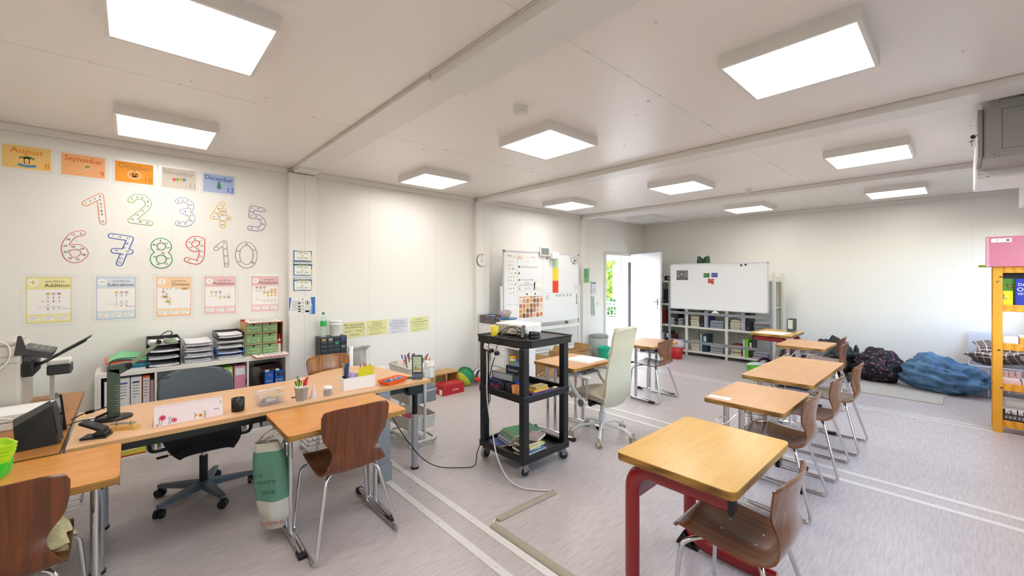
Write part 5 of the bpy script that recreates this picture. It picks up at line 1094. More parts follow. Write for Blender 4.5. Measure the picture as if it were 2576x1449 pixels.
for i in range(9):
    c = '#B8E02C' if i > 3 else '#2FD03A'
    b = B(T(-2.83, -.495, .7205 + .0135 * i) @ RZ(i * 5 - 15)); o = rrect(-.07, -.11, .07, .11, .03); n = len(o); k = 1 - .02 * max(0, 6 - i)
    b.add([(x * k, y * k, 0) for x, y in o] + [(x * k * 1.1, y * k * 1.08, .026) for x, y in o] + [(x * k * 1.04, y * k * 1.02, .026) for x, y in o] + [(x * k * .95, y * k * .96, .003) for x, y in o], [tuple(range(n))[::-1], tuple(range(3 * n, 4 * n))] + [(q * n + j, q * n + (j + 1) % n, (q + 1) * n + (j + 1) % n, (q + 1) * n + j) for q in range(3) for j in range(n)], pc(c, .35))
    b.build('neon_tray', None, None, '%s tray of the neon stack, counted from the bottom' % ('first', 'second', 'third', 'fourth', 'fifth', 'sixth', 'seventh', 'eighth', 'ninth and topmost')[i], 'tray', 'stack of neon green trays')
b = B().grid(lambda u, v: (-2.70 + .18 * u, -.33 + .13 * v + .012 * math.sin(9 * u), .47 + .10 * math.sin(PI * u) ** .5 * math.sin(PI * v) ** .5 + .006 * math.sin(20 * u + 13 * v)), 14, 14, mat('cream fleece', '#D9CBA0', .9, kind='noise', col2='#BFAE7C', scale=30, bump=.3), True, .05)
b.build('fleece_cushion', None, None, 'cream fleece cushion lying on the seat of the corner chair', 'cushion')
t = thing('computer_case', 'black computer case standing under the left desk', 'computer', T(-3.35, -.62, 0)); B().box((-.2, -.1, .015), (.22, .1, .46), blackp, .006).build('case', t)
for x in (-.15, .17):
    for y in (-.08, .08): B().cyl((x, y, 0), (x, y, .016), .015, dg).build('foot', t)

# ================= green and white carrier bag =================
t = thing('carrier_bag', 'green and white plastic carrier bag hanging from the desk hook', 'bag', T(-2.80, .625, 0) @ RZ(62))
gb = mat('green plastic film', '#5E8F77', .4); wb_ = mat('white plastic film', '#CFCBBB', .4)
def bagp(u, v, s=1):   # u down, v around
    a = 2 * PI * v; z = .60 - .52 * u; w = .035 + .07 * math.sin(PI * min(1, u * .8 + .12)) ; d = .018 + .045 * math.sin(PI * min(1, u * .75 + .1))
    x = .06 * u + math.cos(a) * w * (1 + .04 * math.sin(14 * v + 8 * u)); y = .02 * math.sin(4 * u) + math.sin(a) * d * (1 + .2 * math.sin(11 * v * 2 + 5 * u))
    if u > .85: k = (u - .85) / .15; y *= 1 - .7 * k; x = x * (1 - .2 * k)
    return (x - .03, y, z)
b = B().grid(lambda u, v: bagp(.10 + .55 * u, v), 12, 32, gb).grid(lambda u, v: bagp(.65 + .35 * u, v), 10, 32, wb_).grid(lambda u, v: bagp(.0 + .10 * u, v), 4, 32, wb_)
b.build('bag_body', t)
b = B().tube(spl([(-.08, 0, .60), (-.04, .0, .65), (.0, .025, .665), (.0, -.0, .64), (-.02, .01, .60)], 5), .009, wb_, 8, r2=.003).build('handle', t)
b = B(T(.0, -.068, .36) @ RX(90)); gd2 = pc('#1F4A38')
b.text('no', -.05, .07, .04, gd2).text('more', -.01, .03, .045, gd2).text('one', .0, -.03, .05, gd2); b.M = T(.02, -.062, .14) @ RX(90); b.text('ROSSMANN', 0, 0, .03, pc('#A8322E'), wmax=.12)
b.build('print', t)

# ================= white utility cart behind the desk end =================
t = thing('utility_cart', 'white three tier utility cart behind the end of the beech desk', 'cart', T(-3.88, 1.88, 0)); uw = mat('white powder coat', '#DEDDD2', .35); w, l = .46, .30
for i, z in enumerate((.155, .395, .62)):
    h = .115; o = rrect(0, 0, w, l, .05, 5); n = len(o); q = [(w/2 + (x - w/2) * .95, l/2 + (y - l/2) * .93) for x, y in o]; p = [(w/2 + (x - w/2) * .985, l/2 + (y - l/2) * .975) for x, y in o]
    b = B().add([(x, y, z) for x, y in q] + [(x, y, z + h) for x, y in o] + [(x, y, z + h) for x, y in p] + [(x, y, z + .004) for x, y in q], [tuple(range(n))[::-1], tuple(range(3 * n, 4 * n))] + [(k * n + j, k * n + (j + 1) % n, (k + 1) * n + (j + 1) % n, (k + 1) * n + j) for k in range(3) for j in range(n)], uw)
    b.tube([(x, y, z + h) for x, y in o], .006, uw, 6, True); b.build('basket', t)
for y in (.06, .24): pass
for x in (-.012, w + .012):
    B().tube(bend([(x, .05, .055), (x, .15, .055), (x, .25, .055)], .01), .014, uw, 10).build('base_rail', t)
    B().tube([(x, l/2, .055), (x, l/2, .70)], .013, uw, 10).build('post', t)
for y in (.03, .27): B().tube(bend([(-.012, .15, .055), (-.012, y, .055), (w + .012, y, .055), (w + .012, .15, .055)], .05), .013, uw, 10).build('base_tube', t)
for x in (.02, w - .02):
    for y in (.03, .27):
        B().cyl((x - .009, y, .025), (x + .009, y, .025), .025, whitep, n=20).box((x - .014, y - .008, .02), (x + .014, y + .016, .055), silver).build('caster', t)
pens(-3.65, 2.05, .625, .12, 26, .19, '%s pen standing in the pots on the utility cart', list(NC), 21, 'pens in the pots on the utility cart', .0055, .95, .6, 1.35, .75)
for i, (x, y) in enumerate(((-3.78, 1.98), (-3.78, 2.10), (-3.68, 1.98), (-3.68, 2.11), (-3.57, 1.98), (-3.57, 2.11), (-3.46, 2.0), (-3.46, 2.11))):
    B().lathe([(.035, .625), (.045, .775), (.042, .775), (.032, .63), (0, .63)], whitep, c=(x, y, 0), n=16).build('white_pot', None, None, 'white pen pot number %d on the top tier, counted from the wall side' % (i + 1), 'pot', 'white pots on the utility cart')
b = B().tube(spl([(-3.6, 1.915, .775), (-3.59, 1.91, .80), (-3.56, 1.905, .795), (-3.55, 1.90, .76)], 5), .005, pc('#E8506A'), 6); b.build('pink_ribbon', None, None, 'small pink ribbon on the front of the utility cart', 'ribbon')
B().box((-3.62, 1.95, .400), (-3.42, 2.16, .56), pc('#8A9098'), .006).build('grey_box', None, None, 'slate grey box in the middle tier of the utility cart', 'box')
B().box((-3.80, 1.94, .400), (-3.65, 2.15, .50), dg, .006).build('dark_box', None, None, 'dark box in the middle tier of the utility cart', 'box')
B(T(-3.62, 2.04, .17) @ RZ(15)).box((-.12, -.08, 0), (.12, .08, .05), paper, .003).box((-.125, -.085, .05), (.0, .085, .053), pc('#C82A5A')).build('paper_bundle', None, None, 'papers with a pink sheet in the lowest tier of the utility cart', 'papers')
B(T(-3.72, 2.3, 0)).lathe([(.06, .56), (.08, .60), (.06, .64), (0, .65)], blackp, n=16).build('black_ball', None, T(0, 0, -.56 + .0) , 'dark round thing behind the utility cart', 'ball') if 0 else None
# grey power board on the floor side of the bag desk
b = B().box((-3.06, 1.40, .14), (-3.04, 1.50, .70), mat('grey board', '#8F9497', .5)); b.box((-3.09, 1.40, .0), (-3.01, 1.50, .14), MATS['grey board']); b.build('cable_channel', None, None, 'grey metal cable channel beside the far end of the bag desk', 'cable channel')

# ================= against the left wall, on the floor =================
t = thing('wooden_crate', 'small open wooden crate box behind the red shoe box', 'crate', T(-5.13, 3.04, 0) @ RZ(4)); wc = mat('crate wood', '#C9A066', .6, kind='noise', col2='#B58A50', scale=3, stretch=(1, 12, 12))
b = B().box((0, 0, .03), (.012, .42, .235), wc).box((.0, 0, .225), (.24, .06, .24), wc).box((.0, .08, .225), (.24, .42, .24), wc).box((0, 0, 0), (.24, .42, .02), wc)
for y in (0, .2, .40): b.box((.215, y, .02), (.24, y + .02, .225), wc)
b.box((0.012, 0, .02), (.215, .012, .225), wc).box((.012, .405, .02), (.215, .42, .225), wc); b.build('crate', t)
t = thing('shoe_box', 'red lidded shoe box with white lettering on the floor', 'box', T(-4.87, 3.05, 0)); rb = mat('red cardboard', '#B3161E', .5)
B().box((.003, .003, 0), (.207, .342, .115), rb).build('box', t); B().box((0, 0, .095), (.21, .345, .135), rb).build('lid', t)
b = B(T(.2102, 0, 0) @ FL); b.text('GoSoft', .20, .06, .034, paper, .0008).text('GoSoft', .2, .045, .01, paper, .0008) if 0 else b.text('GoSoft', .20, .06, .034, paper, .0008)
b.M = T(0, 0, .1352) @ RZ(90) ; b.text('GoSoft', .17, -.10, .036, paper, .0006); b.M = T(0, -.0005, 0) @ fr((1, 0, 0), (0, 0, 1), (0, -1, 0)); b.text('GoSoft', .05, .06, .022, paper, .0006).quad(.12, .01, .19, .075, paper, .0006); b.build('print', t)
t = thing('paper_pinata', 'painted rainbow pear shaped paper object on the floor', 'paper craft', T(-4.93, 3.63, 0)); RB = ['#1E6A3A', '#D9CF2A', '#F05A1E', '#2A6A96', '#F0961E', '#C9CF3A', '#2A8A5A']
for k, c in enumerate(RB):
    n = len(RB); B(T(0, -.03, .135) @ RX(-30) @ RZ(0)).grid(lambda u, v: ((lambda th, ph, r: (r * math.sin(th) * math.cos(ph), r * 1.1 * math.cos(th) , r * math.sin(th) * math.sin(ph)))(PI * (.02 + .93 * u), 2 * PI * (k + v) / n + 1.2 * u, .135 * (1 + .02 * math.sin(17 * u + 9 * v)))), 18, 5, pc(c, .7)).build('paint_stripe', t)
B().tube([(.05, .08, .09), (.10, .14, .075), (.15, .19, .065)], .028, pc('#E8402E', .7), 14).build('neck', t)
b = B().grid(lambda u, v: (-4.98 + .2 * math.sin(PI * u) * math.cos(2 * PI * v) * .6, 3.86 + .10 * math.sin(PI * u) * math.sin(2 * PI * v), .105 - .1 * math.cos(PI * u)), 10, 16, mat('black white print', '#E4E2E0', .7, kind='wave', col2='#17171A', scale=5))
b.build('zebra_cushion', None, None, 'black and white striped soft object behind the rainbow paper craft', 'cushion')

# ================= black trolley =================
t = thing('av_trolley', 'tall black plastic trolley with three shelves on casters', 'trolley', T(-2.87, 2.25, 0)); w, l = .565, .55; bt = mat('black trolley plastic', '#131315', .38)
def deck(z, h, name):
    b = B().box((0.02, .02, z), (w - .02, l - .02, z + .012), bt)
    for p, q in (((0, 0), (w, .03)), ((0, l - .03), (w, l)), ((0, .03), (.03, l - .03)), ((w - .03, .03), (w, l - .03))): b.box((p[0], p[1], z - .004), (q[0], q[1], z + h), bt, .006)
    return b.build(name, t)
deck(.115, .05, 'lower_shelf'); deck(.59, .055, 'middle_shelf')
b = B().prism([(-.005, -.005), (w * .46, -.005), (w * .5, .0), (w * .62, -.0), (w * .84, -.01), (w + .012, .07), (w + .012, l + .01), (-.005, l + .01)], 1.02, 1.075, bt)
o = [(-.005, -.005), (w * .46, -.005), (w * .62, -.0), (w * .84, -.01), (w + .012, .07), (w + .012, l + .01), (-.005, l + .01)]
b.tube([(x, y, 1.077) for x, y in o], .009, bt, 6, True).box((.30, .02, 1.076), (.315, .12, 1.081), bt); b.build('top_shelf', t)
for x in (.005, w - .065):
    for y in (.005, l - .065):
        B().box((x, y, .115), (x + .06, y + .06, .592), bt, .008).build('post', t); B().box((x, y, .602), (x + .06, y + .06, 1.021), bt, .008).build('post', t)
for k, (x, y) in enumerate(((.04, .04), (w - .04, .04), (.04, l - .04), (w - .04, l - .04))):
    c = thing('caster', 'x', 'x', T(x, y, 0) @ RZ((10, -20, 30, -40)[k])); del c['label'], c['category']; c.parent = t
    B().cyl((-.014, 0, .046), (.014, 0, .046), .046, pc('#8F8D88', .5), n=28).cyl((-.016, 0, .046), (.016, 0, .046), .034, blackp, n=24).build('wheel', c)
    B().box((-.022, -.012, .046), (-.017, .022, .105), steelg).box((.017, -.012, .046), (.022, .022, .105), steelg).box((-.022, -.02, .1), (.022, .025, .114), steelg, .002).build('fork', c)
TP = 1.0765
t = thing('projector', 'white projector lying on top of the black trolley', 'projector', T(-2.74, 2.53, 1.0765) @ RZ(8))
B().box((-.10, -.13, .012), (.24, .12, .105), whitep, .018, 3).build('body', t)
b = B()
for i in range(9):
    for j in range(7): b.box((-.1005 - .0, -.1 + .024 * i, .03), (-.1, -.1, .03), dg) if 0 else b.box((-.085 + .017 * i, -.1312, .028 + .010 * j), (-.075 + .017 * i, -.130, .034 + .010 * j), pc('#8A8274'))
b.box((.09, -.1312, .03), (.23, -.130, .09), pc('#D5D2CC')).cyl((.12, -.1305, .075), (.12, -.1325, .075), .004, blackp, n=8).box((.18, -.133, .07), (.21, -.131, .076), gink); b.build('vent', t)
for x in (-.07, .2):
    for y in (-.1, .09): B().cyl((x, y, 0), (x, y, .013), .012, dg).build('foot', t)
B().lathe([(.028, 0), (.036, .085), (.034, .085), (.026, .004), (0, .004)], pc('#E8D01A', .4)).build('yellow_cup', None, T(-2.72, 2.30, TP), 'yellow plastic cup at the front edge of the trolley top', 'cup')
t = thing('power_strip', 'white power strip hanging under the trolley top', 'power strip', T(-2.64, 2.244, .975) @ RY(10)); B().box((-.13, -.028, -.025), (.13, .0, .025), whitep, .01).build('housing', t)
for x in (-.07, 0, .07): B().cyl((x, -.028, 0), (x, -.031, 0), .019, pc('#C9C9CC'), n=18).build('socket', t)
for x in (-.0, .07): B().cyl((x, -.031, 0), (x, -.06, -.004), .017, blackp, n=14).build('plug', t)
for i, (pts, l) in enumerate((([(-2.41, 2.36, 1.085), (-2.47, 2.33, 1.15), (-2.55, 2.32, 1.17), (-2.60, 2.25, 1.12), (-2.66, 2.19, 1.03), (-2.64, 2.19, .955)], 'black cable arching from the trolley top to the left plug'), ([(-2.40, 2.40, 1.085), (-2.50, 2.35, 1.17), (-2.58, 2.30, 1.13), (-2.60, 2.22, 1.0), (-2.57, 2.185, .945)], 'black cable arching from the trolley top to the right plug'),
    ([(-2.47 + .045 * math.cos(.9 * k), 2.38 + .04 * math.sin(.9 * k), 1.083 + .004 * k) for k in range(16)], 'coiled black cable in the middle of the trolley top'), ([(-2.53 + .035 * math.cos(1.3 * k), 2.36 + .03 * math.sin(1.3 * k) , 1.083 + .006 * k) for k in range(9)], 'small black cable coil beside the projector'))):
    B().tube(spl(pts, 5), .0035, blackp, 6).build('black_cable', None, None, l, 'cable', 'cables on the trolley top')
t = thing('remote_bundle', 'black handset leaning on the cable heap of the trolley', 'handset', T(-2.43, 2.36, 1.135) @ RZ(-50) @ RY(32)); B().box((-.08, -.014, -.008), (.08, .014, .008), blackp, .006).build('body', t)
t = thing('power_adapter', 'black power adapter with violet labels on the trolley top', 'power adapter', T(-2.40, 2.46, TP) @ RZ(-15)); B().box((-.05, -.03, 0), (.05, .03, .03), blackp, .006).box((-.04, -.03, .03), (.05, .025, .055), blackp, .006).build('body', t); B().box((.005, -.0315, .008), (.04, -.03, .022), pc('#7A80D8')).box((.005, -.0315, .035), (.04, -.03, .048), pc('#7A80D8')).build('label', t)
# middle shelf games
MS = .6025
def gbox(x0, y0, z, w, l, h, c, label, rot=0, txt='', tc='#F0F0F0', side=None, top=None):
    t = B(); t.box((0, 0, 0), (w, l, h), pc(c, .4), .002)
    if side: t.box((.01, -.0008, .005), (w - .01, 0, h - .005), pc(side))
    if top: t.box((.006, .006, h), (w - .006, l - .006, h + .0006), pc(top))
    if txt:
        t.M = T(0, -.001, 0) @ FB; t.text(txt, w/2, h/2, h * .55, pc(tc), .0006, wmax=w * .8)
    return t.build('board_game', None, T(x0, y0, z) @ RZ(rot), label, 'game box', 'games and boxes on the middle trolley shelf')
gbox(-2.80, 2.29, MS, .19, .23, .10, '#1C2150', 'navy game box with red lettering at the left of the middle shelf', 0, 'Multi', '#E0506A')
gbox(-2.80, 2.335, MS + .1005, .26, .19, .06, '#3A3D3C', 'grey spotted game box lying on the navy one', 4, '', '#D9DCE0', '#AFB6BC', '#B9B098')
gbox(-2.64, 2.36, MS + .161, .16, .12, .07, '#18243E', 'small dark blue game box on top of the left pile', 8, 'Geister', '#C9D2B0', None, '#A9B0B8')
for x, y, l in ((-2.615, 2.305, 'left black plastic pot on the middle shelf'), (-2.535, 2.31, 'right black plastic pot on the middle shelf')): B().lathe([(.033, 0), (.036, .02), (.036, .09), (.03, .10), (0, .10)], blackp).build('black_pot', None, T(x, y, MS), l, 'pot', 'black pots on the trolley')
B().lathe([(.03, 0), (.036, .105), (.034, .105), (.028, .005), (0, .005)], pc('#1A3A9C', .4)).build('blue_cup', None, T(-2.50, 2.395, MS), 'blue cup behind the black pots', 'cup')
B().lathe([(.026, 0), (.034, .1), (.032, .1), (.024, .004), (0, .004)], pc('#D98A46', .4)).build('orange_cup', None, T(-2.455, 2.30, MS), 'orange plastic cup at the front of the middle shelf', 'cup')
t2 = gbox(-2.36, 2.345, MS, .05, .24, .055, '#5A2A7A', 'purple game box, right of the front post', 0, '', '#F0F0F0', None, '#B06A70')
b = B(T(-2.309, 2.455, MS + .027) @ FL); b.text('ZUR', -.04, 0, .04, pc('#E9C83A'), .0006).quad(.02, -.018, .1, .018, pc('#C9BEC4'), .0006); b.build('game_print', None, None, 'yellow lettering ZUR on the side of the purple game box', 'lettering') if 0 else None
gbox(-2.43, 2.37, MS + .056, .12, .17, .016, '#D9A83A', 'yellow flat box on the purple game box', 0)
gbox(-2.40, 2.40, MS + .072, .08, .14, .02, '#B89A5A', 'small tan card box on the yellow one', 0, '', '#fff', None, '#C9B078')
b = B().grid(lambda u, v: (-2.40 + .085 * u, 2.60 + .13 * v, MS + .004 + .045 * math.sin(PI * u) ** .6 * math.sin(PI * v) ** .6), 10, 10, mat('red cream wrapper', '#E4D0A8', .4, kind='noise', col2='#A8222A', scale=28), True, .003); b.build('snack_packet', None, None, 'red and cream snack packet at the right of the middle shelf', 'packet')
# lower shelf books
LS = .1275
def book(x, y, z, w, l, h, c, label, rot=0, pages='#E4DCC4', txt='', g='books on the lowest trolley shelf', tc='#F4F4F0'):
    t = thing('book', label, 'book', T(x, y, z) @ RZ(rot), g)
    B().box((0.003, .003, .0015), (w, l - .003, h - .0015), pc(pages, .8)).build('pages', t)
    b = B().box((0, 0, 0), (w, l, .0015), pc(c, .35)).box((0, 0, h - .0015), (w, l, h), pc(c, .35)).box((0, 0, .0015), (.003, l, h - .0015), pc(c, .35))
    if txt: b.M = T(w/2, l/2, h) @ RZ(90 if l > w else 0); b.text(txt, 0, 0, .03, pc(tc), .0006, wmax=max(w, l) * .7)
    b.build('cover', t)
book(-2.83, 2.32, LS, .17, .24, .022, '#1E3A8A', 'blue book lying alone at the left of the lowest shelf', -8)
zz = LS + .0225
for i, (c, h, dx, rot, l) in enumerate((('#2A3A8C', .02, 0, -12, 'dark blue book at the bottom of the green pile'), ('#D9DDE2', .012, .005, -10, 'white book second in the green pile'), ('#3A7A8A', .014, .012, -12, 'teal book third in the green pile'), ('#5A9A8A', .010, .02, -14, 'sea green book fourth in the green pile'), ('#2E7A5A', .012, .018, -12, 'green book fifth in the green pile'), ('#C9C79A', .008, .03, -12, 'pale book just below the top of the green pile'), ('#2E8A52', .012, .035, -12, 'green hardcover on top of the left pile'))):
    book(-2.80 + dx, 2.40 + dx, zz, .21, .28, h, c, l, rot, txt=''); zz += h + .0005
zz = LS
for i, (c, h, x, y, w, l, rot, lab) in enumerate((('#C8502E', .012, -2.50, 2.30, .16, .22, -6, 'orange red magazine at the bottom of the right pile'), ('#2A6A9A', .016, -2.49, 2.31, .16, .22, -4, 'blue green book second in the right pile'), ('#1E4A7A', .014, -2.47, 2.32, .14, .22, 2, 'dark blue book third in the right pile'), ('#3A8AC0', .008, -2.48, 2.31, .15, .22, 0, 'light blue book fourth in the right pile'), ('#3A2A2A', .022, -2.50, 2.30, .13, .20, -8, 'dark brown paperback in the right pile'), ('#D9CF3A', .018, -2.46, 2.33, .13, .19, 4, 'yellow paperback in the right pile'), ('#4A3A2A', .02, -2.49, 2.31, .13, .19, -6, 'dark fantasy paperback with red spine'), ('#A88A86', .022, -2.45, 2.40, .12, .16, 20, 'pinkish grey paperback on top of the right pile'))):
    book(x, y, zz, w, l, h, c, lab, rot, txt=''); zz += h + .0005

# ================= cables and cable ducts on the floor =================
B().tube(spl([(-3.10, 1.30, .68), (-3.04, 1.44, .60), (-3.0, 1.56, .38), (-2.98, 1.72, .14), (-2.92, 1.85, .03), (-2.80, 2.00, .012), (-2.74, 2.10, .02), (-2.78, 2.16, .1), (-2.74, 2.19, .25), (-2.76, 2.20, .42), (-2.66, 2.20, .56), (-2.66, 2.19, .72), (-2.60, 2.17, .85), (-2.58, 2.185, .93)], 8), .004, blackp, 8).build('black_power_cable', None, None, 'black power cable sagging from the desk to the trolley', 'cable')
B().tube(spl([(-2.72, 2.215, .955), (-2.71, 2.21, .80), (-2.70, 2.20, .62), (-2.66, 2.19, .45), (-2.6, 2.18, .30), (-2.5, 2.14, .16), (-2.36, 2.12, .05), (-2.24, 2.14, .014), (-2.14, 2.20, .009), (-2.06, 2.28, .006), (-2.045, 2.26, .008)], 8), .0055, pc('#D9D6CC', .4), 8).build('white_power_cable', None, None, 'white power cable running from the power strip to the floor duct', 'cable')
dm = mat('beige cable duct', '#A39B8A', .5)
def duct(p, q, label):
    p, q = Vector(p), Vector(q); L = (q - p).length; a = math.degrees(math.atan2(q.y - p.y, q.x - p.x)); o = [(-.03, 0), (-.022, .008), (-.008, .014), (.008, .014), (.022, .008), (.03, 0)]
    b = B(T(p.x, p.y, .0032) @ RZ(a)); n = len(o); b.add([(0, y, z) for y, z in o] + [(L, y, z) for y, z in o], [(i, i + 1, n + i + 1, n + i) for i in range(n - 1)] + [tuple(range(n)), tuple(range(2 * n - 1, n - 1, -1)), (0, n, 2 * n - 1, n - 1)], dm)
    b.build('cable_duct', None, None, label, 'cable duct', 'beige cable ducts on the floor')
duct((-2.05, 1.755), (-2.03, 2.29), 'short beige cable duct running toward the trolley')
duct((-2.02, 1.70), (.3, 1.70), 'long beige cable duct beside the white floor strip')
B().tube(spl([(-2.05, 1.79, .008), (-2.055, 1.745, .012), (-2.03, 1.71, .008)], 4), .005, whitep, 6).build('cable_piece', None, None, 'bit of white cable showing between the two floor ducts', 'cable')
# ================= white shelf unit beside the whiteboard =================
t = thing('white_shelf_unit', 'white shelf unit with small doors jutting from the wall behind the trolley', 'shelf', T(-5.17, 4.04, 0)); ws = mat('white melamine', '#E9E8E6', .35); w = .96; d = .30
b = B().box((0, 0, .845), (w, d, .865), ws).box((0, 0, 0), (w, d, .03), ws).box((0, d - .008, .03), (w, d, .845), ws)
for x in (0, .31, .63, w - .018): b.box((x, .002, .03), (x + .018, d - .008, .845), ws)
for z in (.545, .24): b.box((.018, .004, z), (w - .018, d - .008, z + .016), ws)
b.build('cabinet_body', t)
for x0, x1, z0, z1 in ((.022, .306, .563, .842), (.022, .306, .034, .237), (.332, .626, .258, .542), (.332, .626, .034, .237), (.652, .938, .563, .842)): B().box((x0, -.012, z0), (x1, .002, z1), ws, .002).build('door', t)
for i, z in enumerate((.563, .60, .64, .68)): B().tube([(-4.82, 4.12, z + .02), (-4.80, 4.08, z + .03), (-4.74, 4.08, z + .03), (-4.73, 4.12, z + .015)], .006, pc('#D9D3C4'), 6).build('rope_bundle', None, None, '%s pale cord bundle in the open compartment of the white shelf' % ('lowest', 'second', 'third', 'top')[i], 'cord', 'cord bundles in the white shelf')
B().box((-4.70, 4.10, .561), (-4.58, 4.2, .66), pc('#C9D3CE')).box((-4.66, 4.0985, .59), (-4.62, 4.1, .63), pc('#4A6A5A')).build('printed_box', None, None, 'small pale printed box in the white shelf', 'box')
zz = .256
for i, (c, r, h, l) in enumerate((('#4AA84A', .062, .02, 'green stacking ring'), ('#E0B82A', .06, .02, 'yellow green stacking ring'), ('#E8501E', .062, .022, 'orange red lid'), ('#7A8A2A', .055, .045, 'olive play dough tub'), ('#E9E4DA', .057, .038, 'white play dough tub'), ('#F0B01E', .06, .03, 'amber lid on top'))):
    B().lathe([(r * .95, 0), (r, .003), (r, h - .003), (r * .95, h), (0, h)], pc(c, .4)).build('stacking_tub', None, T(-4.44, 4.12, zz), l + ' in the colourful tub pile of the white shelf', 'tub', 'colourful tubs in the white shelf'); zz += h + .0005
for i, (c, h) in enumerate((('#C8281E', .04), ('#E8A81E', .03), ('#2A8AC8', .035))): B().lathe([(.035, 0), (.035, h), (0, h)], pc(c, .4)).build('stacking_tub', None, T(-4.335, 4.10, (.256, .2965, .327)[i]), '%s small tub right of the tall tub pile' % ('red', 'yellow', 'blue')[i], 'tub', 'colourful tubs in the white shelf')
t = thing('folding_crate', 'grey brown folding crate on the left end of the white shelf', 'crate', T(-5.15, 4.06, .866)); fc = mat('taupe plastic', '#6E6459', .5); w, l, h = .31, .24, .125
b = B().box((0, 0, 0), (w, l, .008), fc)
for p, q in (((0, 0), (w, .008)), ((0, l - .008), (w, l)), ((0, .008), (.008, l - .008)), ((w - .008, .008), (w, l - .008))):
    b.box((*p, .008), (*q, .05), fc).box((*p, h - .03), (*q, h), fc)
for x in (0, .05, .09, .21, .25, w - .02): b.box((x, -.003, .0), (x + .014, .0, h), fc).box((x, l - .008, .05), (x + .02, l, h - .03), fc)
for x in (0, .22): b.box((x, 0, .05), (x + .09, .006, h - .03), fc)
for y in (.0, .06, .12, .18, .22): b.box((w - .008, y + .002, .05), (w, y + .02, h - .03), fc)
b.build('crate', t)
for i, (x, y, c, n) in enumerate(((-5.05, 4.12, '#B490D8', 'lilac'), (-4.97, 4.13, '#6F9AE0', 'light blue'), (-5.02, 4.21, '#8FB0E8', 'pale blue'))): B().lathe([(.028, 0), (.036, .115), (.034, .115), (.026, .004), (0, .004)], mat(n + ' cup plastic', c, .3), n=18).build('cup', None, T(x, y, .875), '%s plastic cup in the grey brown crate' % n, 'cup', 'cups in the crate')
B().lathe([(.04, 0), (.062, .13), (.058, .13), (.038, .004), (0, .004)], mat('violet clear plastic', '#C79AE0', .2, alpha=.8)).build('violet_jug', None, T(-4.80, 4.26, .93), 'translucent violet measuring jug behind the bowls', 'jug')
B().lathe([(.05, 0), (.05, .06), (0, .06)], whitep).build('white_pot', None, T(-4.80, 4.26, .867), 'white pot under the violet jug', 'pot')
t = thing('mixing_bowl', 'white mixing bowl with blue rim on the white shelf', 'bowl', T(-4.62, 4.16, .866)); B().lathe([(.045, 0), (.05, .006), (.11, .06), (.145, .10), (.14, .10), (.1, .06), (0, .01)], whitep, n=30).build('bowl', t); B().lathe([(.136, .088), (.15, .10), (.148, .108), (.135, .105)], pc('#2E6A9A', .3), n=30).build('rim', t)
B(T(-4.64, 4.16, .982) @ RX(14) @ RY(22)).lathe([(.04, 0), (.07, .09), (.066, .09), (.036, .004), (0, .004)], mat('grey clear plastic', '#B9B3A4', .25, alpha=.75)).build('plastic_jar', None, None, 'tilted greyish plastic jar lying in the white bowl', 'jar')
cbm = mat('brown cardboard', '#B98F5C', .7, kind='noise', col2='#AD8452', scale=6)
def cardboard(x, y, w, d, h, rot, label, flaps=True):
    t = thing('cardboard_box', label, 'box', T(x, y, 0) @ RZ(rot), 'cardboard boxes under the whiteboard')
    b = B()
    for p, q in (((0, 0), (w, .005)), ((0, d - .005), (w, d)), ((0, .005), (.005, d - .005)), ((w - .005, .005), (w, d - .005))): b.box((*p, .005), (*q, h), cbm)
    b.box((0, 0, 0), (w, d, .005), cbm); b.build('box', t)
    if flaps:
        B(T(0, 0, h) @ RX(-35)).box((.005, -.004, 0), (w - .005, 0, h * .4), cbm).build('flap', t); B(T(0, d, h) @ RX(-15)).box((.005, -.004, 0), (w - .005, 0, h * .35), cbm).build('flap', t)
        B(T(w, 0, h) @ RY(60)).box((-.004, .01, 0), (0, d - .01, h * .35), cbm).build('flap', t)
    return t
cardboard(-4.70, 4.75, .35, .45, .26, 5, 'open cardboard box nearest the trolley below the whiteboard')
cardboard(-4.72, 5.26, .34, .55, .32, -3, 'open cardboard box at the far side below the whiteboard')
b = B(T(-4.33, 5.0, .02) @ RY(0)); b.box((0, 0, -.015), (.02, .5, .36), cbm); b.M = T(-4.28, 5.26, .24) @ FL; b.scribble(-.1, .04, .22, .07, 4, pc('#5A4A3A'), -.028, 5); b.build('cardboard_sheet', None, T(0, 0, 0), 'flat cardboard sheet with print leaning before the boxes', 'cardboard')
# bins and bucket by the door
t = thing('grey_bin', 'grey round waste bin with swing lid beside the door', 'bin', T(-4.98, 7.0, 0)); B().lathe([(.14, 0), (.155, .01), (.175, .38), (.17, .38)], pc('#A9ADA8', .5), n=32).build('tub', t); B().lathe([(.182, .375), (.184, .40), (.17, .425), (.12, .432), (0, .435)], pc('#8F918C', .5), n=32).build('lid', t)
t = thing('green_bucket', 'mint green bucket with white handle in front of the grey bin', 'bucket', T(-4.70, 6.75, 0)); B().lathe([(.085, 0), (.09, .005), (.125, .21), (.132, .215), (.132, .235), (.122, .235), (.085, .008), (0, .008)], mat('mint plastic', '#12B890', .35), n=32).build('tub', t)
B().tube([(.128 * math.cos(R(a)) * 1.02, .128 * math.sin(R(a)) * .35 - .08 * math.sin(R(a)), .20 - .16 * math.sin(R(a))) for a in range(0, 181, 15)], .006, whitep, 6).build('handle', t)
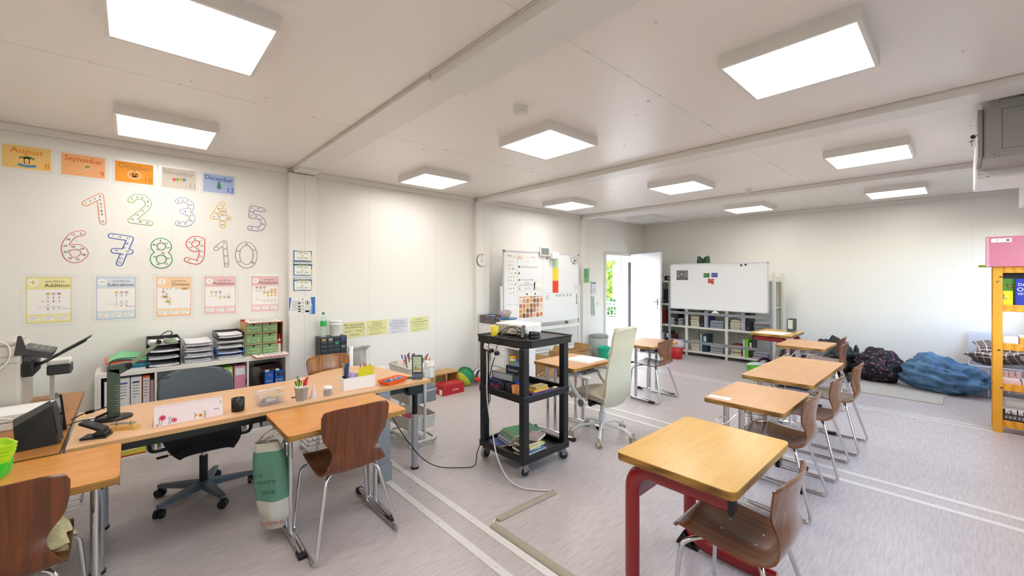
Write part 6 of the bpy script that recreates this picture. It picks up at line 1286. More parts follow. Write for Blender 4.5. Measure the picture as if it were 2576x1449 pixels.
b = B().grid(lambda u, v: (-4.97 + .05 * math.cos(2 * PI * v) * (.1 + u) * (1 + .3 * math.sin(10 * v)), 6.50 + .06 * math.sin(2 * PI * v) * (.1 + u), .33 * (1 - u) + .002), 10, 20, pc('#D9D3BE', .7)); b.build('paper_bag', None, None, 'crumpled cream paper bag standing before the column', 'bag')
b = B().grid(lambda u, v: (-5.235 + .04 + .03 * math.sin(PI * v) + .008 * math.sin(22 * v), 7.0 + .1 * v + .03 * u, 1.18 - .38 * u + .02 * math.cos(6 * v)), 14, 16, mat('patterned towel', '#B9C3C0', .9, kind='spots', col2='#2E8C9C', scale=40), True, .012); b.tube([(-5.24, 7.05, 1.19), (-5.19, 7.05, 1.18)], .005, chrome, 6); b.build('hanging_towel', None, None, 'teal patterned towel hanging on the wall behind the column', 'towel')

# ================= door =================
dr = struct(B().box((0, -.02, .008), (1.02, .025, DZ_ := 2.115), mat('door leaf', '#E4E4EA', .3), .003), 'door_1', T(XL + .02, 8.575, 0) @ RZ(-21.5))
h = B().box((.905, -.034, .98), (.94, -.02, 1.13), silver, .006).tube(bend([(.925, -.03, 1.06), (.925, -.075, 1.06), (.80, -.075, 1.06)], .02), .010, silver, 8).cyl((.925, -.036, .93), (.925, -.02, .93), .016, silver).box((.922, -.0375, .922), (.928, -.035, .937), blackp); h.build('door_handle', dr)
B().box((1.0195, -.008, .88), (1.0215, .012, 1.16), pc('#B9B69A', .4)).box((1.0215, -.004, 1.05), (1.0225, .008, 1.08), blackp).build('lock_plate', dr)
B().box((-.045, -.045, .03), (.03, -.022, 1.93), mat('navy rubber', '#161C2C', .6)).build('hinge_guard', dr)
fm = mat('door frame', '#D3D4CC', .4); b = B()
for a, c, z0, z1 in ((DY0 - .055, DY0, 0, DZ + .055), (DY1, DY1 + .055, 0, DZ + .055), (DY0, DY1, DZ, DZ + .055)): b.box((XL - .13, a, z0), (XL + .018, c, z1), fm)
b = B()
for a, c, z0, z1 in ((DY0 - .055, DY0 + .012, 0, 2.14), (DY1 - .012, DY1 + .03, 0, 2.14), (DY0 + .012, DY1 - .012, 2.075, 2.14)): b.box((XL - .13, a, z0), (XL + .018, c, z1), fm)
b.box((XL - .13, DY0 + .012, 0), (XL + .018, DY1 - .012, .018), pc('#B9BCC4', .35)); trim(b)
# ================= outside the door =================
struct(B().box((-60, -10, -.80), (XL - .13, 62, -.62), mat('paving', '#A5A39E', .7)), 'ground')
struct(B().box((-7.6, 6.9, -.619), (XL - .13, 10.6, -.02), mat('grey landing', '#85878C', .5)), 'trim_20')
t = thing('porch_post', 'white square porch post outside the open door', 'post', T(-6.70, 10.2, -.02)); B().box((0, 0, 0), (.16, .16, 2.75), whitep, .004).build('post', t)
t = thing('porch_screen', 'white side screen of the porch seen through the doorway', 'screen', T(-6.53, 10.25, -.02)); B().box((0, 0, 0), (.9, .06, 2.7), whitep).build('panel', t); B().box((-.04, -.02, 0), (0, .08, 2.7), silver).build('frame', t)
t = thing('porch_roof', 'flat white porch roof outside the door', 'roof', T(-8.3, 7.0, 2.30)); B().box((0, 0, 0), (2.9, 4.6, .08), whitep).build('panel', t); B().box((0.1, 3.9, -.18), (2.5, 4.1, -.001), pc('#A9BCE0', .4)).build('beam', t)
t = thing('parapet_wall', 'low light concrete wall outside the door', 'wall', T(-12.0, 12.6, -.62)); B().box((0, 0, 0), (6.5, .2, .775), mat('pale concrete', '#CFCBC2', .8, kind='noise', col2='#BEB9AE', scale=4)).build('wall', t)
t = thing('garden_railing', 'white bar railing on the concrete wall outside', 'railing', T(-12.0, 12.7, .156)); B().box((0, -.02, .40), (6.5, .02, .43), whitep).box((0, -.02, .05), (6.5, .02, .08), whitep).build('rails', t)
for i in range(46): B().cyl((.07 + .14 * i, 0, .0), (.07 + .14 * i, 0, .41), .010, whitep, n=6).build('bar', t)
t = thing('glass_canopy', 'tilted glass awning leaf seen above the railing', 'awning', T(-9.9, 12.95, .55)); B(RX(-10)).box((0, 0, .12), (2.6, 1.5, .14), mat('grey blue glass', '#AEBFCC', .1, alpha=.7)).build('pane', t)
f = B(RX(-10)); 
for p, q in (((0, 0), (2.6, .08)), ((0, 1.42), (2.6, 1.5)), ((0, .08), (.08, 1.42)), ((2.52, .08), (2.6, 1.42))): f.box((*p, .09), (*q, .15), silver)
f.build('frame', t); B().cyl((.1, .1, -1.17), (.1, .1, .1), .03, silver).cyl((2.5, .1, -1.17), (2.5, .1, .1), .03, silver).build('bracket', t)
lf = mat('leaf green', '#A9BC3E', .7, kind='noise', col2='#5E7E26', scale=3); lf2 = mat('dark leaf green', '#4E7A2E', .7, kind='noise', col2='#2A4E1C', scale=3)
def foliage(c, r, n, m, seed, s=.28):
    rr = random.Random(seed); b = B(); c = Vector(c)
    for i in range(n):
        u = Vector((rr.gauss(0, 1), rr.gauss(0, 1), rr.gauss(0, 1))).normalized() * rr.uniform(.5, 1) ** .4
        p = c + Vector((u.x * r[0], u.y * r[1], u.z * r[2])); a = Vector((rr.gauss(0, 1), rr.gauss(0, 1), rr.gauss(0, 1))).normalized() * s * rr.uniform(.6, 1.2); q = a.orthogonal().normalized() * a.length * .6
        b.add([p - a, p + q, p + a, p - q], [(0, 1, 2, 3)], m)
    return b
for i, (c, r, m, l) in enumerate((((-14.5, 20.0, 3.3), (2.2, 2.2, 2.6), lf, 'tall bright tree in the middle of the doorway view'), ((-18.5, 22.5, 2.9), (2.5, 2.2, 2.2), lf2, 'darker tree to the left in the doorway view'), ((-10.2, 20.5, 2.2), (1.8, 1.6, 1.9), lf, 'small bright tree to the right in the doorway view'))):
    t = thing('garden_tree', l, 'tree', T(c[0], c[1], -.62), 'trees outside the door'); foliage((0, 0, c[2]), r, 1500, m, i, .22).build('foliage', t); B().cyl((0, 0, 0), (0, 0, c[2]), .14, pc('#5A4632')).build('trunk', t)
for i, x in enumerate((-11.7, -10.5, -9.3, -8.1)): foliage((x, 15.6, .05), (.5, .4, .62), 500, lf2 if i % 2 else lf, 30 + i, .09).build('garden_bush', None, None, '%s bush behind the white railing' % ('leftmost', 'second', 'third', 'rightmost')[i], 'bush', 'bushes behind the railing')
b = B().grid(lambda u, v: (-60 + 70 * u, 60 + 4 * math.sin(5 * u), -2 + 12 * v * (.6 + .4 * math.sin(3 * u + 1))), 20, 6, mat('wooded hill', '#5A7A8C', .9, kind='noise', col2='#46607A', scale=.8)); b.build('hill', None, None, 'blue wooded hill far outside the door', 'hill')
t = thing('barrier_post', 'red and white striped post outside the door', 'post', T(-11.45, 17.3, -.62))
for i in range(8): B(RZ(-30)).box((-.11, -.03, .35 * i), (.11, .03, .35 * i + .35), pc('#E9E4E0') if i % 2 else pc('#E2765A')).build('stripe', t)

# ================= metal shelving and whiteboard at the back wall =================
SX = (-4.60, -3.83, -3.06, -2.27); SY0, SY1 = 8.34, 8.90; sm_ = mat('cream metal shelving', '#D6D3C8', .4)
t = thing('metal_shelving', 'cream metal shelving along the back wall behind the big whiteboard', 'shelving', T(0, 0, 0))
for i, x in enumerate(SX):
    for y in (SY0, SY1 - .035): B().box((x, y, 0), (x + .045, y + .035, 1.66), sm_).build('upright', t)
for i in range(3):
    for z in (.09, .58, 1.02, 1.50): B().box((SX[i] + .045, SY0 + .005, z), (SX[i + 1], SY1, z + .012), sm_).box((SX[i] + .045, SY0, z - .025), (SX[i + 1], SY0 + .005, z + .014), sm_).build('shelf_board', t)
b = B().box((SX[0], SY1 + .001, .02), (SX[3] + .045, SY1 + .006, 1.6), pc('#CFCDC0', .6)); b.build('back_panel', t)
def stack(x, y, z, w, n, cs, label, d=.25, h=.014, seed=1, g='stacks on the metal shelving'):
    rr = random.Random(seed); b = B()
    for i in range(n):
        e, q = rr.uniform(0, .02), rr.uniform(0, .02); b.box((x + e, y + q, z + h * i), (x + w - rr.uniform(0, .02), y + d, z + h * i + h * .8), pc(cs[i % len(cs)]))
    return b.build('paper_stack', None, None, label, 'papers', g)
cr = ('#E3DCC2', '#D9D2B8', '#C9C0A2', '#E9E3CE'); gr = ('#8A8C96', '#C9CAD0', '#5A5D68', '#B0B2BA')
stack(-3.74, 8.38, .104, .19, 15, cr, 'cream notebook pile on the bottom middle shelf', seed=2); stack(-3.75, 8.38, .594, .19, 15, cr, 'cream notebook pile on the second middle shelf', seed=3)
stack(-2.98, 8.38, .104, .2, 15, cr + ('#8A3A3A',), 'cream notebook pile with a red edge on the bottom right shelf', seed=4); stack(-2.99, 8.38, .594, .2, 13, cr, 'cream notebook pile on the second right shelf', seed=5)
stack(-3.36, 8.38, .104, .26, 10, gr, 'pile of clear trays on the bottom middle shelf', seed=6); stack(-3.36, 8.38, .594, .26, 10, gr, 'pile of clear trays on the second middle shelf', seed=7)
stack(-2.58, 8.38, .594, .27, 12, gr + ('#9A5A4A',), 'pile of clear trays on the second right shelf', seed=8); stack(-2.60, 8.38, .104, .26, 8, gr, 'pile of trays on the bottom right shelf', seed=12)
stack(-4.20, 8.38, .594, .3, 10, gr, 'pile of clear trays on the second left shelf', seed=9); stack(-4.50, 8.38, 1.034, .2, 12, gr, 'pile of grey papers on the third left shelf', seed=10); stack(-4.5, 8.38, 1.514, .25, 3, ('#E9E9E6',), 'few loose sheets on the top left shelf', seed=11)
stack(-2.70, 8.38, 1.514, .3, 3, gr, 'flat folders on the top right shelf', seed=13)
def file(x, z, w, c, label, h=.29, mark=False, tilt=0, y=8.38):
    t = thing('file_box', label, 'file box', T(x, y, z) @ RY(tilt), 'upright files on the metal shelving'); B().box((0, 0, 0), (w, .27, h), pc(c, .4), .003).build('case', t)
    b = B().box((w * .25, -.0012, h * .62), (w * .75, 0, h * .9), paper).cyl((w/2, -.0012, h * .7), (w/2, -.002, h * .7), w * .12, blackp, n=10).cyl((w/2, -.0012, h * .82), (w/2, -.002, h * .82), w * .12, blackp, n=10) if mark else B().cyl((w/2, -.002, .05), (w/2, 0, .05), w * .18, steelg, n=12)
    b.build('spine_label', t)
for a in ((-3.545, .594, .075, '#17181C', 'black file on the second middle shelf', .33), (-3.465, .594, .033, '#B9B9C6', 'grey slim file right of the black one, middle shelf', .32), (-3.43, .594, .033, '#A9A9B8', 'lilac grey slim file, second middle shelf', .32), (-3.395, .594, .03, '#1E2A5A', 'navy file on the second middle shelf', .30),
    (-2.785, .594, .03, '#C9C9D4', 'pale slim file on the second right shelf', .33), (-2.752, .594, .03, '#B0B0C0', 'lilac slim file on the second right shelf', .32), (-2.72, .594, .085, '#15161A', 'black file with tabs on the second right shelf', .33), (-4.08, .594, .0001 + .08, '#121316', 'black file behind the left board post', .33), (-4.42, .594, .05, '#D9D6CE', 'white binder beside the red spine, left bay', .3), (-4.365, .594, .035, '#8A2A24', 'dark red binder in the left bay', .29),
    (-4.32, 1.034, .06, '#15161A', 'black file on the third left shelf', .3), (-4.3, 1.514, .2, '#101114', 'black box on the top left shelf', .1)): file(*a)
for a in ((-3.54, .104, .03, '#9FB3C4', 'pale blue slim file on the bottom middle shelf', .34), (-3.50, .104, .095, '#16323E', 'petrol file with white tag on the bottom middle shelf', .34, True), (-2.76, .104, .035, '#C9D6C4', 'pale green slim file on the bottom right shelf', .32), (-2.72, .104, .055, '#6CC024', 'bright green file on the bottom right shelf', .33), (-2.66, .104, .06, '#15181A', 'black file with white tag beside the bright green one', .31, True), (-4.36, .104, .035, '#D9D3C8', 'white file with tag on the bottom left shelf', .30, True), (-4.27, .104, .075, '#101114', 'black file with white tag on the bottom left shelf', .33, True), (-4.18, .104, .06, '#5A2026', 'maroon file on the bottom left shelf', .27)): file(*a)
B(T(-3.40, 8.40, .44) @ RY(-160)).box((0, 0, 0), (.02, .2, .30), pc('#1B1D20')).build('leaning_folder', None, T(.0, 0, 0), 'black patterned folder leaning on the petrol file', 'folder') if 0 else None
for x, y, c in ((-4.1, 8.45, 1.514),): pass
b = B().grid(lambda u, v: (-3.66 + .27 * u, 8.38 + .22 * v, 1.514 + .50 * min(1, 7 * u, 7 * (1 - u)) * min(1, 6 * v, 6 * (1 - v)) * (.80 + .2 * abs(math.cos(3.6 * u - .2))) + .012 * math.sin(25 * u + 14 * v)), 24, 14, mat('dark green nylon', '#0E3A26', .5), True); b.build('green_bag', None, None, 'crumpled dark green bag on top of the metal shelving', 'bag')
# whiteboard on grey stand
BYp = 8.0
t = thing('large_whiteboard', 'large nearly empty whiteboard on a grey wheeled stand at the back', 'whiteboard', T(0, BYp, 0)); gs = mat('grey painted steel', '#85878A', .4)
B().box((-3.965, 0, .975), (-2.245, .02, 1.835), mat('whiteboard face', '#ECEDF0', .2)).build('board', t)
b = B()
for p, q in (((-3.98, .96), (-2.23, .978)), ((-3.98, 1.832), (-2.23, 1.85)), ((-3.98, .978), (-3.962, 1.832)), ((-2.248, .978), (-2.23, 1.832))): b.box((p[0], -.006, p[1]), (q[0], .024, q[1]), pc('#CDCED0', .3), .002)
b.build('rim', t)
for x in (-3.985, -2.26):
    for z in (.955, 1.822): B().box((x, -.008, z), (x + .035, .026, z + .033), pc('#A9AAAC', .5), .008).build('corner_cap', t)
b = B()
for x in (-4.02, -2.215): b.box((x, .0, .06), (x + .035, .04, 1.52), gs, .004); b.box((x, -.28, .045), (x + .035, .28, .08), gs, .004)
for z in (.86, .30): b.box((-3.985, .005, z), (-2.215, .035, z + .05), gs, .003)
b.build('stand', t); B().prism([(-3.18, .91), (-3.04, .91), (-3.09, .96), (-3.13, .96)], -.03, -.0, whitep).build('x', t) if 0 else None
B(fr((1, 0, 0), (0, 0, 1), (0, -1, 0))).prism([(-3.18, .912), (-3.04, .912), (-3.09, .96), (-3.13, .96)], -.02, .004, whitep).build('tilt_clamp', t)
for x in (-4.0, -2.2):
    for y in (-.26, .26): B().cyl((x - .015, y, .024), (x + .015, y, .024), .024, blackp).box((x - .008, y - .01, .02), (x + .008, y + .01, .05), blackp).build('caster', t)
def on2(x, z, d=.0075): return T(x, BYp - d + .0062, z) @ FB
b = B().box((-.115, -.095, 0), (.115, .095, .0012), pc('#77757A')).quad(-.115, -.095, .115, -.06, pc('#55545A'), .0015).disc(-.01, .03, .042, pc('#3E3A3A'), .0018).disc(-.01, .022, .03, pc('#A9A5A6'), .0021).poly([(-.07, -.095), (.06, -.095), (.03, -.01), (-.05, -.01)], pc('#66646A'), .0016)
b.text('6', -.075, -.01, .07, pc('#D9B62A'), .0024).text('7', .075, -.01, .07, pc('#D9B62A'), .0024); b.build('photo_print', None, on2(-3.733, 1.625), 'grey photo print of a laughing person between yellow 6 and 7', 'print')
for nm, c, x, z, l in (('6', '#1E6A34', -3.293, 1.62, 'left green'), ('7', '#1E6A34', -3.237, 1.62, 'right green'), ('6', '#1E3A9A', -3.148, 1.625, 'left blue'), ('7', '#1E3A9A', -3.092, 1.625, 'right blue'), ('6', '#C01E1E', -3.212, 1.513, 'left red'), ('7', '#C01E1E', -3.158, 1.513, 'right red')):
    b = B().box((-.026, -.04, 0), (.026, .04, .0008), pc(c)).disc(0, 0, .022, pc('#D9DCE0') if 0 else pc(c), .001); b.text(nm, 0, 0, .045, paper, .0016).text(nm, -.017, .029, .012, paper, .0016).text(nm, .017, -.029, .012, paper, .0016)
    b.build('number_card', None, on2(x, z, .0088 if 'red' in l or 'right' in l else .0078) @ RZ({'left red': 6, 'right red': -4}.get(l, 0)), l + ' playing card numbered %s on the large whiteboard' % nm, 'card', 'number playing cards')
B().box((-.022, -.022, 0), (.022, .022, .0005), pc('#E0922A')).build('orange_card', None, on2(-3.155, 1.47, .0072) @ RZ(45), 'orange card corner peeking out under the red cards', 'card')
for x, z, l in ((-2.661, 1.797, 'left black magnet at the top of the large whiteboard'), (-2.589, 1.806, 'right black magnet at the top of the large whiteboard')): magnet(0, 0, '#15161A', l, .018, on2(x, z), 'magnets on the large whiteboard')
t = thing('red_bin', 'red waste bin with grey plastic liner before the metal shelving', 'bin', T(-3.78, 7.84, 0)); B().lathe([(.10, 0), (.11, .01), (.135, .29), (.13, .29), (.105, .012), (0, .012)], mat('red plastic', '#B01A16', .4), n=30).build('tub', t)
B().grid(lambda u, v: ((.139 + .016 * math.sin(3 * PI * u)) * math.cos(2 * PI * v) * (1 - max(0, u - .55) * 1.6), (.139 + .012 * math.sin(9 * 2 * PI * v) * .3 + .01 * math.sin(3 * PI * u)) * math.sin(2 * PI * v) * (1 - max(0, u - .55) * 1.6), .235 + .13 * math.sin(PI * min(1, u * .8)) + .006 * math.sin(18 * v)), 10, 40, mat('pink grey liner', '#B9A9AC', .35)).build('bin_liner', t)
# ================= right hand side: basket, bags, beanbags =================
t = thing('green_basket', 'bright green slotted basket on the floor beyond the double desk', 'basket', T(-2.30, 7.12, 0)); bg_ = mat('lime plastic', '#58C81E', .4); w, l, h = .42, .30, .22
b = B().box((.03, .03, 0), (w - .03, l - .03, .006), bg_)
for p, q in (((-.005, -.005), (w + .005, .012)), ((-.005, l - .012), (w + .005, l + .005)), ((-.005, .012), (.012, l - .012)), ((w - .012, .012), (w + .005, l - .012))): b.box((*p, h - .03), (*q, h), bg_)
for p, q in (((.03, .02), (w - .03, .03)), ((.03, l - .03), (w - .03, l - .02)), ((.02, .03), (.03, l - .03)), ((w - .03, .03), (w - .02, l - .03))): b.box((*p, 0), (*q, .035), bg_)
for i in range(12):
    x = .012 + (w - .03) * i / 11; b.add([(x + (w/2 - x) * .1, .022, .03), (x + .016 + (w/2 - x) * .1, .022, .03), (x + .016, .002, h - .02), (x, .002, h - .02), (x + (w/2 - x) * .1, .027, .03), (x + .016 + (w/2 - x) * .1, .027, .03), (x + .016, .008, h - .02), (x, .008, h - .02)], [(0, 1, 2, 3), (7, 6, 5, 4), (0, 3, 7, 4), (1, 5, 6, 2)], bg_)
for i in range(9):
    y = .012 + (l - .03) * i / 8
    for x0, x1 in ((.004, .024), (w - .004, w - .024)): b.add([(x1, y, .03), (x1, y + .016, .03), (x0, y + .016, h - .02), (x0, y, h - .02)], [(0, 1, 2, 3), (3, 2, 1, 0)], bg_)
b.build('basket', t)
B(T(-2.09, 7.27, .20) @ RZ(8)).grid(lambda u, v: (-.21 + .44 * u, -.15 + .30 * v, .015 + .05 * u + .02 * math.sin(6 * v)), 6, 6, mat('grey white sheet', '#C9CDD4', .5), True, .004).build('white_sheet', None, None, 'greyish white sheet lying over the green basket', 'sheet')
B(T(-2.28, 7.52, .02)).grid(lambda u, v: (.26 * u, .3 * v, .18 + .10 * math.sin(3 * u) * (1 - v)), 6, 6, mat('plum fabric', '#5A2450', .7), True, .01).build('plum_cloth', None, None, 'plum coloured cloth behind the green basket', 'cloth')
B().box((-2.2, 7.55, .0), (-1.95, 7.85, .19), pc('#B9BEC6')).build('grey_box', None, None, 'pale grey box under the plum cloth', 'box')
def lump(fn, m, name, label, cat, nu=28, nv=40, g=None): return B().grid(fn, nu, nv, m).build(name, None, None, label, cat, g)
def blob(cx, cy, rx, ry, h, flat=.62, rot=0, seed=0, wr=.02, peak=None, fr_=2.2):
    c_, s_ = math.cos(R(rot)), math.sin(R(rot))
    def f(u, v):
        th, ph = PI * u, 2 * PI * v; x = math.sin(th) ** flat * math.cos(ph); y = math.sin(th) ** flat * math.sin(ph); z = math.cos(th)
        n = noise.fractal(Vector((x * fr_ + seed, y * fr_, z * fr_)), 1.0, 2.0, 4) ; rid = 1 - abs(noise.noise(Vector((x * 1.4 + y * 3 + seed, y * .8 - z * 2.5, z * 2 + x))) * 2)
        k = 1 + wr * 3 * n + wr * rid
        if peak: z *= 1 + peak[2] * math.exp(-((x - peak[0]) ** 2 + (y - peak[1]) ** 2) * 3)
        X, Y = x * rx * k, y * ry * k; zz = h / 2 + z * h / 2 * (k if z > 0 else 1)
        return (cx + X * c_ - Y * s_, cy + X * s_ + Y * c_, max(.006, zz))
    return f
denim = mat('blue denim', '#56799A', .85, kind='noise', col2='#3C5C7A', scale=7, bump=.15); 
lump(blob(-.20, 8.27, .41, .30, .40, .72, -12, 3, .085, (-.3, .3, .35), 2.9), denim, 'denim_beanbag', 'blue denim beanbag at the right end of the row', 'beanbag', 44, 64, 'beanbags along the back wall')
flor = mat('dark floral cloth', '#12131C', .8, kind='spots', col2='#8A5A66', scale=20, bump=.1)
lump(blob(-.87, 8.45, .31, .32, .42, .7, 10, 9, .075, (.2, .3, .25)), flor, 'floral_beanbag', 'dark beanbag with small red and blue flower print', 'beanbag', 44, 64, 'beanbags along the back wall')
blk = mat('black nylon', '#1B1B1D', .55)
lump(blob(-1.46, 8.5, .29, .38, .50, .7, -15, 15, .09, (.0, .3, .25)), blk, 'black_beanbag', 'large black beanbag between the chairs and the floral one', 'beanbag', 44, 64, 'beanbags along the back wall')
lump(blob(-1.17, 8.72, .045, .04, .46, .9, 0, 2, .04), blk, 'black_strap', 'short black strap sticking up behind the black beanbag', 'strap', 14, 18)
lump(blob(-1.90, 8.5, .27, .33, .36, .7, 0, 22, .05), blk, 'black_bag', 'flat black bag lying left of the black beanbag', 'bag', 36, 50)
lump(blob(-1.20, 7.92, .07, .10, .10, .8, 20, 5, .08), blk, 'black_shoe', 'small black bundle at the foot of the black beanbag', 'bundle', 16, 20)
rugm = mat('grey woven rug', '#B9B4AA', .95, kind='spots', col2='#7E7A72', scale=110, bump=.4)
b = B().box((-1.30, 7.38, .0005), (-.16, 8.25, .012), rugm, .003)
for i in range(34): b.box((-.16, 7.39 + .0252 * i, .002), (-.13, 7.396 + .0252 * i, .005), pc('#C9C5BC'))
b.build('woven_rug', None, T(0, 0, .0), 'folded grey woven rug in front of the beanbags', 'rug')
# clear box with plaid cushions
def plaid():
    m = bpy.data.materials.new('brown plaid'); m.use_nodes = True; n = m.node_tree.nodes; l = m.node_tree.links; b_ = n['Principled BSDF']; b_.inputs['Roughness'].default_value = .9
    tc = n.new('ShaderNodeTexCoord'); sx = n.new('ShaderNodeSeparateXYZ'); l.new(tc.outputs['Object'], sx.inputs[0]); outs = []
    for ax in (0, 1):
        for fq, th in ((15, .87), (30, .8)):
            a = n.new('ShaderNodeMath'); a.operation = 'MULTIPLY'; a.inputs[1].default_value = fq; l.new(sx.outputs[ax], a.inputs[0])
            f = n.new('ShaderNodeMath'); f.operation = 'FRACT'; l.new(a.outputs[0], f.inputs[0]); g = n.new('ShaderNodeMath'); g.operation = 'GREATER_THAN'; g.inputs[1].default_value = th if fq == 15 else .5; l.new(f.outputs[0], g.inputs[0]); outs.append(g)
    def mix(fac, c1, c2):
        x = n.new('ShaderNodeMix'); x.data_type = 'RGBA'; l.new(fac, x.inputs[0])
        for k, c in ((6, c1), (7, c2)):
            if isinstance(c, tuple): x.inputs[k].default_value = (*c, 1)
            else: l.new(c, x.inputs[k])
        return x.outputs[2]
    a = mix(outs[1].outputs[0], hexc('#6E5648'), hexc('#4A3A34')); a2 = mix(outs[3].outputs[0], a, hexc('#5E4C44')); c = mix(outs[0].outputs[0], a2, hexc('#CFC6BC')); d = mix(outs[2].outputs[0], c, hexc('#CFC6BC')); l.new(d, b_.inputs['Base Color'])
    return m
pl = plaid()
def cushion(label, M, w=.24, h=.09):
    def f(s): return lambda u, v: ((2 * u - 1) * w * (1 - .12 * math.sin(PI * v)), (2 * v - 1) * w * (1 - .12 * math.sin(PI * u)), s * h * (math.sin(PI * u) * math.sin(PI * v)) ** .55 + .012 * math.sin(7 * u + 5 * v))
    b = B().grid(f(1), 18, 18, pl); b.grid(f(-1), 18, 18, pl); return b.build('plaid_cushion', None, M, label, 'cushion', 'brown plaid cushions in the clear box')
cushion('brown plaid cushion on top, leaning to the back wall', T(.35, 8.72, .62) @ RZ(5) @ RX(12))
cushion('brown plaid cushion lying over the front rim of the clear box', T(.30, 8.48, .50) @ RZ(-12) @ RX(-16) @ RY(-6), .25)
cushion('brown plaid cushion pressed inside the clear box', T(.36, 8.55, .25) @ RZ(4) @ RX(8), .22, .1)
cushion('brown plaid cushion at the bottom of the clear box', T(.36, 8.52, .1) @ RZ(-3), .22, .08)
pcb = mat('clear storage plastic', '#DDE0F0', .15, alpha=.33)
t = thing('storage_box', 'large clear plastic storage box holding plaid cushions', 'storage box', T(.07, 8.22, 0)); w, l, h = .58, .62, .41
b = B(); P0 = rrect(.03, .03, w - .03, l - .03, .04); P1 = rrect(0, 0, w, l, .05); n = len(P0)
b.add([(x, y, .01) for x, y in P0] + [(x, y, h) for x, y in P1], [tuple(range(n))[::-1]] + [(i, (i + 1) % n, n + (i + 1) % n, n + i) for i in range(n)], pcb, True); b.build('tub', t)
b = B().tube([(x, y, h) for x, y in P1], .011, mat('milky rim', '#D5D8EA', .3, alpha=.7), 6, True); b.box((.16, .01, .02), (.175, .02, h), MATS['milky rim']); b.build('rim', t)
B(T(0, 0, 0)).box((.075, -.001, .22), (.145, .012, .33), paper, .001).box((.082, -.003, .25), (.1, -.001, .32), gink).box((.12, -.003, .24), (.138, -.001, .27), inkm).build('label_sticker', t)
B(T(.36, 9.09, .42) @ RX(-5)).box((-.30, 0, -.36), (.30, .02, .37), mat('milky lid', '#DDE0EC', .3, alpha=.5), .01).build('box_lid', None, None, 'large clear box lid leaning upright against the back wall', 'lid')

# ================= yellow pine shelf =================
t = thing('pine_shelf', 'yellow pine slatted shelf at the right edge of the view', 'shelf', T(.215, 6.50, 0)); w, d = .44, .30
for x in (0, w - .06):
    for y in (0, d - .03): B().box((x, y, 0), (x + .066, y + .025, 1.70), pine, .004).build('post', t)
PZ = (.10, .47, .88, 1.27, 1.66)
for z in PZ:
    b = B().box((.066, .004, z - .035), (w - .06, .024, z + .035), pineh, .003).box((.066, d - .028, z - .03), (w - .06, d - .008, z + .03), pineh)
    for i in range(5): b.box((.004, .028 + .05 * i, z + .012), (w - .004, .06 + .05 * i, z + .028), pineh)
    b.build('shelf_board', t)
B(T(.035, -.001, 1.535) @ RX(90)).disc(0, 0, .014, pc('#8A5A3A'), .0005, ry=.011).disc(.008, -.006, .009, pc('#B9A08A'), .001).build('animal_sticker', t)
for x, z in ((.054, 1.585), (.04, .84), (.058, .46)): B(T(x, -.0008, z) @ RX(90)).disc(0, 0, .013, pc('#4A2410'), .0005, ry=.007).build('knot', t)
def on_p(x, y, z): return T(.215 + x, 6.50 + y, z)
SHF = 'things on the pine shelf'
b = B().box((.068, .06, 0), (.40, .25, .35), pc('#4E8A1E'), .002); b.quad(0, 0, .0001, .0001, pc('#4E8A1E')) ; b.M = T(0, .0595, 0) @ FB; b.text('trio', .16, .20, .10, pc('#7A3A1E'), .001).quad(.07, .27, .40, .34, inkm, .0008)
b.build('green_game_box', None, on_p(0, 0, 1.299), 'green game box with dark red lettering on the top pine shelf board', 'box', SHF)
def dict_(x, w, h, c, label, txts):
    t = thing('dictionary', label, 'book', on_p(x, .03, 1.299), 'dictionaries on the pine shelf'); B().box((0, 0, 0), (w, .025, h), pc(c, .35), .002).build('cover', t); B().box((.002, .0251, .003), (w - .003, .0255, h - .003), paper).build('pages', t)
    b = B(T(0, -.0002, 0) @ FB)
    for s, X, Z, sz, col in txts: b.text(s, X, Z, sz, pc(col), .0008, al='L')
    b.build('print', t)
dict_(.068, .065, .145, '#F2CE1A', 'yellow dictionary with a blue L on the pine shelf', (('L', .002, .085, .07, '#2A7AB8'), ('o', .045, .075, .03, '#C8301E')))
dict_(.148, .11, .27, '#1A2E9C', 'dark blue dictionary with large white title on the top pine board', (('Das', .02, .21, .036, '#F2F2F0'), ('Oxford', .012, .16, .055, '#F2F2F0'), ('Wörterbuch', .014, .115, .036, '#F2F2F0')))
B().box((.068, .04, 0), (.17, .22, .075), mat('milky tub', '#E6E4DC', .3, alpha=.8), .006).build('white_tub', None, on_p(0, 0, .909), 'milky white tub on the middle pine shelf board', 'tub', SHF)
B().box((.175, .04, 0), (.34, .22, .07), pc('#E0901E'), .003).box((.175, .04, .07), (.34, .22, .082), paper).build('orange_box', None, on_p(0, 0, .909), 'small orange and white box on the middle pine shelf board', 'box', SHF)
for i, x in enumerate((.068, .108, .155)): B().lathe([(.018, 0), (.021, .055), (.022, .06), (0, .061)], mat('pinkish clear pot', '#E0B9AE', .3, alpha=.75), n=18).build('small_pot', None, on_p(x + .02, .12, .559), '%s small pinkish pot on the second pine shelf board' % ('left', 'middle', 'right')[i], 'pot', 'small pots on the pine shelf')
B().box((.068, .05, 0), (.19, .22, .03), pc('#E3BDB4'), .003).box((.068, .05, .03), (.18, .22, .058), pc('#E9CFC6'), .003).build('pink_cards', None, on_p(0, 0, .499), 'pale pink card boxes on the second pine shelf board', 'cards', SHF)
B().box((.195, .05, 0), (.34, .22, .05), mat('milky tub', '#E6E4DC', .3), .005).build('clear_case', None, on_p(0, 0, .499), 'clear flat case on the second pine shelf board', 'case', SHF)
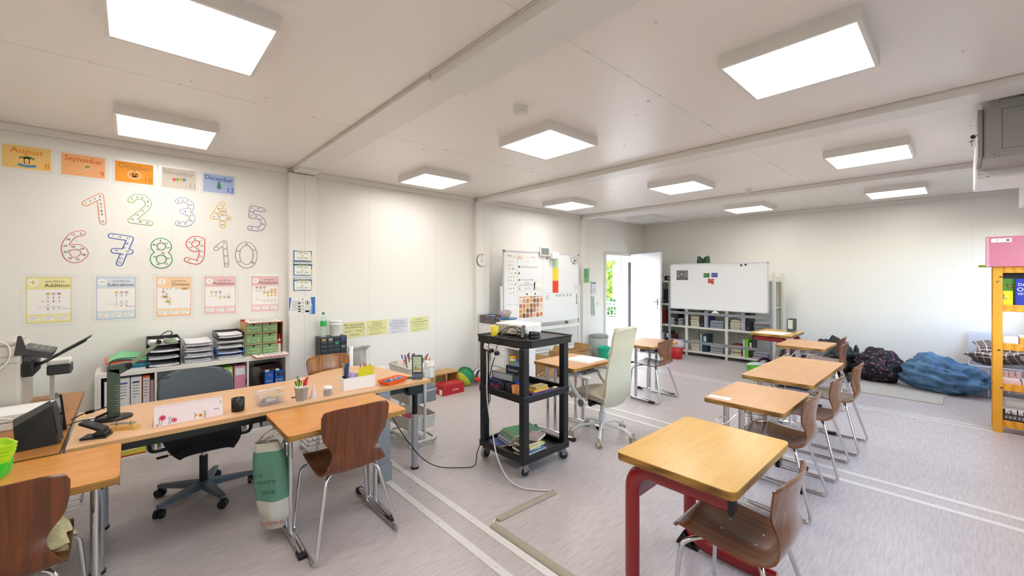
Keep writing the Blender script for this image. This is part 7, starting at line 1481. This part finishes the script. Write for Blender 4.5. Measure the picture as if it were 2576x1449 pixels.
t = thing('cutlery_tray', 'slate grey slotted basket with two printed cards on the lowest pine board', 'basket', on_p(.07, .04, .129), SHF); B().box((0, 0, 0), (.30, .22, .006), dg).box((0, 0, .05), (.30, .006, .07), dg).box((0, 0, 0), (.30, .006, .02), dg).box((0, .214, .0), (.30, .22, .07), dg).build('basket', t)
b = B()
for i in range(11): b.box((.0 + .0285 * i, 0, .02), (.008 + .0285 * i, .006, .05), dg)
b.build('slats', t)
for i in range(2):
    b = B().box((0, 0, 0), (.075, .004, .11), paper); b.M = T(0, -.0003, 0) @ FB; b.disc(.035, .085, .011, pc('#8A6A4A'), .0005).quad(.03, .06, .05, .072, pc('#2A3050'), .0005).disc(.015, .07, .005, pc('#5A4A40'), .0005).disc(.06, .075, .005, pc('#5A4A40'), .0005)
    b.build('picture_card', None, on_p(.085 + .085 * i, .06, .136), '%s white picture card in the slate basket' % ('left', 'right')[i], 'card', 'picture cards in the slate basket')
B().box((.068, .02, 0), (.36, .24, .07), mat('grey clear plastic lid', '#C9C7BE', .25, alpha=.7), .02).build('clear_tub', None, on_p(0, .02, .26), 'clear rounded tub standing over the slate basket', 'tub', SHF)
t = thing('pink_folder', 'large pink cardboard folder box on top of the pine shelf', 'folder', T(.172, 6.47, 1.69)); pk = mat('pink cardboard', '#C9788A', .55)
B().box((0, 0, 0), (.46, .20, .305), pk, .002).box((-.003, -.004, .0), (.02, .204, .31), pc('#D79AA8'), .001).build('folder', t)
B(T(0, -.0045, 0) @ FB).quad(.03, .245, .165, .285, paper, .001).text('2', .07, .268, .03, inkm, .0016).quad(.13, .255, .152, .275, gink, .0016).scribble(.085, .275, .04, .02, 3, gink, .0016, 2).build('label_sticker', t)
B().box((0, 0, 0), (.30, .03, .02), pc('#A9C81E'), .002).build('green_ruler', None, T(.115, 6.52, 1.6895 + .0) , 'lime green bar sticking out beside the pink folder', 'ruler') if 0 else B().box((0, 0, 0), (.36, .03, .024), pc('#A9C81E'), .002).build('green_bar', None, T(.121, 6.69, 1.6885), 'lime green bar sticking out left behind the pink folder', 'bar')

# ================= grey wall cabinet and air conditioner =================
t = thing('network_cabinet', 'grey steel wall cabinet hanging high at the right edge', 'cabinet', T(.10, 4.36, 2.40)); gc = mat('grey cabinet steel', '#9C9A96', .45); w, d, h = .59, .50, .385
b = B().prism([(.03, 0), (w, 0), (w, d), (.03, d)], 0, h, gc).prism([(.0, .03), (.03, 0), (.03, d), (0, d - .03)], 0, h, gc)
b.box((.085, -.0015, .055), (w, .0, .0565), blackp).box((.085, -.0015, h - .06), (w, .0, h - .0585), blackp).box((.085, -.0015, .055), (.0865, 0, h - .06), blackp)
for x, z in ((.05, .02), (.07, .01), (.05, h - .02), (.07, h - .01)): b.box((x, -.0018, z), (x + .006, 0, z + .004), blackp)
b.build('cabinet_body', t)
B().box((-.025, .02, .02), (-.0005, d - .02, h - .03), gc, .003).box((-.0005, .018, .02), (.0, .022, h - .03), blackp).build('door', t)
b = B().cyl((-.04, .07, .19), (-.025, .07, .19), .006, silver).cyl((-.045, .066, .185), (-.045, .074, .185), .014, blackp, n=16); b.build('lock_key', t)
B().cyl((-.05, .07, .175), (-.05, .072, .16), .002, silver).lathe([(.0, 0), (.016, .003), (.0, .006)], blackp, (-.052, .07, .152), 14).box((-.055, .069, .12), (-.049, .071, .152), pc('#B9A878', .3)).build('hanging_key', t)
t = thing('air_conditioner', 'white air conditioner unit below and behind the grey cabinet', 'air conditioner', T(.07, 4.92, 2.355)); B().box((0, 0, 0), (.57, .75, .28), whitep, .02, 3).build('housing', t)
b = B()
for i in range(5): b.box((.012, -.0015, .03 + .028 * i), (.04, 0.001, .042 + .028 * i), pc('#C9C7C2'))
b.box((.06, -.0015, .01), (.075, .001, .014), blackp).box((.06, -.0015, .1), (.075, .001, .104), blackp); b.build('vent', t)
t = thing('air_conditioner', 'white box at the right edge above the pine shelf, mostly cut off', 'air conditioner', T(.46, 6.98, 2.40)); B().box((0, 0, 0), (.21, .8, .30), whitep, .015).build('housing', t)
